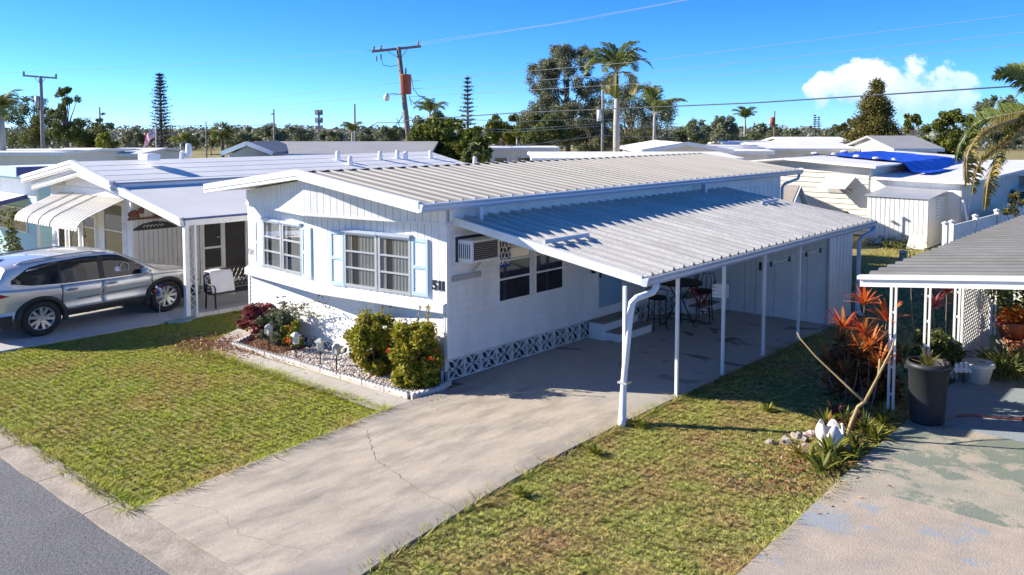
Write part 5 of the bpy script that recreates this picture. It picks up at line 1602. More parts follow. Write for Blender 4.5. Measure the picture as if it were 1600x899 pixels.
# ================================================================ LAWNS (blades nobody could count)
def lawn(name, label, region, n, mat, hgt=0.05, wid=0.011, seed=3, bbox=(0, 0, 1, 1), pw=None):
    r = np.random.default_rng(seed)
    x0, y0, x1, y1 = bbox
    P = np.stack([r.uniform(x0, x1, n), r.uniform(y0, y1, n)], 1)
    P = P[region(P[:, 0], P[:, 1])]
    # tufted: pull blades together and vary their height with a coarse noise
    N = len(P)
    cell = np.floor(P / 0.11); h1 = np.sin(cell[:, 0] * 12.9898 + cell[:, 1] * 78.233) * 43758.5453; h1 -= np.floor(h1)
    h2 = np.sin(cell[:, 0] * 39.346 + cell[:, 1] * 11.135) * 24634.6345; h2 -= np.floor(h2)
    ctr = (cell + 0.2 + 0.6 * np.stack([h1, h2], 1)) * 0.11
    P = P + (ctr - P) * r.uniform(0.1, 0.75, N)[:, None]
    hh = hgt * r.uniform(0.5, 1.3, N) * (0.55 + 0.9 * h1)
    ang = r.uniform(0, 2 * PI, N); lean = r.uniform(0.6, 2.8, N)
    d = np.stack([np.cos(ang), np.sin(ang)], 1); w = np.stack([-d[:, 1], d[:, 0]], 1) * (wid * r.uniform(0.6, 1.3, N))[:, None]
    base = np.concatenate([P, np.full((N, 1), GZ - 0.004)], 1)
    V = np.zeros((N, 3, 3)); V[:, 0] = base; V[:, 0, :2] += w; V[:, 1] = base; V[:, 1, :2] -= w
    V[:, 2] = base; V[:, 2, :2] += d * (hh * lean)[:, None]; V[:, 2, 2] += hh
    o = npobj(name, V.reshape(-1, 3), np.arange(N * 3).reshape(N, 3), mat)
    tag(o, label, 'grass', kind='stuff')
    return o
def leftlim(y): return np.interp(y, [-6.1, -4.3, -1.77, -1.7], [0.82, 0.62, 0.30, 0.28])
def wob(x, y, a=0.05): return a * np.sin(x * 7.1 + y * 3.3) * np.cos(y * 5.7 - x * 2.2) + a * 0.6 * np.sin(x * 17 + 1) * np.sin(y * 19)
def regA(x, y):
    m = (y > -6.06 + wob(x, y)) & (x > -8.44 + wob(x, y, .03)) & (x < leftlim(y) + wob(x, y, .04)) & (y < -1.70 + wob(x, y))
    m2 = (x > -8.40) & (x < -5.1) & (y >= -1.75) & (y < 0.9)
    walk = (np.interp(y, [-1.75, -1.4, -1.15, -0.85, -0.2, 0.0], [-5.2, -5.45, -5.93, -6.0, -6.55, -6.3]) + wob(x, y, .04))
    m2 &= (x < walk) | ((y > -0.1) & (x < -6.45))
    m3 = (x > -8.36) & (x < -6.42) & (y >= 0.9) & (y < 12)
    return m | m2 | m3
lawn('left_lawn', 'green and yellow lawn in front of the bowed white home', regA, 380000, L_GRASS, 0.027, 0.010, 3, (-8.5, -6.2, 1.0, 2.5))
lawn('side_lawn', 'strip of shaded grass between the two white homes', lambda x, y: (x > -8.36) & (x < -6.42), 12000, L_GRASS, 0.055, 0.014, 4, (-8.4, 2.5, -6.4, 12))
def rlim(y): return np.interp(y, [-6.05, -5.4, -4.8, -3.8, -2.7, -1.86, -0.8, 0.05, 0.1, 10.6, 10.7], [4.42, 4.1, 3.97, 3.84, 3.7, 3.62, 3.585, 3.56, 3.55, 3.55, 3.55])
def regB(x, y):
    m = (x > rlim(y) + 0.0 + np.abs(wob(x, y, .04))) & (x < np.where(y < 0.3, 6.92 + wob(x, y, .03), 6.86)) & (y > -6.05)
    bed = (x > np.interp(y, [-0.4, 0.6, 1.5, 5, 9], [6.9, 6.3, 5.8, 5.6, 5.9]) + wob(x, y, .15))
    return m & ~(bed & (y > -0.4) & (y < 8) & (np.sin(x * 91.7 + y * 57.3) > -0.55))
lawn('right_lawn', 'patchy dry lawn between the main driveway and the right neighbour', regB, 360000, L_GRASSDRY, 0.027, 0.010, 5, (3.5, -6.1, 7.0, 5.5))
lawn('lawn_edge', 'longer grass blades leaning over the concrete edges of the left lawn', lambda x, y: (y < -1.6) & ((np.abs(x - leftlim(y) + .02) < .045) | ((np.abs(y + 1.75) < .05) & (x > -5.1)) | (np.abs(y + 6.08) < .05)) & (y > -6.2) & (x < leftlim(y) + .05), 330000, L_GRASS, 0.085, 0.008, 13, (-8.5, -6.2, 1.0, -1.6))
lawn('lawn_edge', 'longer grass blades leaning over the concrete edges of the right lawn', lambda x, y: (np.abs(x - rlim(y) - .015) < .04) | ((np.abs(x - 6.9) < .04) & (y < .3)), 200000, L_GRASSDRY, 0.08, 0.008, 14, (3.4, -6.1, 7.0, 8))
lawn('back_lawn', 'sunlit grass behind the carport by the white garden shed', lambda x, y: ((x > 3.6) & (y < 11)) | ((y >= 10.7) & (x > 0.2)), 110000, L_GRASSDRY, 0.06, 0.015, 6, (-2, 5.5, 6.2, 23.9))

# fallen leaves on the walk and lawn
def litter(name, label, c, rx, ry, n, seed, mat=L_LITTER, size=0.05, z=-0.02):
    r = np.random.default_rng(seed)
    P = np.stack([c[0] + rx * r.normal(size=n) * .5, c[1] + ry * r.normal(size=n) * .5, np.full(n, z) + r.uniform(0, .045, n)], 1)
    o = leaves(name, P, size, mat, None, 0.35, seed); tag(o, label, 'fallen leaves', kind='stuff'); return o
litter('fallen_leaves', 'brown fallen leaves on the walkway below the dark red shrub', (-5.45, -1.35), 1.2, 0.7, 2200, 1, size=0.06)
litter('fallen_leaves', 'brown leaf mulch between the flower bed shrubs', (-4.3, -0.75), 1.6, 0.5, 1400, 2, z=-0.01)
litter('fallen_leaves', 'scattered dry leaves along the front of the right lawn bed', (6.3, 0.2), 0.9, 1.0, 700, 3, size=0.06, z=-0.03)
litter('fallen_leaves', 'brown leaf scraps on the white gravel under the ixora shrubs', (-0.9, -0.8), 1.6, 0.35, 260, 5, size=0.045, z=-0.0)

# ================================================================ FLOWER BED
struct(slab('flower_bed', [(-5.35, -1.12), (0.14, -1.0), (0.24, -0.1), (-0.02, 0.02), (-5.2, 0.02), (-5.6, -0.6)], GZ - 0.05, -0.022, 'soil'))
edging('bed_edging', 'scalloped pale stones edging the flower bed along the walkway', [(-5.72, -0.35), (-5.28, -1.12), (0.10, -1.04)])
edging('bed_edging', 'scalloped pale stones turning from the walkway to the breeze blocks', [(0.19, -1.02), (0.30, -0.45), (0.14, -0.02)])
# white gravel
def gravel(name, label, n, x0, x1, y0, y1, seed):
    r = np.random.default_rng(seed)
    ico = np.array([(1, 0, 0), (-1, 0, 0), (0, 1, 0), (0, -1, 0), (0, 0, 1), (0, 0, -1)], float)
    F0 = np.array([(0, 2, 4), (2, 1, 4), (1, 3, 4), (3, 0, 4), (2, 0, 5), (1, 2, 5), (3, 1, 5), (0, 3, 5)])
    V = []; F = []
    for i in range(n):
        s = r.uniform(.018, .04); q = r.uniform(.6, 1.3, 3) * s
        a = r.uniform(0, 6.28); c, sn = math.cos(a), math.sin(a)
        v = ico * q; v = np.stack([v[:, 0] * c - v[:, 1] * sn, v[:, 0] * sn + v[:, 1] * c, v[:, 2] * .8], 1)
        v += (r.uniform(x0, x1), r.uniform(y0, y1), -0.02 + r.uniform(0, .025))
        F.append(F0 + len(V) * 6); V.append(v)
    o = npobj(name, np.concatenate(V), np.concatenate(F), L_GRAVEL); tag(o, label, 'gravel', kind='stuff')
L_GRAVEL = LEAF('gravel_mix', [(0.62, 0.60, 0.57), (0.72, 0.71, 0.69), (0.45, 0.42, 0.39), (0.66, 0.55, 0.50), (0.70, 0.69, 0.66)], 0.0, 0.9)
gravel('white_gravel', 'white and grey gravel covering the flower bed', 3600, -3.9, 0.1, -1.02, -0.06, 8)

# solar path lights
def lantern_light(x, y, lab):
    t = thing('path_light', lab, 'path light', (x, y, -0.02), random.uniform(0, 1.5), 'solar path lights in the flower bed')
    MB().tube([(0, 0, -0.05), (0, 0, 0.30)], 0.014, 6).build('stake', 'black', t)
    b = MB(); b.lathe([(0.055, 0.30), (0.07, 0.33), (0.07, 0.35)], 4); b.build('base', 'grey_trim', t)
    b = MB(); b.box(-.045, -.045, .35, .045, .045, .46); g = b.build('lantern', 'lantern', t)
    b = MB()
    for a, c in ((-.05, -.05), (.05, -.05), (.05, .05), (-.05, .05)): b.box(a - .008, c - .008, .34, a + .008, c + .008, .47)
    b.build('posts', 'grey_trim', g)
    b = MB(); b.lathe([(0.115, 0.46), (0.105, 0.485), (0.04, 0.53), (0.0, 0.535)], 4); b.build('cap', 'grey_trim', t)
for (x, y), l in zip(((-4.42, -0.78), (-3.42, -0.82), (-2.66, -0.80), (-2.10, -0.84)), ('grey lantern path light in front of the orange flowering plant', 'grey lantern path light at the left end of the white gravel', 'grey lantern path light in the middle of the white gravel', 'grey lantern path light touching the left ixora shrub')):
    lantern_light(x, y, l)

# ---------------------------------------------------------------- ixora shrubs
def shrub(name, label, base, rad, hgt, nl, mat, lsize, seed, cat='shrub', flowers=0, shoots=0, group=None, nclump=26, low=0.18, fmat=None):
    rs = random.Random(seed)
    t = thing(name, label, cat, (base[0], base[1], -0.02), 0, group)
    C = []; R = []
    for i in range(nclump):
        a = rs.uniform(0, 2 * PI); q = rs.random() ** 0.5; zz = rs.uniform(low, 0.93)
        env = math.sqrt(max(0.05, 1 - ((zz - 0.5) / 0.58) ** 2))
        C.append((rad * env * q * 0.85 * math.cos(a), rad * env * q * 0.85 * math.sin(a) * 0.85, zz * hgt)); R.append(rad * rs.uniform(0.20, 0.36))
    b = MB()
    for i in range(9):
        c = C[i]; b.tube([(rs.uniform(-.06, .06), rs.uniform(-.06, .06), 0), (c[0] * .5, c[1] * .5, c[2] * .55), c], [.018, .012, .006], 5)
    b.build('stem', 'bark', t)
    leaves('foliage', blob_points(C, R, nl, seed, 0.35), lsize, mat, t, 0.5, seed)
    top = [c for c in C if c[2] > hgt * 0.55] or C
    if shoots:
        P = []
        b = MB()
        for i in range(shoots):
            c = rs.choice(top); h = rs.uniform(.22, .5); dx, dy = rs.uniform(-.1, .1), rs.uniform(-.1, .1)
            b.tube([c, (c[0] + dx, c[1] + dy, c[2] + h)], [.008, .004], 4)
            for k in range(22):
                q = rs.random(); P.append((c[0] + dx * q + rs.gauss(0, .02), c[1] + dy * q + rs.gauss(0, .02), c[2] + h * q))
        s_ = b.build('shoot', 'bark', t); leaves('shoot_leaves', P, lsize * .8, mat, t, .5, seed + 5)
    for i in range(flowers):
        c = rs.choice(C); d = Vector((rs.gauss(0, 1), rs.gauss(0, 1) - 0.9, rs.gauss(0.5, 1))).normalized()
        p = Vector(c) + d * (rad * 0.33)
        P = np.array([(p.x + rs.gauss(0, .028), p.y + rs.gauss(0, .028), p.z + rs.gauss(0, .024)) for k in range(26)])
        leaves('flower', P, 0.04, fmat or L_FLOWER, t, 0.7, seed + 20 + i)
    return t
shrub('ixora_shrub', 'left of the two tall green shrubs with orange flowers by the front wall', (-1.50, -0.50), 0.53, 1.14, 13500, L_IXORA, 0.078, 23, flowers=5, shoots=12, low=.04, nclump=52, group='ixora shrubs in the flower bed')
shrub('ixora_shrub', 'right tall green shrub with orange flowers at the house corner below the number', (-0.30, -0.50), 0.56, 1.10, 13500, L_IXORA, 0.078, 12, flowers=7, shoots=13, low=.04, nclump=54, group='ixora shrubs in the flower bed')
shrub('croton_shrub', 'dark red leafy shrub at the left end of the flower bed', (-5.45, -0.35), 0.56, 0.74, 1500, L_RED, 0.14, 13, nclump=20, low=0.3)
shrub('hibiscus_shrub', 'grey-green shrub with orange blooms beside the dark red shrub', (-4.62, -0.45), 0.52, 0.72, 3400, L_GREY, 0.07, 14, flowers=0, nclump=20)
shrub('hibiscus_shrub', 'low bright green plant with large orange flowers behind a path light', (-4.02, -0.42), 0.34, 0.62, 1500, L_LIME, 0.07, 15, flowers=6, nclump=12)
# arching spray of a climbing shrub
t = thing('arching_shrub', 'thin arching spray of grey-green leaves reaching over the low shrubs', 'plant', (-4.75, -0.25, -0.02))
rs = random.Random(4); b = MB(); P = []
for k in range(7):
    x1 = rs.uniform(0.5, 2.0) if k > 1 else 0.3; h = rs.uniform(.75, 1.15)
    pts = [(x1 * q + .1 * k * q * 0, -0.12 * q + rs.uniform(-.02, .02), h * math.sin(PI * min(1, q * .72)) * 1.05) for q in [i / 9 for i in range(10)]]
    b.tube(pts, [.010 - .0007 * i for i in range(10)], 4)
    for p in pts[3:]:
        for j in range(9): P.append((p[0] + rs.gauss(0, .07), p[1] + rs.gauss(0, .05), p[2] + rs.gauss(0, .05)))
b.build('stem', 'bark', t); leaves('foliage', P, 0.07, L_GREY, t, .5, 5)

# ---------------------------------------------------------------- rosettes
def rosette_mesh(name, n, L, w, mat, seed, droop=0.7, up=1.0, seg=4):
    r = random.Random(seed); V = []; F = []
    for i in range(n):
        a = r.uniform(0, 2 * PI); l = L * r.uniform(.6, 1.1); e = r.uniform(.25, 1.25) * up
        d = Vector((math.cos(a), math.sin(a), 0)); s = Vector((-d.y, d.x, 0))
        p = Vector((0, 0, r.uniform(-.05, .05) * L)); v = d * math.cos(e) + Vector((0, 0, math.sin(e)))
        o = len(V)
        for k in range(seg + 1):
            q = k / seg; ww = w * (0.5 + 1.2 * q) * (1 - q) ** 0.6 if q < 1 else 0
            V += [p + s * ww + Vector((0, 0, ww * .3)), p - s * ww + Vector((0, 0, ww * .3))]
            p = p + v * (l / seg); v = (v + Vector((0, 0, -droop / seg * (0.5 + q)))).normalized()
        F += [(o + 2 * k, o + 2 * k + 1, o + 2 * k + 3, o + 2 * k + 2) for k in range(seg)]
    me = bpy.data.meshes.new(name); me.from_pydata([tuple(v) for v in V], [], F); me.materials.append(mat); me.update()
    return me
def ti_plant(label, x, y, heads, mat, L=0.42, w=0.035, n=26, seed=1, name='ti_plant', group=None):
    t = thing(name, label, 'plant', (x, y, -0.03), 0, group)
    r = random.Random(seed)
    for k, (dx, dy, z) in enumerate(heads):
        MB().tube([(dx * .3, dy * .3, 0), (dx * .8, dy * .8, z * .5), (dx, dy, z)], [.018, .013, .010], 6).build('stem', 'bark', t)
        obj('leaf_rosette', rosette_mesh('leaf_rosette', n, L * r.uniform(.8, 1.15), w, mat, seed * 10 + k), t, (dx, dy, z))
    return t
ti_plant('tall ti plant with flaming orange red leaves beside the thin right carport posts', 5.95, 3.9, [(0, 0, 1.62), (0.32, 0.15, 1.38), (0.05, -0.12, 1.15), (-0.3, -.1, 1.2)], L_TI, 0.44, 0.036, 30, 3)
ti_plant('dull brown ti plant under the orange one at the right lawn edge', 5.75, 3.75, [(-.15, 0, .95), (.25, -.2, .8), (0, .2, .7), (.35, .25, .85), (-.25, -.25, .62), (.1, -.35, .5), (.3, 0, .45)], L_TIDARK, 0.42, 0.022, 40, 5)
ti_plant('orange tipped ti plant with narrow leaves under the tall red one', 6.15, 3.6, [(0, 0, .98), (-.2, .1, .85), (.2, -.15, .75)], LEAF('orange_leaf', [(.70, .28, .05), (.60, .17, .04), (.42, .20, .05)], .3), 0.42, 0.022, 34, 6)
ti_plant('red leaved ti plant behind the potted plants under the right carport', 6.35, 7.4, [(0, 0, 1.35), (.25, .2, 1.15), (-.3, .2, 1.0)], L_RED, 0.45, 0.035, 30, 7)
ti_plant('spiky yellow green dracaena on a bare stem under the right carport roof edge', 5.95, 7.3, [(-.25, 0, 1.72)], L_BROM, 0.55, 0.016, 60, 8, 'dracaena')
ti_plant('spiky yellow green dracaena beside the lattice under the right carport', 6.55, 7.8, [(.1, 0, 1.7)], L_BROM, 0.5, 0.016, 60, 9, 'dracaena')
def brom(label, x, y, n, L, w, mat, seed, name='bromeliad', z=-0.03, group=None):
    o = obj(name, rosette_mesh(name, n, L, w, mat, seed, 0.8), None, (x, y, z)); tag(o, label, 'plant', group); return o
brom('broad yellow green plant in front of the white tulip planter', 6.52, 1.02, 26, 0.40, 0.035, L_LIME, 31, 'ground_plant')
brom('strappy green plant at the foot of the forked bare trunk', 6.62, 1.72, 34, 0.42, 0.018, L_BROM, 32, 'ground_plant')
brom('orange yellow bromeliad between the planter and the bare trunk', 6.15, 2.0, 28, 0.36, 0.028, LEAF('bromeliad_orange', [(.42, .16, .04), (.36, .27, .05), (.40, .06, .04), (.24, .24, .05)], .3), 33)
brom('red bromeliad at the foot of the brown ti plant', 6.35, 2.5, 26, 0.34, 0.03, L_RED, 34)
brom('green fern clump beside the charcoal bin', 6.62, 2.9, 60, 0.40, 0.016, L_BUSH, 35, 'fern')
brom('green fern clump left of the charcoal bin behind the bare trunk', 6.5, 2.4, 46, 0.34, 0.016, L_BUSH, 36, 'fern')
brom('bright green strappy plant at the corner of the right driveway bed', 6.72, 1.25, 30, 0.32, 0.02, L_LIME, 37, 'ground_plant')
brom('low yellow leaved plant among the pink stones', 6.12, 0.85, 24, 0.26, 0.022, LEAF('ylw', [(.34, .20, .05), (.30, .28, .05), (.2, .1, .04)], .3), 38, 'ground_plant')
for k, (x_, y_, lab) in enumerate(((6.20, 2.45, 'yellow green bromeliad left of the forked trunk'), (6.0, 2.2, 'orange tinged bromeliad nearest the shaded lawn'), (6.45, 1.05, 'small green bromeliad right in front of the planter'), (6.3, 0.72, 'yellow tuft at the front tip of the right bed'), (6.68, 0.78, 'green tuft overhanging the right driveway edge'), (6.75, 2.15, 'leafy green clump between the trunk and the bin'), (6.6, 0.45, 'brown tipped tuft at the corner of the green slab'), (5.92, 2.75, 'dull red bromeliad in the shade left of the brown ti plant'))):
    brom(lab, x_, y_, 26, .34, .026, (L_BROM, L_LIME, L_BUSH, L_RED)[(k if k != 7 else 3) % 4 if k != 3 else 1], 80 + k)
for k, (x_, y_, lab) in enumerate(((4.05, -2.72, 'bright green weed clump near the driveway crack on the right lawn'), (3.95, -1.0, 'green weed tuft by the driveway edge below the downspout'), (3.85, 0.35, 'grassy tuft at the foot of the downspout'), (5.0, 2.35, 'green weed clump at the edge of the carport shadow'))):
    brom(lab, x_, y_, 80, .17, .012, L_LIME, 95 + k, 'weed_clump')
shrub('undergrowth_shrub', 'dark tangled shrub below the ti plants at the right lawn edge', (5.85, 4.1), 0.70, 0.95, 5200, L_TIDARK, 0.12, 41, nclump=20)
shrub('undergrowth_shrub', 'dark green shrub behind the charcoal bin under the right carport', (6.35, 6.2), 0.7, 0.9, 2600, L_DARK, 0.10, 42, nclump=20)
# forked bare trunk
t = thing('bare_shrub', 'leafless pale forked trunk leaning over the right lawn bed', 'shrub', (6.42, 1.85, -0.05))
b = MB(); b.tube([(0, 0, 0), (0.05, 0.06, .28), (.12, .12, .52), (.22, .16, .62)], [.036, .030, .027, .025], 8); b.tube([(.2, .16, .6), (.34, .22, .95), (.50, .35, 1.40), (.52, .36, 1.52)], [.024, .020, .016, .012], 8); b.tube([(.36, .24, .98), (.34, .34, 1.15), (.33, .36, 1.22)], [.024, .02, .016], 8); b.build('trunk', 'tantrunk', t, smooth=True)
MB().tube([(.19, .15, .60), (-.05, .12, .80), (-.5, .05, 1.18), (-.72, 0, 1.42), (-.78, 0.02, 1.50)], [.020, .017, .014, .012, .008], 8).build('limb', 'tantrunk', t, smooth=True)
# white tulip planter, rocks
t = thing('tulip_planter', 'white tulip-shaped ceramic planter among stones at the lawn edge', 'planter', (6.36, 1.38, -0.03), 0.4)
b = MB(); b.lathe([(0.0, 0), (0.12, 0.0), (0.17, 0.12), (0.19, 0.26), (0.16, 0.26), (0.14, 0.1), (0, 0.08)], 20); b.build('bowl', 'white_glaze', t, smooth=True)
for k in range(5):
    a = k * 2 * PI / 5; d = Vector((math.cos(a), math.sin(a), 0)); s = Vector((-d.y, d.x, 0)); b = MB(); vs = []
    for i in range(6):
        q = i / 5; w = .108 * math.sin(PI * (0.30 + 0.60 * q)); rr = .165 + .035 * math.sin(q * 2.6) - 0.01 * q
        for j in (-1, 0, 1): vs.append(d * (rr - abs(j) * .02) + s * (w * j) + Vector((0, 0, .12 + .26 * q)))
    b.add(vs, [(i * 3 + j, i * 3 + j + 1, (i + 1) * 3 + j + 1, (i + 1) * 3 + j) for i in range(5) for j in range(2)])
    o = b.build('petal', 'white_glaze', t, smooth=True); m_ = o.modifiers.new('t', 'SOLIDIFY'); m_.thickness = 0.02
MAT['stone_pale'] = M('pale_stone', (0.33, 0.29, 0.25), 0.9, var=0.2, vs=10, bump=0.4)
def rock(label, x, y, r, mat, seed, z=0.0, name='rock'):
    o = MB().blob((0, 0, 0), tuple(q * .85 for q in r), seed, 0.8, 9, 6).build(name, mat, None, loc=(x, y, z + r[2] * .15 - 0.035)); tag(o, label, 'rock'); o.rotation_euler = (0, 0, seed * 1.3)
rock('dark grey stone behind the white tulip planter', 6.18, 1.72, (.16, .12, .12), 'stone', 1, 0.06)
rock('pale flat stone left of the white tulip planter', 5.84, 1.52, (.17, .1, .06), 'stone_pale', 2)
rock('pale stone at the lawn edge nearest the shadow of the downspout', 5.80, 1.18, (.12, .09, .08), 'stone_pale', 3)
rock('pink stone just in front of the tulip planter', 6.15, 1.05, (.09, .16, .10), 'pinkstone', 4)
rock('pink stone behind the pale flat stone', 5.95, 1.72, (.14, .08, .07), 'pinkstone', 5)
rock('small pale stone nearest the lawn', 5.62, 1.02, (.09, .07, .05), 'stone_pale', 6)
rock('small dark stone to the right of the tulip planter', 6.60, 1.50, (.09, .08, .09), 'stone', 7)
# charcoal bin with a plant in it
t = thing('garbage_can', 'tall charcoal plastic bin used as a planter by the thin white posts', 'bin', (7.10, 3.42, 0.0))
b = MB(); b.lathe([(0.0, 0), (0.235, 0.0), (0.25, 0.03), (0.29, 0.86), (0.315, 0.87), (0.32, 0.90), (0.30, 0.95), (0.28, 0.94), (0.27, 0.80), (0, 0.80)], 32); b.build('body', 'bin', t, smooth=True)
b = MB()
for s in (1, -1): b.box(s * .30 - .03, -.08, .80, s * .30 + .03, .08, .86)
b.build('handle', 'bin', t)
tag(obj('potted_plant', rosette_mesh('potted_plant', 34, .36, .028, L_BROM, 51, .9), None, (7.1, 3.42, .84)), 'yellow green strappy plant growing out of the charcoal bin', 'plant')
# pots beyond the lattice
def pot(label, x, y, r, h, mat, name='flower_pot', z=0.0):
    b = MB(); b.lathe([(0, 0), (r * .72, 0), (r * .92, h * .75), (r * 1.04, h * .8), (r * 1.04, h), (r * .92, h), (r * .86, h * .78), (0, h * .76)], 24)
    o = b.build(name, mat, None, True, (x, y, z)); tag(o, label, 'flower pot'); return o
pot('large cream glazed pot at the foot of the white lattice', 7.18, 6.25, 0.27, 0.36, 'white_glaze')
pot('upper terracotta pot with orange flowers by the lattice', 7.35, 8.3, 0.30, 0.36, 'terracotta', z=0.42)
pot('lower terracotta pot standing before the orange flowers', 7.55, 7.9, 0.28, 0.34, 'terracotta', z=0.18)
pot('small dark terracotta pot beside the trailing grassy plant', 7.62, 7.2, 0.2, 0.22, 'terracotta')
tag(slab('pot_stand', [(7.05, 8.0), (7.75, 7.6), (7.95, 8.3), (7.2, 8.7)], 0.0, 0.18, 'tread'), 'low brown stand carrying terracotta pots', 'plant stand')
tag(slab('pot_stand', [(7.1, 8.05), (7.6, 8.05), (7.6, 8.6), (7.1, 8.6)], 0.185, 0.42, 'tread'), 'upper brown stand under the orange flowering pot', 'plant stand')
P = np.random.default_rng(1).normal(size=(420, 3)) * (.14, .14, .08) + (7.35, 8.3, .86); tag(leaves('marigold', P, .08, LEAF('marigold_petal', [(.75, .28, .02), (.7, .12, .03), (.25, .25, .04)], .3), None, .7, 2), 'orange flowers in the upper terracotta pot', 'flowers', kind='stuff')
P = np.random.default_rng(2).normal(size=(900, 3)) * (.38, .32, .22) + (7.75, 9.2, 1.05); tag(leaves('dark_shrub', P, .14, L_DARK, None, .55, 2), 'dark broad-leaved plant behind the orange flowers', 'plant')
P = np.random.default_rng(3).normal(size=(700, 3)) * (.26, .24, .12) + (7.5, 6.9, .22); tag(leaves('trailing_plant', P, .22, L_DARK, None, .12, 3), 'trailing grassy plant beside the cream pot', 'plant', kind='stuff')
brom('fern growing between the cream pot and the terracotta pots', 7.5, 7.1, 40, .45, .014, L_DARK, 61, 'fern', 0.15)
P = np.random.default_rng(4).normal(size=(600, 3)) * (.25, .3, .25) + (6.75, 8.6, 1.55); tag(leaves('climbing_plant', P, .12, L_BUSH, None, .55, 4), 'climber growing over the white lattice', 'plant', kind='stuff')
# small ornamental fence piece on the cream pot
t = thing('plant_ornament', 'little white picket ornament hung on the cream pot', 'ornament', (7.02, 5.95, 0.0), 0.6)
for k in range(4): MB().box(-.15 + k * .08, -.012, .20, -.09 + k * .08, .012, .36 + (.03 if k in (1, 2) else 0)).build('picket', 'flagwhite', t)
MB().box(-.17, -.016, .24, .17, -.013, .28).build('rail', 'flagwhite', t); MB().tube([(0, 0, 0), (0, 0, .22)], .008, 5).build('stake', 'black', t)
# white lattice screen
def lattice(name, label, p, q, z0, z1, step=0.13):
    X = frameM((0, 0), (q[0] - p[0], q[1] - p[1])); L = wlen(p, q); t = thing(name, label, 'lattice', (p[0], p[1], 0))
    f = MB(); f.X = X; f.box(0, -.02, z0, .04, .02, z1); f.box(L - .04, -.02, z0, L, .02, z1); f.box(.04, -.02, z1 - .04, L - .04, .02, z1); f.box(.04, -.02, z0, L - .04, .02, z0 + .04); f.build('frame', 'trim', t)
    b = MB(); b.X = X
    H = z1 - z0; n = int((L + H) / step)
    for i in range(1, n):
        c = i * step
        for sgn in (1, -1):
            # strip u + z = c (or mirrored)
            u0, u1 = max(0, c - H), min(L, c)
            if u1 - u0 < .05: continue
            P0, P1 = (u0, c - u0), (u1, c - u1)
            if sgn < 0: P0, P1 = (L - P0[0], P0[1]), (L - P1[0], P1[1])
            b.beam((P0[0], .006 * sgn, z0 + P0[1]), (P1[0], .006 * sgn, z0 + P1[1]), .010, .030, up=(0, 1, 0) if False else (0, 0, 1))
    o = b.build('lattice_strips', 'trim', t); o['kind'] = 'stuff'
    return t
lattice('trellis', 'white diamond lattice screen beside the cream pot', (6.86, 6.42), (6.86, 8.6), 0.12, 2.12)
lattice('trellis', 'white diamond lattice screen further back behind the terracotta pots', (6.95, 10.4), (8.0, 10.4), 0.8, 2.2)
# orange garden hose on the patio
b = MB(); pts = [(7.40, 3.95, .014)]
for i in range(1, 16):
    q = i / 15; pts.append((7.40 + 1.9 * q, 3.98 + 0.50 * math.sin(q * 2.6) + .03 * math.sin(q * 17), .014))
b.tube(pts, .014, 7); tag(b.build('garden_hose', 'orange', None, True), 'reddish orange garden hose running across the shaded patio', 'hose')
b = MB(); b.tube([(0, 0, 0), (.18, .02, 0)], .035, 8); tag(b.build('hose_connector', 'red', None, loc=(8.22, 4.42, .035)), 'red connector joining the garden hose', 'hose fitting')
# blue box and dark workbench at the right edge
bb_ = thing('storage_box', 'deep blue storage cabinet against the wall under the right carport', 'cabinet', (8.35, 10.6, 0))
MB().box(0, 0, 0.02, 1.1, .6, 2.05).build('body', 'bluebox', bb_, bevel=.02); MB().box(.53, -.012, .05, .56, -.002, 2.0).build('door_gap', 'navy', bb_); MB().box(.60, -.03, 1.0, .63, -.003, 1.2).build('handle', 'greymetal', bb_)
wb = thing('potting_table', 'dark legged wooden table with tools under the right carport', 'table', (8.0, 8.2, 0))
MB().box(0, 0, .98, 1.4, .6, 1.03).build('table_top', 'tread', wb)
for x in (.05, 1.35):
    for y in (.05, .55): MB().box(x - .035, y - .035, 0, x + .035, y + .035, .98).build('leg', 'navy', wb)
MB().box(.05, .03, .25, 1.35, .06, .31).build('rail', 'navy', wb)
P = np.random.default_rng(9).normal(size=(260, 3)) * (.25, .15, .12) + (8.5, 8.5, 1.22); tag(leaves('potted_plant', P, .13, L_DARK, None, .55, 2), 'dark leafy plant on the legged table', 'plant')

# ================================================================ BAR TABLE AND CHAIRS UNDER THE CARPORT
def ring(c, r, n=18, z=0.0): return [(c[0] + r * math.cos(2 * PI * k / n), c[1] + r * math.sin(2 * PI * k / n), z) for k in range(n + 1)]
bt = thing('bar_table', 'tall black wrought iron bar table under the carport', 'table', (0.95, 6.55, 0))
b = MB(); b.lathe([(0, 1.00), (.50, 1.0), (.52, 1.02), (.50, 1.04), (0, 1.04)], 28); b.build('table_top', 'iron', bt)
b = MB()
for k in range(4):
    a = k * PI / 2 + .4; c, s = math.cos(a), math.sin(a)
    b.tube([(c * .36, s * .36, .0), (c * .20, s * .20, .30), (c * .06, s * .06, .62), (c * .22, s * .22, .90), (c * .42, s * .42, 1.0)], .014, 6)
    b.tube([(c * .36, s * .36, 0), (c * .42, s * .42, .03), (c * .38, s * .38, .06)], .014, 5)
b.build('pedestal', 'iron', bt)
b = MB(); b.tube(ring((0, 0), .27, 20, .22), .011, 5)
for k in range(9):
    a = k * 2 * PI / 9; b.tube([(0, -.06, .72), (.26 * math.cos(a), -.06, .72 + .26 * math.sin(a))], .008, 4)
b.build('ornament', 'iron', bt)
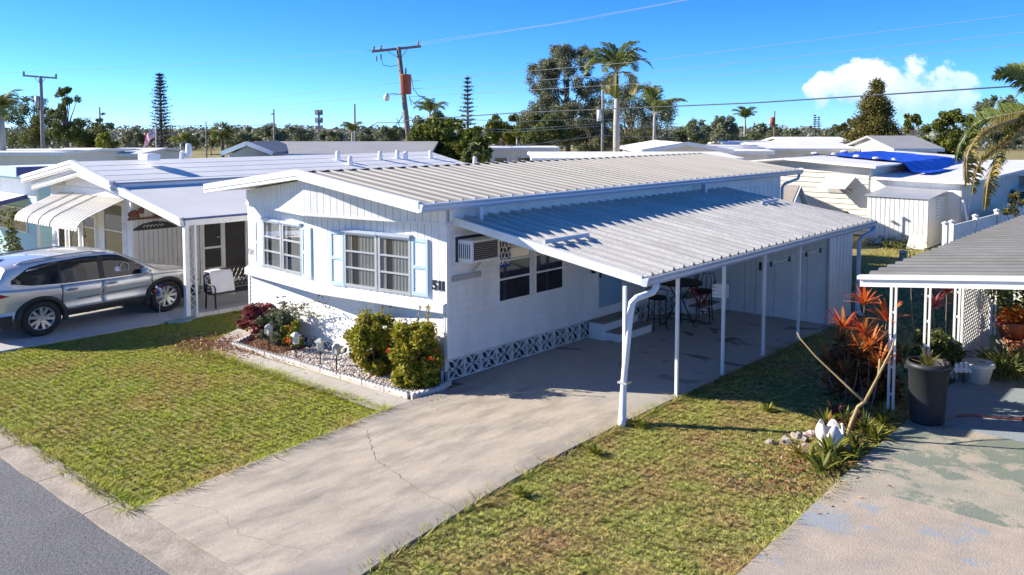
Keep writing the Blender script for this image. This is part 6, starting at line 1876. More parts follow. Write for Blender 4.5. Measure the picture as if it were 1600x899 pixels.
def bar_chair(x, y, rz, label):
    t = thing('bar_chair', label, 'chair', (x, y, 0), rz, 'black iron bar chairs')
    b = MB(); b.lathe([(0, .70), (.20, .70), (.22, .73), (.20, .76), (0, .77)], 20); b.build('seat', 'iron', t)
    for k in range(4):
        a = k * PI / 2 + PI / 4; c, s = math.cos(a), math.sin(a)
        MB().tube([(c * .19, s * .19, .70), (c * .20, s * .20, .40), (c * .23, s * .23, .05), (c * .29, s * .29, 0.01)], .013, 6).build('leg', 'iron', t)
    b = MB(); b.tube(ring((0, 0), .21, 18, .28), .009, 5); b.build('foot_ring', 'iron', t)
    b = MB()
    for s in (-1, 1): b.tube([(s * .19, .14, .74), (s * .20, .20, 1.0), (s * .15, .24, 1.14), (s * .03, .25, 1.10)], .012, 6)
    for s in (-.1, 0, .1): b.tube([(s, .19, .75), (s * 1.2, .22, .95), (s * .6, .245, 1.12)], .009, 5)
    b.build('backrest', 'iron', t)
    b = MB()
    for s in (-1, 1): b.tube([(s * .20, .18, .95), (s * .26, 0, .97), (s * .24, -.14, .92), (s * .20, -.10, .76)], .011, 6)
    b.build('armrest', 'iron', t)
bar_chair(0.72, 5.95, 2.6, 'black iron bar chair on the near side of the bar table')
bar_chair(1.15, 7.35, 0.3, 'black iron bar chair on the far side of the bar table')
o = tag(MB().box(-.2, -.14, 0, .2, .14, .3).build('laundry_basket', 'trim', loc=(3.34, 3.86, 1.40)), 'white perforated basket hanging beside a carport post', 'basket')
o.data = (lambda: (lambda b: ([b.box(-.2 + i * .05, -.14, 0, -.185 + i * .05, -.125, .28) for i in range(9)], [b.box(-.2 + i * .05, .125, 0, -.185 + i * .05, .14, .28) for i in range(9)], [b.box(-.2, -.142, z, .215, -.122, z + .03) for z in (0, .09, .18, .26)], [b.box(-.2, .122, z, .215, .142, z + .03) for z in (0, .09, .18, .26)], b.box(-.2, -.14, 0, .215, .14, .012), b.mesh('laundry_basket', 'trim'))[-1])(MB()))()
o.scale = (.6, .6, .8)
o = tag(MB().tube([(0, 0, 0), (0.0, -.10, .72)], .03, 6).build('folded_chair', 'red', loc=(0.5, 8.0, 0)), 'red folding stool leaning at the far steps', 'stool')
b = MB(); b.beam((0, 0, 0), (.35, -.1, .62), .03, .03); b.beam((.3, 0, 0), (-.02, -.1, .62), .03, .03); b.beam((-.02, -.1, .62), (.35, -.1, .62), .04, .04); b.beam((0, .3, 0), (.35, .2, .62), .03, .03); b.beam((.3, .3, 0), (-.02, .2, .62), .03, .03); b.hexa([(0, -.1, .50), (.34, -.1, .50), (.34, .2, .50), (0, .2, .50), (0, -.1, .53), (.34, -.1, .53), (.34, .2, .53), (0, .2, .53)]); o.data = b.mesh('folded_chair', 'red')
# ================================================================ POLES AND WIRES
def pole(name, label, px0, d, py_top, r, mat, lean=(0, 0), group=None):
    x, y = A(px0, d); t = thing(name, label, 'utility pole', (x, y, GZ), 0, group)
    h = zat(py_top, d) - GZ
    MB().tube([(0, 0, 0), (lean[0] * .5, lean[1] * .5, h * .5), (lean[0], lean[1], h)], [r, r * .85, r * .7], 10).build('pole', mat, t, True)
    return t, h
D1 = 58
lx = -(24) * D1 / FPX
big, hb = pole('utility_pole', 'leaning wooden utility pole with red transformer and street lamp', 648, D1, 75, 0.21, 'wood', (RX * lx, RY * lx))
def on(px, py, d=D1, base=None):
    x, y = A(px, d); bx, by = base or A(648, D1)
    return Vector((x - bx, y - by, zat(py, d) - GZ))
b = MB(); b.beam(on(583, 82), on(659, 74), .14, .16); b.build('crossarm', 'wood', big)
b = MB(); b.beam(on(607, 81), on(624, 92), .03, .05); b.beam(on(638, 78), on(628, 92), .03, .05); b.build('arm_brace', 'greymetal', big)
for px, py in ((586, 80), (597, 79), (655, 72)):
    MB().lathe([(.06, 0), (.10, .08), (.06, .14), (.09, .2), (.04, .28), (0, .28)], 10, tuple(on(px, py))).build('insulator', 'insul', big)
for px, py in ((590, 89), (597, 86)):
    MB().lathe([(.05, -.35), (.06, -.2), (.05, 0)], 8, tuple(on(px, py))).build('fuse_cutout', 'insul', big)
b = MB(); c = on(636, 133) + Vector((-HX * .3, -HY * .3, 0)); b.lathe([(0, -.66), (.33, -.66), (.36, -.6), (.36, .6), (.38, .62), (.36, .66), (0, .70)], 20, tuple(c)); tr_ = b.build('transformer', 'rust', big, True)
MB().lathe([(.05, .68), (.07, .85), (.04, 1.1), (0, 1.1)], 8, tuple(c)).build('bushing', 'insul', tr_)
b = MB(); b.tube([on(629, 148), on(612, 147), on(606, 148)], .035, 6); b.build('lamp_arm', 'greymetal', big)
MB().lathe([(0, -.28), (.16, -.25), (.20, -.05), (.19, .08), (.09, .14), (.07, .25), (0, .25)], 14, tuple(on(605, 152))).build('street_lamp', 'white_glaze', big, True)
b = MB()
for pts in (((597, 90), (600, 103), (612, 105), (622, 103)), ((644, 122), (647, 140), (655, 150)), ((640, 150), (644, 165), (650, 160), (665, 151)), ((633, 170), (627, 185), (622, 196)), ((640, 155), (652, 165), (660, 172)), ((637, 182), (646, 186), (651, 192)), ((620, 185), (626, 200), (630, 215))):
    b.tube([on(*p) for p in pts], .022, 5)
b.build('drop_wire', 'wire_dark', big)
D2 = 72
p2, h2_ = pole('utility_pole', 'wooden utility pole with plain crossarm at the far left', 68, D2, 120, 0.19, 'greywood')
b2 = A(68, D2)
MB().beam(on(41, 119, D2, b2), on(93, 123, D2, b2), .14, .15).build('crossarm', 'greywood', p2)
b = MB(); b.beam(on(58, 121, D2, b2), on(66, 131, D2, b2), .03, .04); b.beam(on(76, 122, D2, b2), on(69, 131, D2, b2), .03, .04); b.build('arm_brace', 'greymetal', p2)
for px, py in ((42, 118), (92, 122)): MB().lathe([(.07, 0), (.10, .1), (.07, .3), (0, .32)], 8, tuple(on(px, py, D2, b2))).build('insulator', 'insul', p2)
MB().lathe([(0, -.5), (.22, -.48), (.22, .5), (0, .52)], 12, tuple(on(62, 160, D2, b2))).build('transformer', 'greymetal', p2, True)
for lab, px, d, py, r in (('slim grey pole beside the sabal palm at left', 323, 130, 190, .12), ('short dark pole above the grey roof ridge', 429, 105, 171, .13), ('dark pole in front of the short palm left of the transformer pole', 555, 95, 163, .14), ('thin distant pole just left of the transformer pole', 604, 150, 196, .12), ('thin grey pole with white canister in front of the big oak', 941, 60, 140, .11), ('brown pole with a small red transformer at right', 1209, 105, 174, .12), ('thin pole far right of the far small palm', 1177, 120, 190, .09), ('thin mast left of the tall norfolk pine at left', 158, 95, 168, .12)):
    t, h = pole('utility_pole', lab, px, d, py, r, 'greywood' if px != 1209 else 'wood')
    if px == 941: MB().lathe([(0, -.4), (.17, -.38), (.17, .4), (0, .42)], 12, tuple(on(936, 181, d, A(px, d)))).build('transformer', 'trim', t, True)
    if px == 1209: MB().lathe([(0, -.5), (.3, -.48), (.3, .5), (0, .52)], 12, tuple(on(1206, 190, d, A(px, d)))).build('transformer', 'rust', t, True)
    if px == 429: MB().beam(on(425, 179, d, A(px, d)), on(430, 177, d, A(px, d)), .12, .12).build('bracket', 'greywood', t)
    if px == 158: MB().tube([on(160, 195, d, A(px, d)), on(170, 192, d, A(px, d)), on(177, 196, d, A(px, d))], .05, 5).build('lamp_arm', 'greymetal', t)
# cell tower
x, y = A(499, 330); ct = thing('cell_tower', 'distant grey cell tower with clustered antennas', 'tower', (x, y, GZ))
hh = zat(172, 330) - GZ
MB().tube([(0, 0, 0), (0, 0, hh)], [.7, .45], 8).build('mast', 'greymetal', ct)
for z in (hh - 1, hh - 4, hh - 7, hh - 12):
    b = MB()
    for k in range(6):
        a = k * PI / 3; b.box(1.2 * math.cos(a) - .25, 1.2 * math.sin(a) - .25, z - 1, 1.2 * math.cos(a) + .25, 1.2 * math.sin(a) + .25, z + 1)
    b.build('antenna_cluster', 'insul', ct)
def wire(label, pts, r, mat='wire', sag=0.0, name='power_line', group='overhead wires'):
    P = [Vector((*A(px, d), zat(py, d))) for px, py, d in pts]
    out = []
    for a, c in zip(P[:-1], P[1:]):
        for i in range(14):
            q = i / 14; p = a.lerp(c, q); p.z -= sag * 4 * q * (1 - q); out.append(p)
    out.append(P[-1])
    o = P[0].copy(); b = MB(); b.tube([p - o for p in out], r, 5)
    t = b.build(name, mat, None, True, tuple(o)); tag(t, label, 'power line', group); return t
wire('topmost pale wire at right, running up from the oak to the picture edge', [(640, 128, 58), (1003, 97, 46), (1760, 4, 34)], .011)
wire('second pale wire from the top at right', [(640, 140, 58), (1003, 115, 46), (1760, 35, 34)], .011)
wire('third pale wire from the top at right', [(640, 152, 58), (1003, 131, 46), (1760, 55, 34)], .011)
wire('thick dark cable crossing in front of the white cloud', [(630, 189, 58), (800, 177, 52), (1180, 161, 40), (1760, 124, 30)], .030, 'wire_dark')
wire('pale wire rising from the crossarm of the leaning pole to the top right', [(655, 72, 58), (900, 35, 45), (1300, -40, 36)], .009)
wire('pale wire rising from the left end of the leaning pole crossarm', [(586, 78, 58), (860, 40, 45), (1250, -30, 36)], .009)
wire('pale wire leaving the leaning pole crossarm to the left', [(586, 80, 58), (300, 102, 75), (-60, 118, 100)], .011)
wire('upper of two faint wires behind the norfolk pine', [(625, 130, 58), (300, 167, 80), (95, 168, 95)], .010)
wire('lower of two faint wires behind the norfolk pine', [(628, 148, 58), (300, 178, 80), (95, 170, 95)], .010)
wire('dark cable sagging from the leaning pole towards the left treeline', [(632, 192, 58), (590, 192, 60), (560, 208, 62), (430, 196, 100), (180, 197, 110)], .026, 'wire_dark')
wire('service wire running down to the grey roof', [(630, 182, 58), (610, 205, 57), (588, 219, 55)], .022, 'wire_dark')
for k, (y0, y1, y2) in enumerate(((190, 186, 184), (207, 197, 191), (203, 193, 188), (229, 212, 205))):
    wire(('highest', 'second', 'third', 'lowest')[k] + ' of the wires crossing before the big oak', [(650, y0 - 6, 57), (800, y0, 57), (941, y1, 58.5), (1060, y2 + 10, 62)], .013, 'wire')
wire('loose service wire from the grey canister pole down towards the oak trunks', [(941, 200, 58.5), (880, 222, 50), (800, 226, 46)], .018, 'wire_dark')

# ================================================================ FLAG
x, y = A(244, 62); fp = thing('flagpole', 'thin white flagpole standing behind the left white roof', 'flagpole', (x, y, GZ))
MB().tube([(0, 0, 0), (0, 0, zat(194, 62) - GZ)], .035, 8).build('pole', 'trim', fp)
o0 = Vector((x, y, 0)); b = MB(); n, m_ = 27, 14; vs = []; f = []
rt = Vector((RX, RY, 0)); hd = Vector((HX, HY, 0))
for i in range(n):
    for j in range(m_):
        s, t = j / (m_ - 1), i / (n - 1)             # s along the fly, t down the hoist
        px = 243.5 - 19 * s ** .9 + 1.0 * math.sin(s * 7 + t * 3); py = 197 + 17 * t + (20 * s ** 1.1) + .8 * math.sin(s * 6)
        if t > .0: px += (1 - t) * 2 * s
        p = Vector((*A(px, 62), zat(py, 62))) + hd * (.14 * math.sin(s * 9 + t * 2)); vs.append(p)
c0 = Vector((x, y, 6))
for i in range(n - 1):
    for j in range(m_ - 1):
        st = int(i / 2)
        b.m = 2 if (i < 14 and j < 5) else (0 if st % 2 == 0 else 1)
        o = len(b.v); b.add([vs[i * m_ + j] - c0, vs[(i + 1) * m_ + j] - c0, vs[(i + 1) * m_ + j + 1] - c0, vs[i * m_ + j + 1] - c0], [(0, 1, 2, 3)])
for i in range(1, 13, 2):
    for j in range(0, 5):
        p = (vs[i * m_ + j] + vs[(i + 1) * m_ + j + 1]) / 2 - c0 - hd * .012; b.m = 1
        b.add([p + rt * .04, p + Vector((0, 0, .04)), p - rt * .04, p - Vector((0, 0, .04))], [(0, 1, 2, 3)])
tag(b.build('flag', ['flagred', 'flagwhite', 'flagblue'], None, True, loc=tuple(c0)), 'striped red and white flag with blue starred corner hanging from the pole', 'flag')

# ================================================================ TREES
def tree(name, label, px, d, py_top, py_low, wpx, nl, lsize, mat, seed, cat='tree', nclump=40, trunk=None, bark='bark', shape=1.0, group=None, clump=(.16, .30), aspect=.5, shell=.35, flat=1.0, lean=0.0, ymul=.8, trunk_px=None):
    """crown from py_low up to py_top, wpx wide, d metres ahead of the viewpoint"""
    rs = random.Random(seed); x, y = A(px, d); t = thing(name, label, cat, (x, y, GZ), 0, group)
    zt, zl = zat(py_top, d), zat(py_low, d); W_ = wpx * d / FPX / 2; Hc = zt - zl
    tr = trunk or max(.06, Hc * .035)
    C = []; R = []
    for i in range(nclump):
        zz = rs.random() ** .9; a = rs.uniform(0, 2 * PI); q = rs.random() ** .55
        env = (math.sqrt(max(.02, 1 - ((zz - .42) / .62) ** 2))) if shape == 1.0 else max(.06, 1 - zz) ** shape
        rr = W_ * env * q
        k = rs.uniform(*clump) * min(W_, Hc) * (1.25 - .5 * zz)
        C.append((rr * math.cos(a) + lean * zz, rr * math.sin(a) * ymul, zl - GZ + Hc * (.06 + .88 * zz))); R.append((k, k, k * flat))
    b = MB(); zf = zl - GZ + Hc * .22
    b.tube([(0, 0, 0), (rs.uniform(-.1, .1), 0, zf * .5), (lean * .2, 0, zf), (lean * .6, 0, zl - GZ + Hc * .62)], [tr * 1.2, tr, tr * .8, tr * .3], 8)
    b.build('trunk', bark, t, True)
    b = MB()
    for c in C[:24]:
        m = (c[0] * .45 + rs.uniform(-.1, .1) * W_, c[1] * .45, zf + (c[2] - zf) * .45)
        b.tube([(lean * .1, 0, zf * rs.uniform(.55, 1.0)), (m[0] * .6 + rs.uniform(-.12, .12) * W_, m[1] * .6, m[2] * .9), m, c], [tr * .42, tr * .3, tr * .22, tr * .07], 5)
    b.build('limb', bark, t, True)
    leaves('crown', blob_points(C, R, nl, seed, shell), lsize, mat, t, aspect, seed)
    return t
# big oak behind the roof, and what grows round it
tree('oak_tree', 'tall sprawling grey-green oak rising above the main roof', 885, 78, 66, 232, 150, 80000, .17, L_OAK, 1, nclump=140, trunk=.34, clump=(.12, .22), shell=.1)
tree('oak_tree', 'dark lower oak to the right of the royal palm', 985, 84, 128, 236, 150, 36000, .17, L_OAK, 2, nclump=75, trunk=.26, clump=(.13, .24), shell=.15)
tree('oak_tree', 'low leafy tree below the left limbs of the tall oak', 845, 72, 178, 236, 90, 12000, .2, L_DARK, 3, nclump=30, clump=(.16, .3))
tree('oak_tree', 'shadowy tree right behind the royal palm trunk', 925, 74, 165, 238, 90, 14000, .18, L_OAK, 5, nclump=30, clump=(.16, .3))
# seagrape-like bushes at mid left
tree('seagrape_tree', 'broad leafy tree right of the leaning pole', 690, 52, 188, 262, 130, 9000, .24, L_BUSH, 6, nclump=56, clump=(.16, .28), aspect=.7)
tree('seagrape_tree', 'yellow green leafy tree left of the small white trailer', 730, 50, 198, 262, 95, 4200, .28, L_BUSH, 7, nclump=26, clump=(.18, .3), aspect=.7)
tree('seagrape_tree', 'dark leafy bush hanging over the white roof end', 745, 44, 225, 258, 60, 1500, .26, L_DARK, 8, nclump=18, clump=(.18, .3), aspect=.7)
tree('bushy_tree', 'bushy olive tree behind the broad leafy tree', 668, 75, 168, 232, 90, 8000, .26, L_GREY, 9, nclump=24)
tree('bushy_tree', 'olive thicket left of the tall oak', 785, 95, 182, 225, 130, 9000, .34, L_BUSH, 10, nclump=28)
# left group
tree('rangy_tree', 'rangy dark tree with ragged top at left', 105, 82, 136, 222, 74, 9000, .2, L_DARK, 11, nclump=32, clump=(.16, .26), trunk=.25)
tree('rangy_tree', 'open branched tree between the palm and the left pole', 55, 85, 150, 226, 100, 10000, .2, L_DARK, 12, nclump=34, clump=(.14, .24), trunk=.25)
tree('rangy_tree', 'low dark tree beneath the thin mast at left', 135, 88, 188, 232, 100, 9000, .22, L_DARK, 13, nclump=30)
tree('rangy_tree', 'small flat topped tree at the thin mast', 162, 95, 176, 205, 34, 1200, .26, L_DARK, 14, nclump=9, clump=(.25, .45), flat=.5)
tree('lime_bush', 'bright yellow green rounded bush behind the white roof', 163, 58, 208, 244, 44, 2000, .20, L_LIME, 15, 'bush', nclump=20, clump=(.22, .34))
for k, (px, pt, pl, w, dd) in enumerate(((215, 204, 224, 60, 140), (295, 208, 224, 50, 150), (385, 200, 226, 70, 135), (430, 194, 226, 60, 130), (462, 196, 226, 60, 140), (520, 206, 224, 60, 150), (575, 200, 224, 60, 150), (612, 198, 224, 50, 140), (330, 206, 224, 40, 140))):
    tree('distant_tree', ('round distant tree between the lime bush and the flag', 'pale distant tree right of the norfolk pine', 'domed dark tree right of the sabal palm', 'dark tree behind the short dark pole', 'dark tree left of the cell tower', 'low tree at the foot of the cell tower', 'pale green tree right of the short palm', 'pale feathery tree left of the leaning pole', 'small tree left of the sabal palm')[k], px, dd, pt, pl, w, 3600, .42, L_FAR if k % 3 else L_GREY, 30 + k, nclump=16, clump=(.25, .4), group='trees along the left horizon')
# right group
tree('cedar_tree', 'dense bronze green pointed cedar in front of the white cloud', 1367, 66, 124, 240, 88, 26000, .17, L_CEDAR, 50, nclump=130, shape=.72, clump=(.22, .36), trunk=.25, shell=.2)
tree('leafy_tree', 'rounded green tree behind the blue tarp roof', 1488, 60, 174, 242, 86, 7000, .24, L_BUSH, 51, nclump=34)
tree('leafy_tree', 'open crowned green tree half hidden by the right palm', 1556, 68, 150, 225, 90, 6500, .26, L_GREY, 52, nclump=30, clump=(.14, .26))
tree('leafy_tree', 'small tree peeping out right of the bronze cedar', 1425, 78, 178, 215, 40, 1800, .28, L_BUSH, 53, nclump=10, clump=(.2, .36))
tree('leafy_tree', 'brown green tree left of the bronze cedar', 1330, 110, 186, 224, 46, 3200, .36, L_CEDAR, 54, nclump=18)
for k, (px, pt, pl, w, dd) in enumerate(((1085, 190, 226, 60, 115), (1130, 182, 226, 50, 120), (1190, 196, 226, 90, 110), (1110, 200, 228, 90, 95), (1310, 196, 220, 40, 140), (1075, 198, 226, 60, 90), (1235, 204, 222, 50, 140))):
    tree('distant_tree', ('grey green tree right of the oak group', 'pointed tree left of the far small palm', 'dark tree around the brown pole', 'low thicket below the far small palm', 'pale small tree left of the cedar', 'low bush at the right edge of the oak group', 'low tree right of the brown pole')[k], px, dd, pt, pl, w, 4000, .36, L_FAR if k % 2 else L_GREY, 60 + k, nclump=18, clump=(.25, .4), group='trees along the right horizon')
# foreground shrub cut by the left edge
shrub('young_tree', 'sparse leafy young tree cut by the left picture edge', A(8, 26.5), .62, 2.3, 900, L_DARK, .11, 71, 'tree', nclump=16, low=.3)
shrub('bright_bush', 'bright yellow green bush beside the white garden shed', (-1.9, 24.6), .4, 1.15, 500, L_LIME, .14, 72, 'bush', nclump=10)
shrub('hedge_weeds', 'low weeds along the foot of the white garden shed', (0.2, 23.6), 1.0, .3, 900, L_BUSH, .09, 73, 'weeds', nclump=18)
tag(leaves('vine', np.random.default_rng(8).normal(size=(500, 3)) * (.5, .8, .3) + (-11.0, 0.2, 0.2), .1, L_DARK, None, .5, 8), 'low leafy growth in front of the left home behind the silver car', 'plants', kind='stuff')

# Norfolk pines: whorls of branches round a straight trunk
def norfolk(label, px, d, py_top, py_base, wpx, tiers, seed, low=.0, dens=1.0):
    rs = random.Random(seed); x, y = A(px, d); t = thing('norfolk_pine', label, 'tree', (x, y, GZ), 0, 'norfolk pines')
    zt = zat(py_top, d) - GZ; zb = zat(py_base, d) - GZ; H_ = zt - zb; W_ = wpx * d / FPX / 2
    MB().tube([(0, 0, 0), (0, 0, zt * .5), (0, 0, zt)], [.2, .13, .03], 8).build('trunk', 'bark', t)
    b = MB(); P = []
    for i in range(tiers):
        q = i / tiers; z = zb + H_ * (low + (1 - low) * q); r = W_ * max(.05, (1 - q) ** .72) * rs.uniform(.75, 1.0)
        nb_ = 6
        for k in range(nb_):
            a = k * 2 * PI / nb_ + i * .7 + rs.uniform(-.2, .2); rr = r * rs.uniform(.7, 1.05)
            e = Vector((rr * math.cos(a), rr * math.sin(a), rr * .18 + rs.uniform(0, .12)))
            b.tube([(0, 0, z), Vector((0, 0, z)) + e * .6 - Vector((0, 0, .04)), Vector((0, 0, z)) + e], [.025, .018, .01], 4)
            for j in range(int(26 * dens)):
                s = rs.uniform(.25, 1.03); w = .10 + .16 * s
                P.append((e.x * s + rs.gauss(0, w * .6), e.y * s + rs.gauss(0, w * .6), z + e.z * s + rs.gauss(.03, .05)))
    b.build('branch', 'bark', t)
    leaves('foliage', P, .22, L_PINE, t, .3, seed, .5)
norfolk('tall slim norfolk pine behind the left white roof', 253, 84, 114, 237, 56, 24, 1, dens=1.3)
norfolk('shorter norfolk pine with bare lower trunk right of the leaning pole', 731, 92, 118, 196, 36, 12, 2, dens=1.1)
norfolk('tiny distant norfolk pine above the olive thicket', 776, 170, 176, 205, 16, 8, 3)
norfolk('twin topped distant norfolk pine left of the cloud', 1272, 210, 178, 212, 13, 10, 4)
norfolk('distant norfolk pine at the right horizon beside the twin topped one', 1278, 214, 181, 212, 12, 9, 5)
norfolk('small norfolk pine behind the far small palm', 1119, 150, 180, 205, 12, 8, 6)

# palms
def frond_mesh(L, droop, mat, seed, width=.32, n=30, rise=.9, lw=.032, hang=.35):
    r = random.Random(seed); b = MB(); p = Vector((0, 0, 0)); v = Vector((math.cos(rise), 0, math.sin(rise))); pts = [p.copy()]
    k = 14
    for i in range(k):
        p = p + v * (L / k); v = (v + Vector((0, 0, -droop / k * (0.6 + 1.1 * i / k)))).normalized(); pts.append(p.copy())
    b.m = 1; b.tube(pts, [.028 * L / 2 * (1 - .8 * i / k) + .004 for i in range(k + 1)], 5); b.m = 0
    for i in range(n):
        q = .14 + .86 * (i + .5) / n; f = q * k; a = min(int(f), k - 1); c = pts[a].lerp(pts[a + 1], f - a); t = (pts[a + 1] - pts[a]).normalized()
        for s in (1, -1):
            l = L * width * math.sin(PI * (.12 + .86 * q)) ** .7 * r.uniform(.8, 1.1)
            side = Vector((0, s, 0)); d = (t * .75 + side * .9 + Vector((0, 0, r.uniform(-.1, .35)))).normalized()
            e1 = c + d * l * .55; e2 = e1 + (d + Vector((0, 0, -hang * 2))).normalized() * l * .45; w = t * lw * L / 2
            b.add([c - w, c + w, e1 + w, e1 - w, e2], [(0, 1, 2, 3), (3, 2, 4)])
    return b.mesh('frond', [mat, MAT['palebark']])
def palm(label, px, d, py_c, wpx, nf, seed, mat=None, trunk=.14, droop=1.6, dry=0, base=None, bark='palebark', width=.32, shaft=None, name='palm_tree', bulge=0, rise=(.15, 1.35), z0=GZ, loc=None):
    rs = random.Random(seed)
    if loc: x, y, zc = loc
    else: (x, y), zc = A(px, d), zat(py_c, d)
    L = wpx * d / FPX / 2 * 1.25; t = thing(name, label, 'palm tree', (x, y, z0)); zc -= z0
    MB().tube([(0, 0, 0), (0, 0, zc * .3), (0, 0, zc * .7), (0, 0, zc)], [trunk * 1.2, trunk * (1 + bulge), trunk * (1 + bulge * .7), trunk * .8], 10).build('trunk', bark, t, True)
    if shaft: MB().tube([(0, 0, zc - .1), (0, 0, zc + shaft)], [trunk * .85, trunk * .4], 10).build('crown_shaft', L_BUSH, t, True)
    ms = [frond_mesh(L, droop * rs.uniform(.8, 1.2), mat or L_PALM, seed * 7 + k, width) for k in range(3)]
    md = [frond_mesh(L * .85, droop * 1.5, L_PALMDRY, seed * 7 + 5, width)] if dry else []
    for k in range(nf):
        o = obj('frond', (md[0] if md and k < dry else ms[k % 3]), t, (0, 0, zc + (shaft or 0)))
        o.rotation_euler = (0, (-.25 + rs.uniform(rise[0], rise[1]) * -.7 + .5) if not (md and k < dry) else .75, k * 2.39996 + rs.uniform(-.2, .2))
    return t
palm('grey trunked royal palm standing before the tall oak', 963, 54, 152, 108, 22, 1, trunk=.19, droop=2.0, dry=4, shaft=1.5, bulge=.15, width=.34)
palm('palm with drooping fronds at the far left edge', 4, 50, 178, 90, 16, 2, trunk=.2, droop=2.2, bulge=.05)
palm('small far palm right of the oak group', 1163, 112, 187, 44, 14, 3, trunk=.16, droop=1.6)
palm('feathery palm behind the dark lower oak', 1022, 70, 182, 96, 9, 4, trunk=.13, droop=1.5)
palm('short yellowish palm behind the left white roof', 284, 66, 224, 44, 12, 5, L_LIME, trunk=.14, droop=2.2)
palm('short palm in front of the dark pole above the grey roof', 551, 90, 208, 44, 13, 6, trunk=.12, droop=1.8)
palm('palm head above the broad leafy tree right of the leaning pole', 672, 62, 178, 60, 11, 7, trunk=.12, droop=1.9)
palm('low green palm at the left foot of the tall oak', 808, 90, 218, 44, 10, 8, L_LIME, trunk=.12, droop=1.5)
palm('palm crown sticking up behind the right carport at the picture edge', 1690, 34, 170, 190, 13, 9, L_PALM, trunk=.2, droop=2.6, dry=0, width=.30)
# fan palm
rs = random.Random(5); x, y = A(348, 92); t = thing('sabal_palm', 'round headed sabal palm behind the grey roof gable', 'palm tree', (x, y, GZ)); zc = zat(210, 92)
MB().tube([(0, 0, 0), (0, 0, zc)], [.2, .16], 8).build('trunk', 'bark', t)
fanm = rosette_mesh('fan_leaf', 20, .9, .05, L_DARK, 3, .6)
for k in range(34):
    d = Vector((rs.gauss(0, 1), rs.gauss(0, 1), rs.gauss(.15, .8))).normalized(); o = obj('fan_leaf', fanm, t, (d.x * .75, d.y * .75, zc + d.z * .85)); o.rotation_euler = d.to_track_quat('Z', 'Y').to_euler()
# near right palm: big arching fronds that hang into the picture
x, y = A(1668, 30); t = thing('palm_tree', 'large palm at the right edge with long arching yellowing fronds', 'palm tree', (x, y, GZ)); zc = zat(172, 30)
MB().tube([(0, 0, 0), (0, 0, zc * .5), (0, 0, zc)], [.22, .19, .16], 10).build('trunk', 'palebark', t, True)
def hung(mat, pts_px, width, n, seed, lw=.05):
    r = random.Random(seed); b = MB(); P = [Vector((*A(px, dd), zat(py, dd))) - Vector((x, y, GZ)) for px, py, dd in pts_px]
    # smooth curve through the points
    C = []
    for i in range(len(P) - 1):
        p0, p1, p2, p3 = P[max(i - 1, 0)], P[i], P[i + 1], P[min(i + 2, len(P) - 1)]
        for k in range(8):
            s = k / 8; C.append(.5 * ((2 * p1) + (p2 - p0) * s + (2 * p0 - 5 * p1 + 4 * p2 - p3) * s * s + (3 * p1 - p0 - 3 * p2 + p3) * s ** 3))
    C.append(P[-1]); k = len(C) - 1
    b.m = 1; b.tube(C, [.035 * (1 - .85 * i / k) + .004 for i in range(k + 1)], 5); b.m = 0
    for i in range(n):
        q = .06 + .94 * (i + .5) / n; f = q * k; a = min(int(f), k - 1); c = C[a].lerp(C[a + 1], f - a); tg = (C[a + 1] - C[a]).normalized()
        for side in (1, -1):
            for lay in range(2):
                sd = (rt * side * .3 + hd * side * .8) if lay else (rt * side * .5 + Vector((0, 0, side * .8)))
                l = width * math.sin(PI * (.14 + .8 * q)) ** .6 * r.uniform(.7, 1.1)
                d = (tg * .7 + sd * .8 + Vector((0, 0, r.uniform(-.3, .2)))).normalized(); e1 = c + d * l * .55; e2 = e1 + (d + Vector((0, 0, -.7))).normalized() * l * .45; w = tg * lw * .5
                b.add([c - w, c + w, e1 + w, e1 - w, e2], [(0, 1, 2, 3), (3, 2, 4)])
    b.build('frond', [mat, MAT['palebark']], t)
hung(L_PALMDRY, [(1640, 172, 30), (1590, 185, 29), (1540, 205, 28), (1512, 240, 27.5), (1512, 285, 27.5)], .66, 130, 1)
hung(L_PALMDRY, [(1640, 175, 30), (1598, 205, 28.5), (1562, 240, 27.5), (1545, 280, 27), (1541, 322, 27)], .58, 130, 2)
hung(L_PALM, [(1640, 170, 30), (1580, 178, 30.5), (1525, 192, 31), (1500, 225, 31), (1494, 248, 31)], .66, 120, 3)
hung(L_PALMDRY, [(1640, 178, 30), (1600, 195, 29), (1568, 222, 28.5), (1530, 255, 28), (1520, 300, 28)], .56, 120, 5)
hung(L_PALM, [(1640, 170, 31), (1590, 172, 31.5), (1545, 182, 32), (1515, 205, 32.5), (1505, 235, 32.5)], .64, 120, 7)
hung(L_PALM, [(1640, 175, 29), (1605, 190, 29), (1575, 210, 29), (1556, 245, 29), (1552, 275, 29)], .6, 120, 8)
hung(L_PALM, [(1640, 168, 30), (1612, 140, 30), (1580, 118, 30), (1552, 118, 30)], .6, 90, 4)
hung(L_PALM, [(1640, 168, 30), (1622, 128, 31), (1600, 110, 31.5), (1570, 106, 32)], .6, 90, 6)

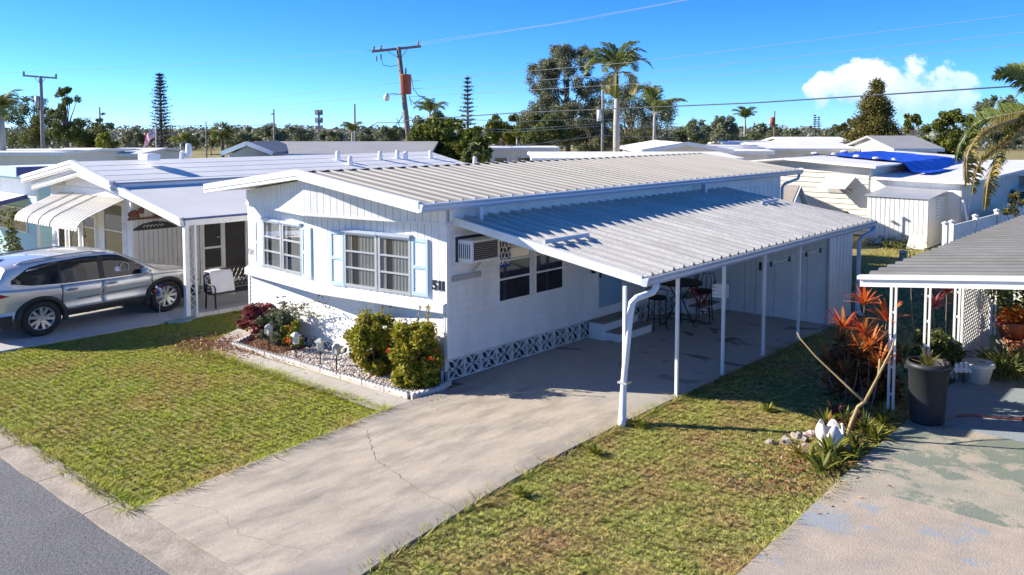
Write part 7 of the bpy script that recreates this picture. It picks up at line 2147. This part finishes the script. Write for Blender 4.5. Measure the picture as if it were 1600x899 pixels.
# far woods along the horizon: one mass
r = np.random.default_rng(12); n = 70000
pxs = r.uniform(-250, 1850, n); ds = r.uniform(170, 420, n)
k = (pxs - 800) / FPX * ds
hgt = (1.8 + 3.2 * (0.5 + 0.5 * np.sin(pxs * .021 + ds * .05)) * (0.6 + .4 * np.sin(pxs * .067 + ds * .021))) * (0.55 + ds / 420 * .75)
X_ = CAM.x + HX * ds + RX * k; Y_ = CAM.y + HY * ds + RY * k
fw = leaves('far_woods', np.stack([X_, Y_, hgt * r.random(n) ** .7], 1), 1.1, LEAF('hazed_far_leaf', [(.12, .14, .11), (.17, .19, .14), (.22, .225, .17), (.15, .17, .13)], .15), None, .7, 4)  # leaf colours lightened to paint in the haze of distance
tag(fw, 'dark far woods along the whole horizon', 'woods', kind='stuff')

# ================================================================ HOUSES BEHIND
def far_house(label, px0, px1, d, py_eave, py_ridge, depth, wall='cream', roof='membrane', gable_front=False, rot=0.0, windows=0, over=.3):
    """a long low home whose front edge spans px0..px1, d metres away"""
    x0, y0 = A(px0, d); x1, y1 = A(px1, d); zc = zat(py_eave, d); zr = zat(py_ridge, d + (0 if gable_front else depth / 2))
    t = thing('mobile_home', label, 'house', (x0, y0, 0), math.atan2(y1 - y0, x1 - x0)); L = math.hypot(x1 - x0, y1 - y0)
    MB().box(0.02, .03, -.1, L - .02, depth, zc - .12).build('wall', wall, t)
    b = MB(); o_ = over
    if gable_front:
        b.prism([(-o_, zc), (L / 2, zr), (L + o_, zc), (L + o_, zc - .14), (L / 2, zr - .14), (-o_, zc - .14)], -.3, depth + .3, lambda a, c, q: (a, q, c))
        MB().prism([(0.05, zc - .14), (L - .05, zc - .14), (L / 2, zr - .16)], .02, .1, lambda a, c, q: (a, q, c)).build('gable', 'greyroof' if roof == 'greyroof' else wall, t)
        f = MB()
        for a, c in ((-o_, L / 2), (L + o_, L / 2)): f.beam((a, -.32, zc - .06), (c, -.32, zr - .06), .05, .22, up=(0, 0, 1))
        f.build('fascia', 'trim', t)
    else:
        b.prism([(-.3, zc), (depth / 2, zr), (depth + .3, zc), (depth + .3, zc - .14), (depth / 2, zr - .14), (-.3, zc - .14)], -o_, L + o_, lambda a, c, q: (q, a, c))
        for u0 in (.04, L - .14): MB().prism([(.03, zc - .14), (depth - .05, zc - .14), (depth / 2, zr - .16)], u0, u0 + .1, lambda a, c, q: (q, a, c)).build('gable', wall, t)
        MB().box(-o_, -.33, zc - .2, L + o_, -.302, zc - .0).build('fascia', 'trim', t)
    b.build('roof', roof, t)
    for k in range(windows):
        u = L * (k + .5) / windows; f = MB().box(u - .45, -.03, zc - 1.3, u + .45, .028, zc - .6).build('window', 'trim', t); MB().box(u - .38, -.04, zc - 1.24, u + .38, -.031, zc - .66).build('pane', 'carglass', f)
    return t
far_house('long grey roofed house behind the left white roof', 368, 665, 46, 240, 221, 9, roof='greyroof')
far_house('white gabled end of the grey roofed house', 358, 420, 44, 238, 222, 5, wall='greyroof', gable_front=True, roof='greyroof')
far_house('small white trailer with dark window right of the leafy trees', 765, 872, 56, 231, 229, 6, wall='siding', windows=3, over=.1)
far_house('white roofed home just behind the main ridge', 842, 1150, 34, 247, 237, 8)
far_house('white gabled home behind the right end of the main roof', 1010, 1135, 46, 235, 223, 10, gable_front=True)
far_house('long white roofed home right of the white gabled home', 1085, 1200, 50, 236, 226, 8)
far_house('low white roofed home left of the cedar', 1195, 1335, 62, 232, 222, 8)
far_house('distant pale home at the right horizon', 1230, 1330, 85, 222, 214, 8)
far_house('pale grey roofed house between the cedar and the round tree', 1400, 1465, 56, 232, 212, 8, roof='greyroof')
far_house('white roofed home at the far left behind the blue one', -60, 95, 48, 238, 233, 8)
far_house('flat white roof between the left pole and the lime bush', 60, 215, 55, 240, 231, 8)
far_house('shadowed home beyond the right carport at the picture edge', 1560, 1700, 42, 268, 250, 9, wall='tread')
far_house('distant white roofs left of the brown pole', 1140, 1215, 80, 226, 220, 8)
# parked car glimpsed at the right edge
x, y = A(1592, 41); fc = copy_tree(CAR); fc.location = (x, y, 0); fc.rotation_euler = (0, 0, 2.4); fc.scale = (1, 1, 1); tag(fc, 'car half hidden beside the shaded wall behind the vinyl fence', 'car')
# bits of foliage at the right edge under the palm
shrub('potted_shrub', 'orange tinged shrub at the right edge behind the vinyl fence', A(1594, 33), .5, 2.2, 500, L_CEDAR, .14, 91, 'shrub', nclump=12, low=.5)
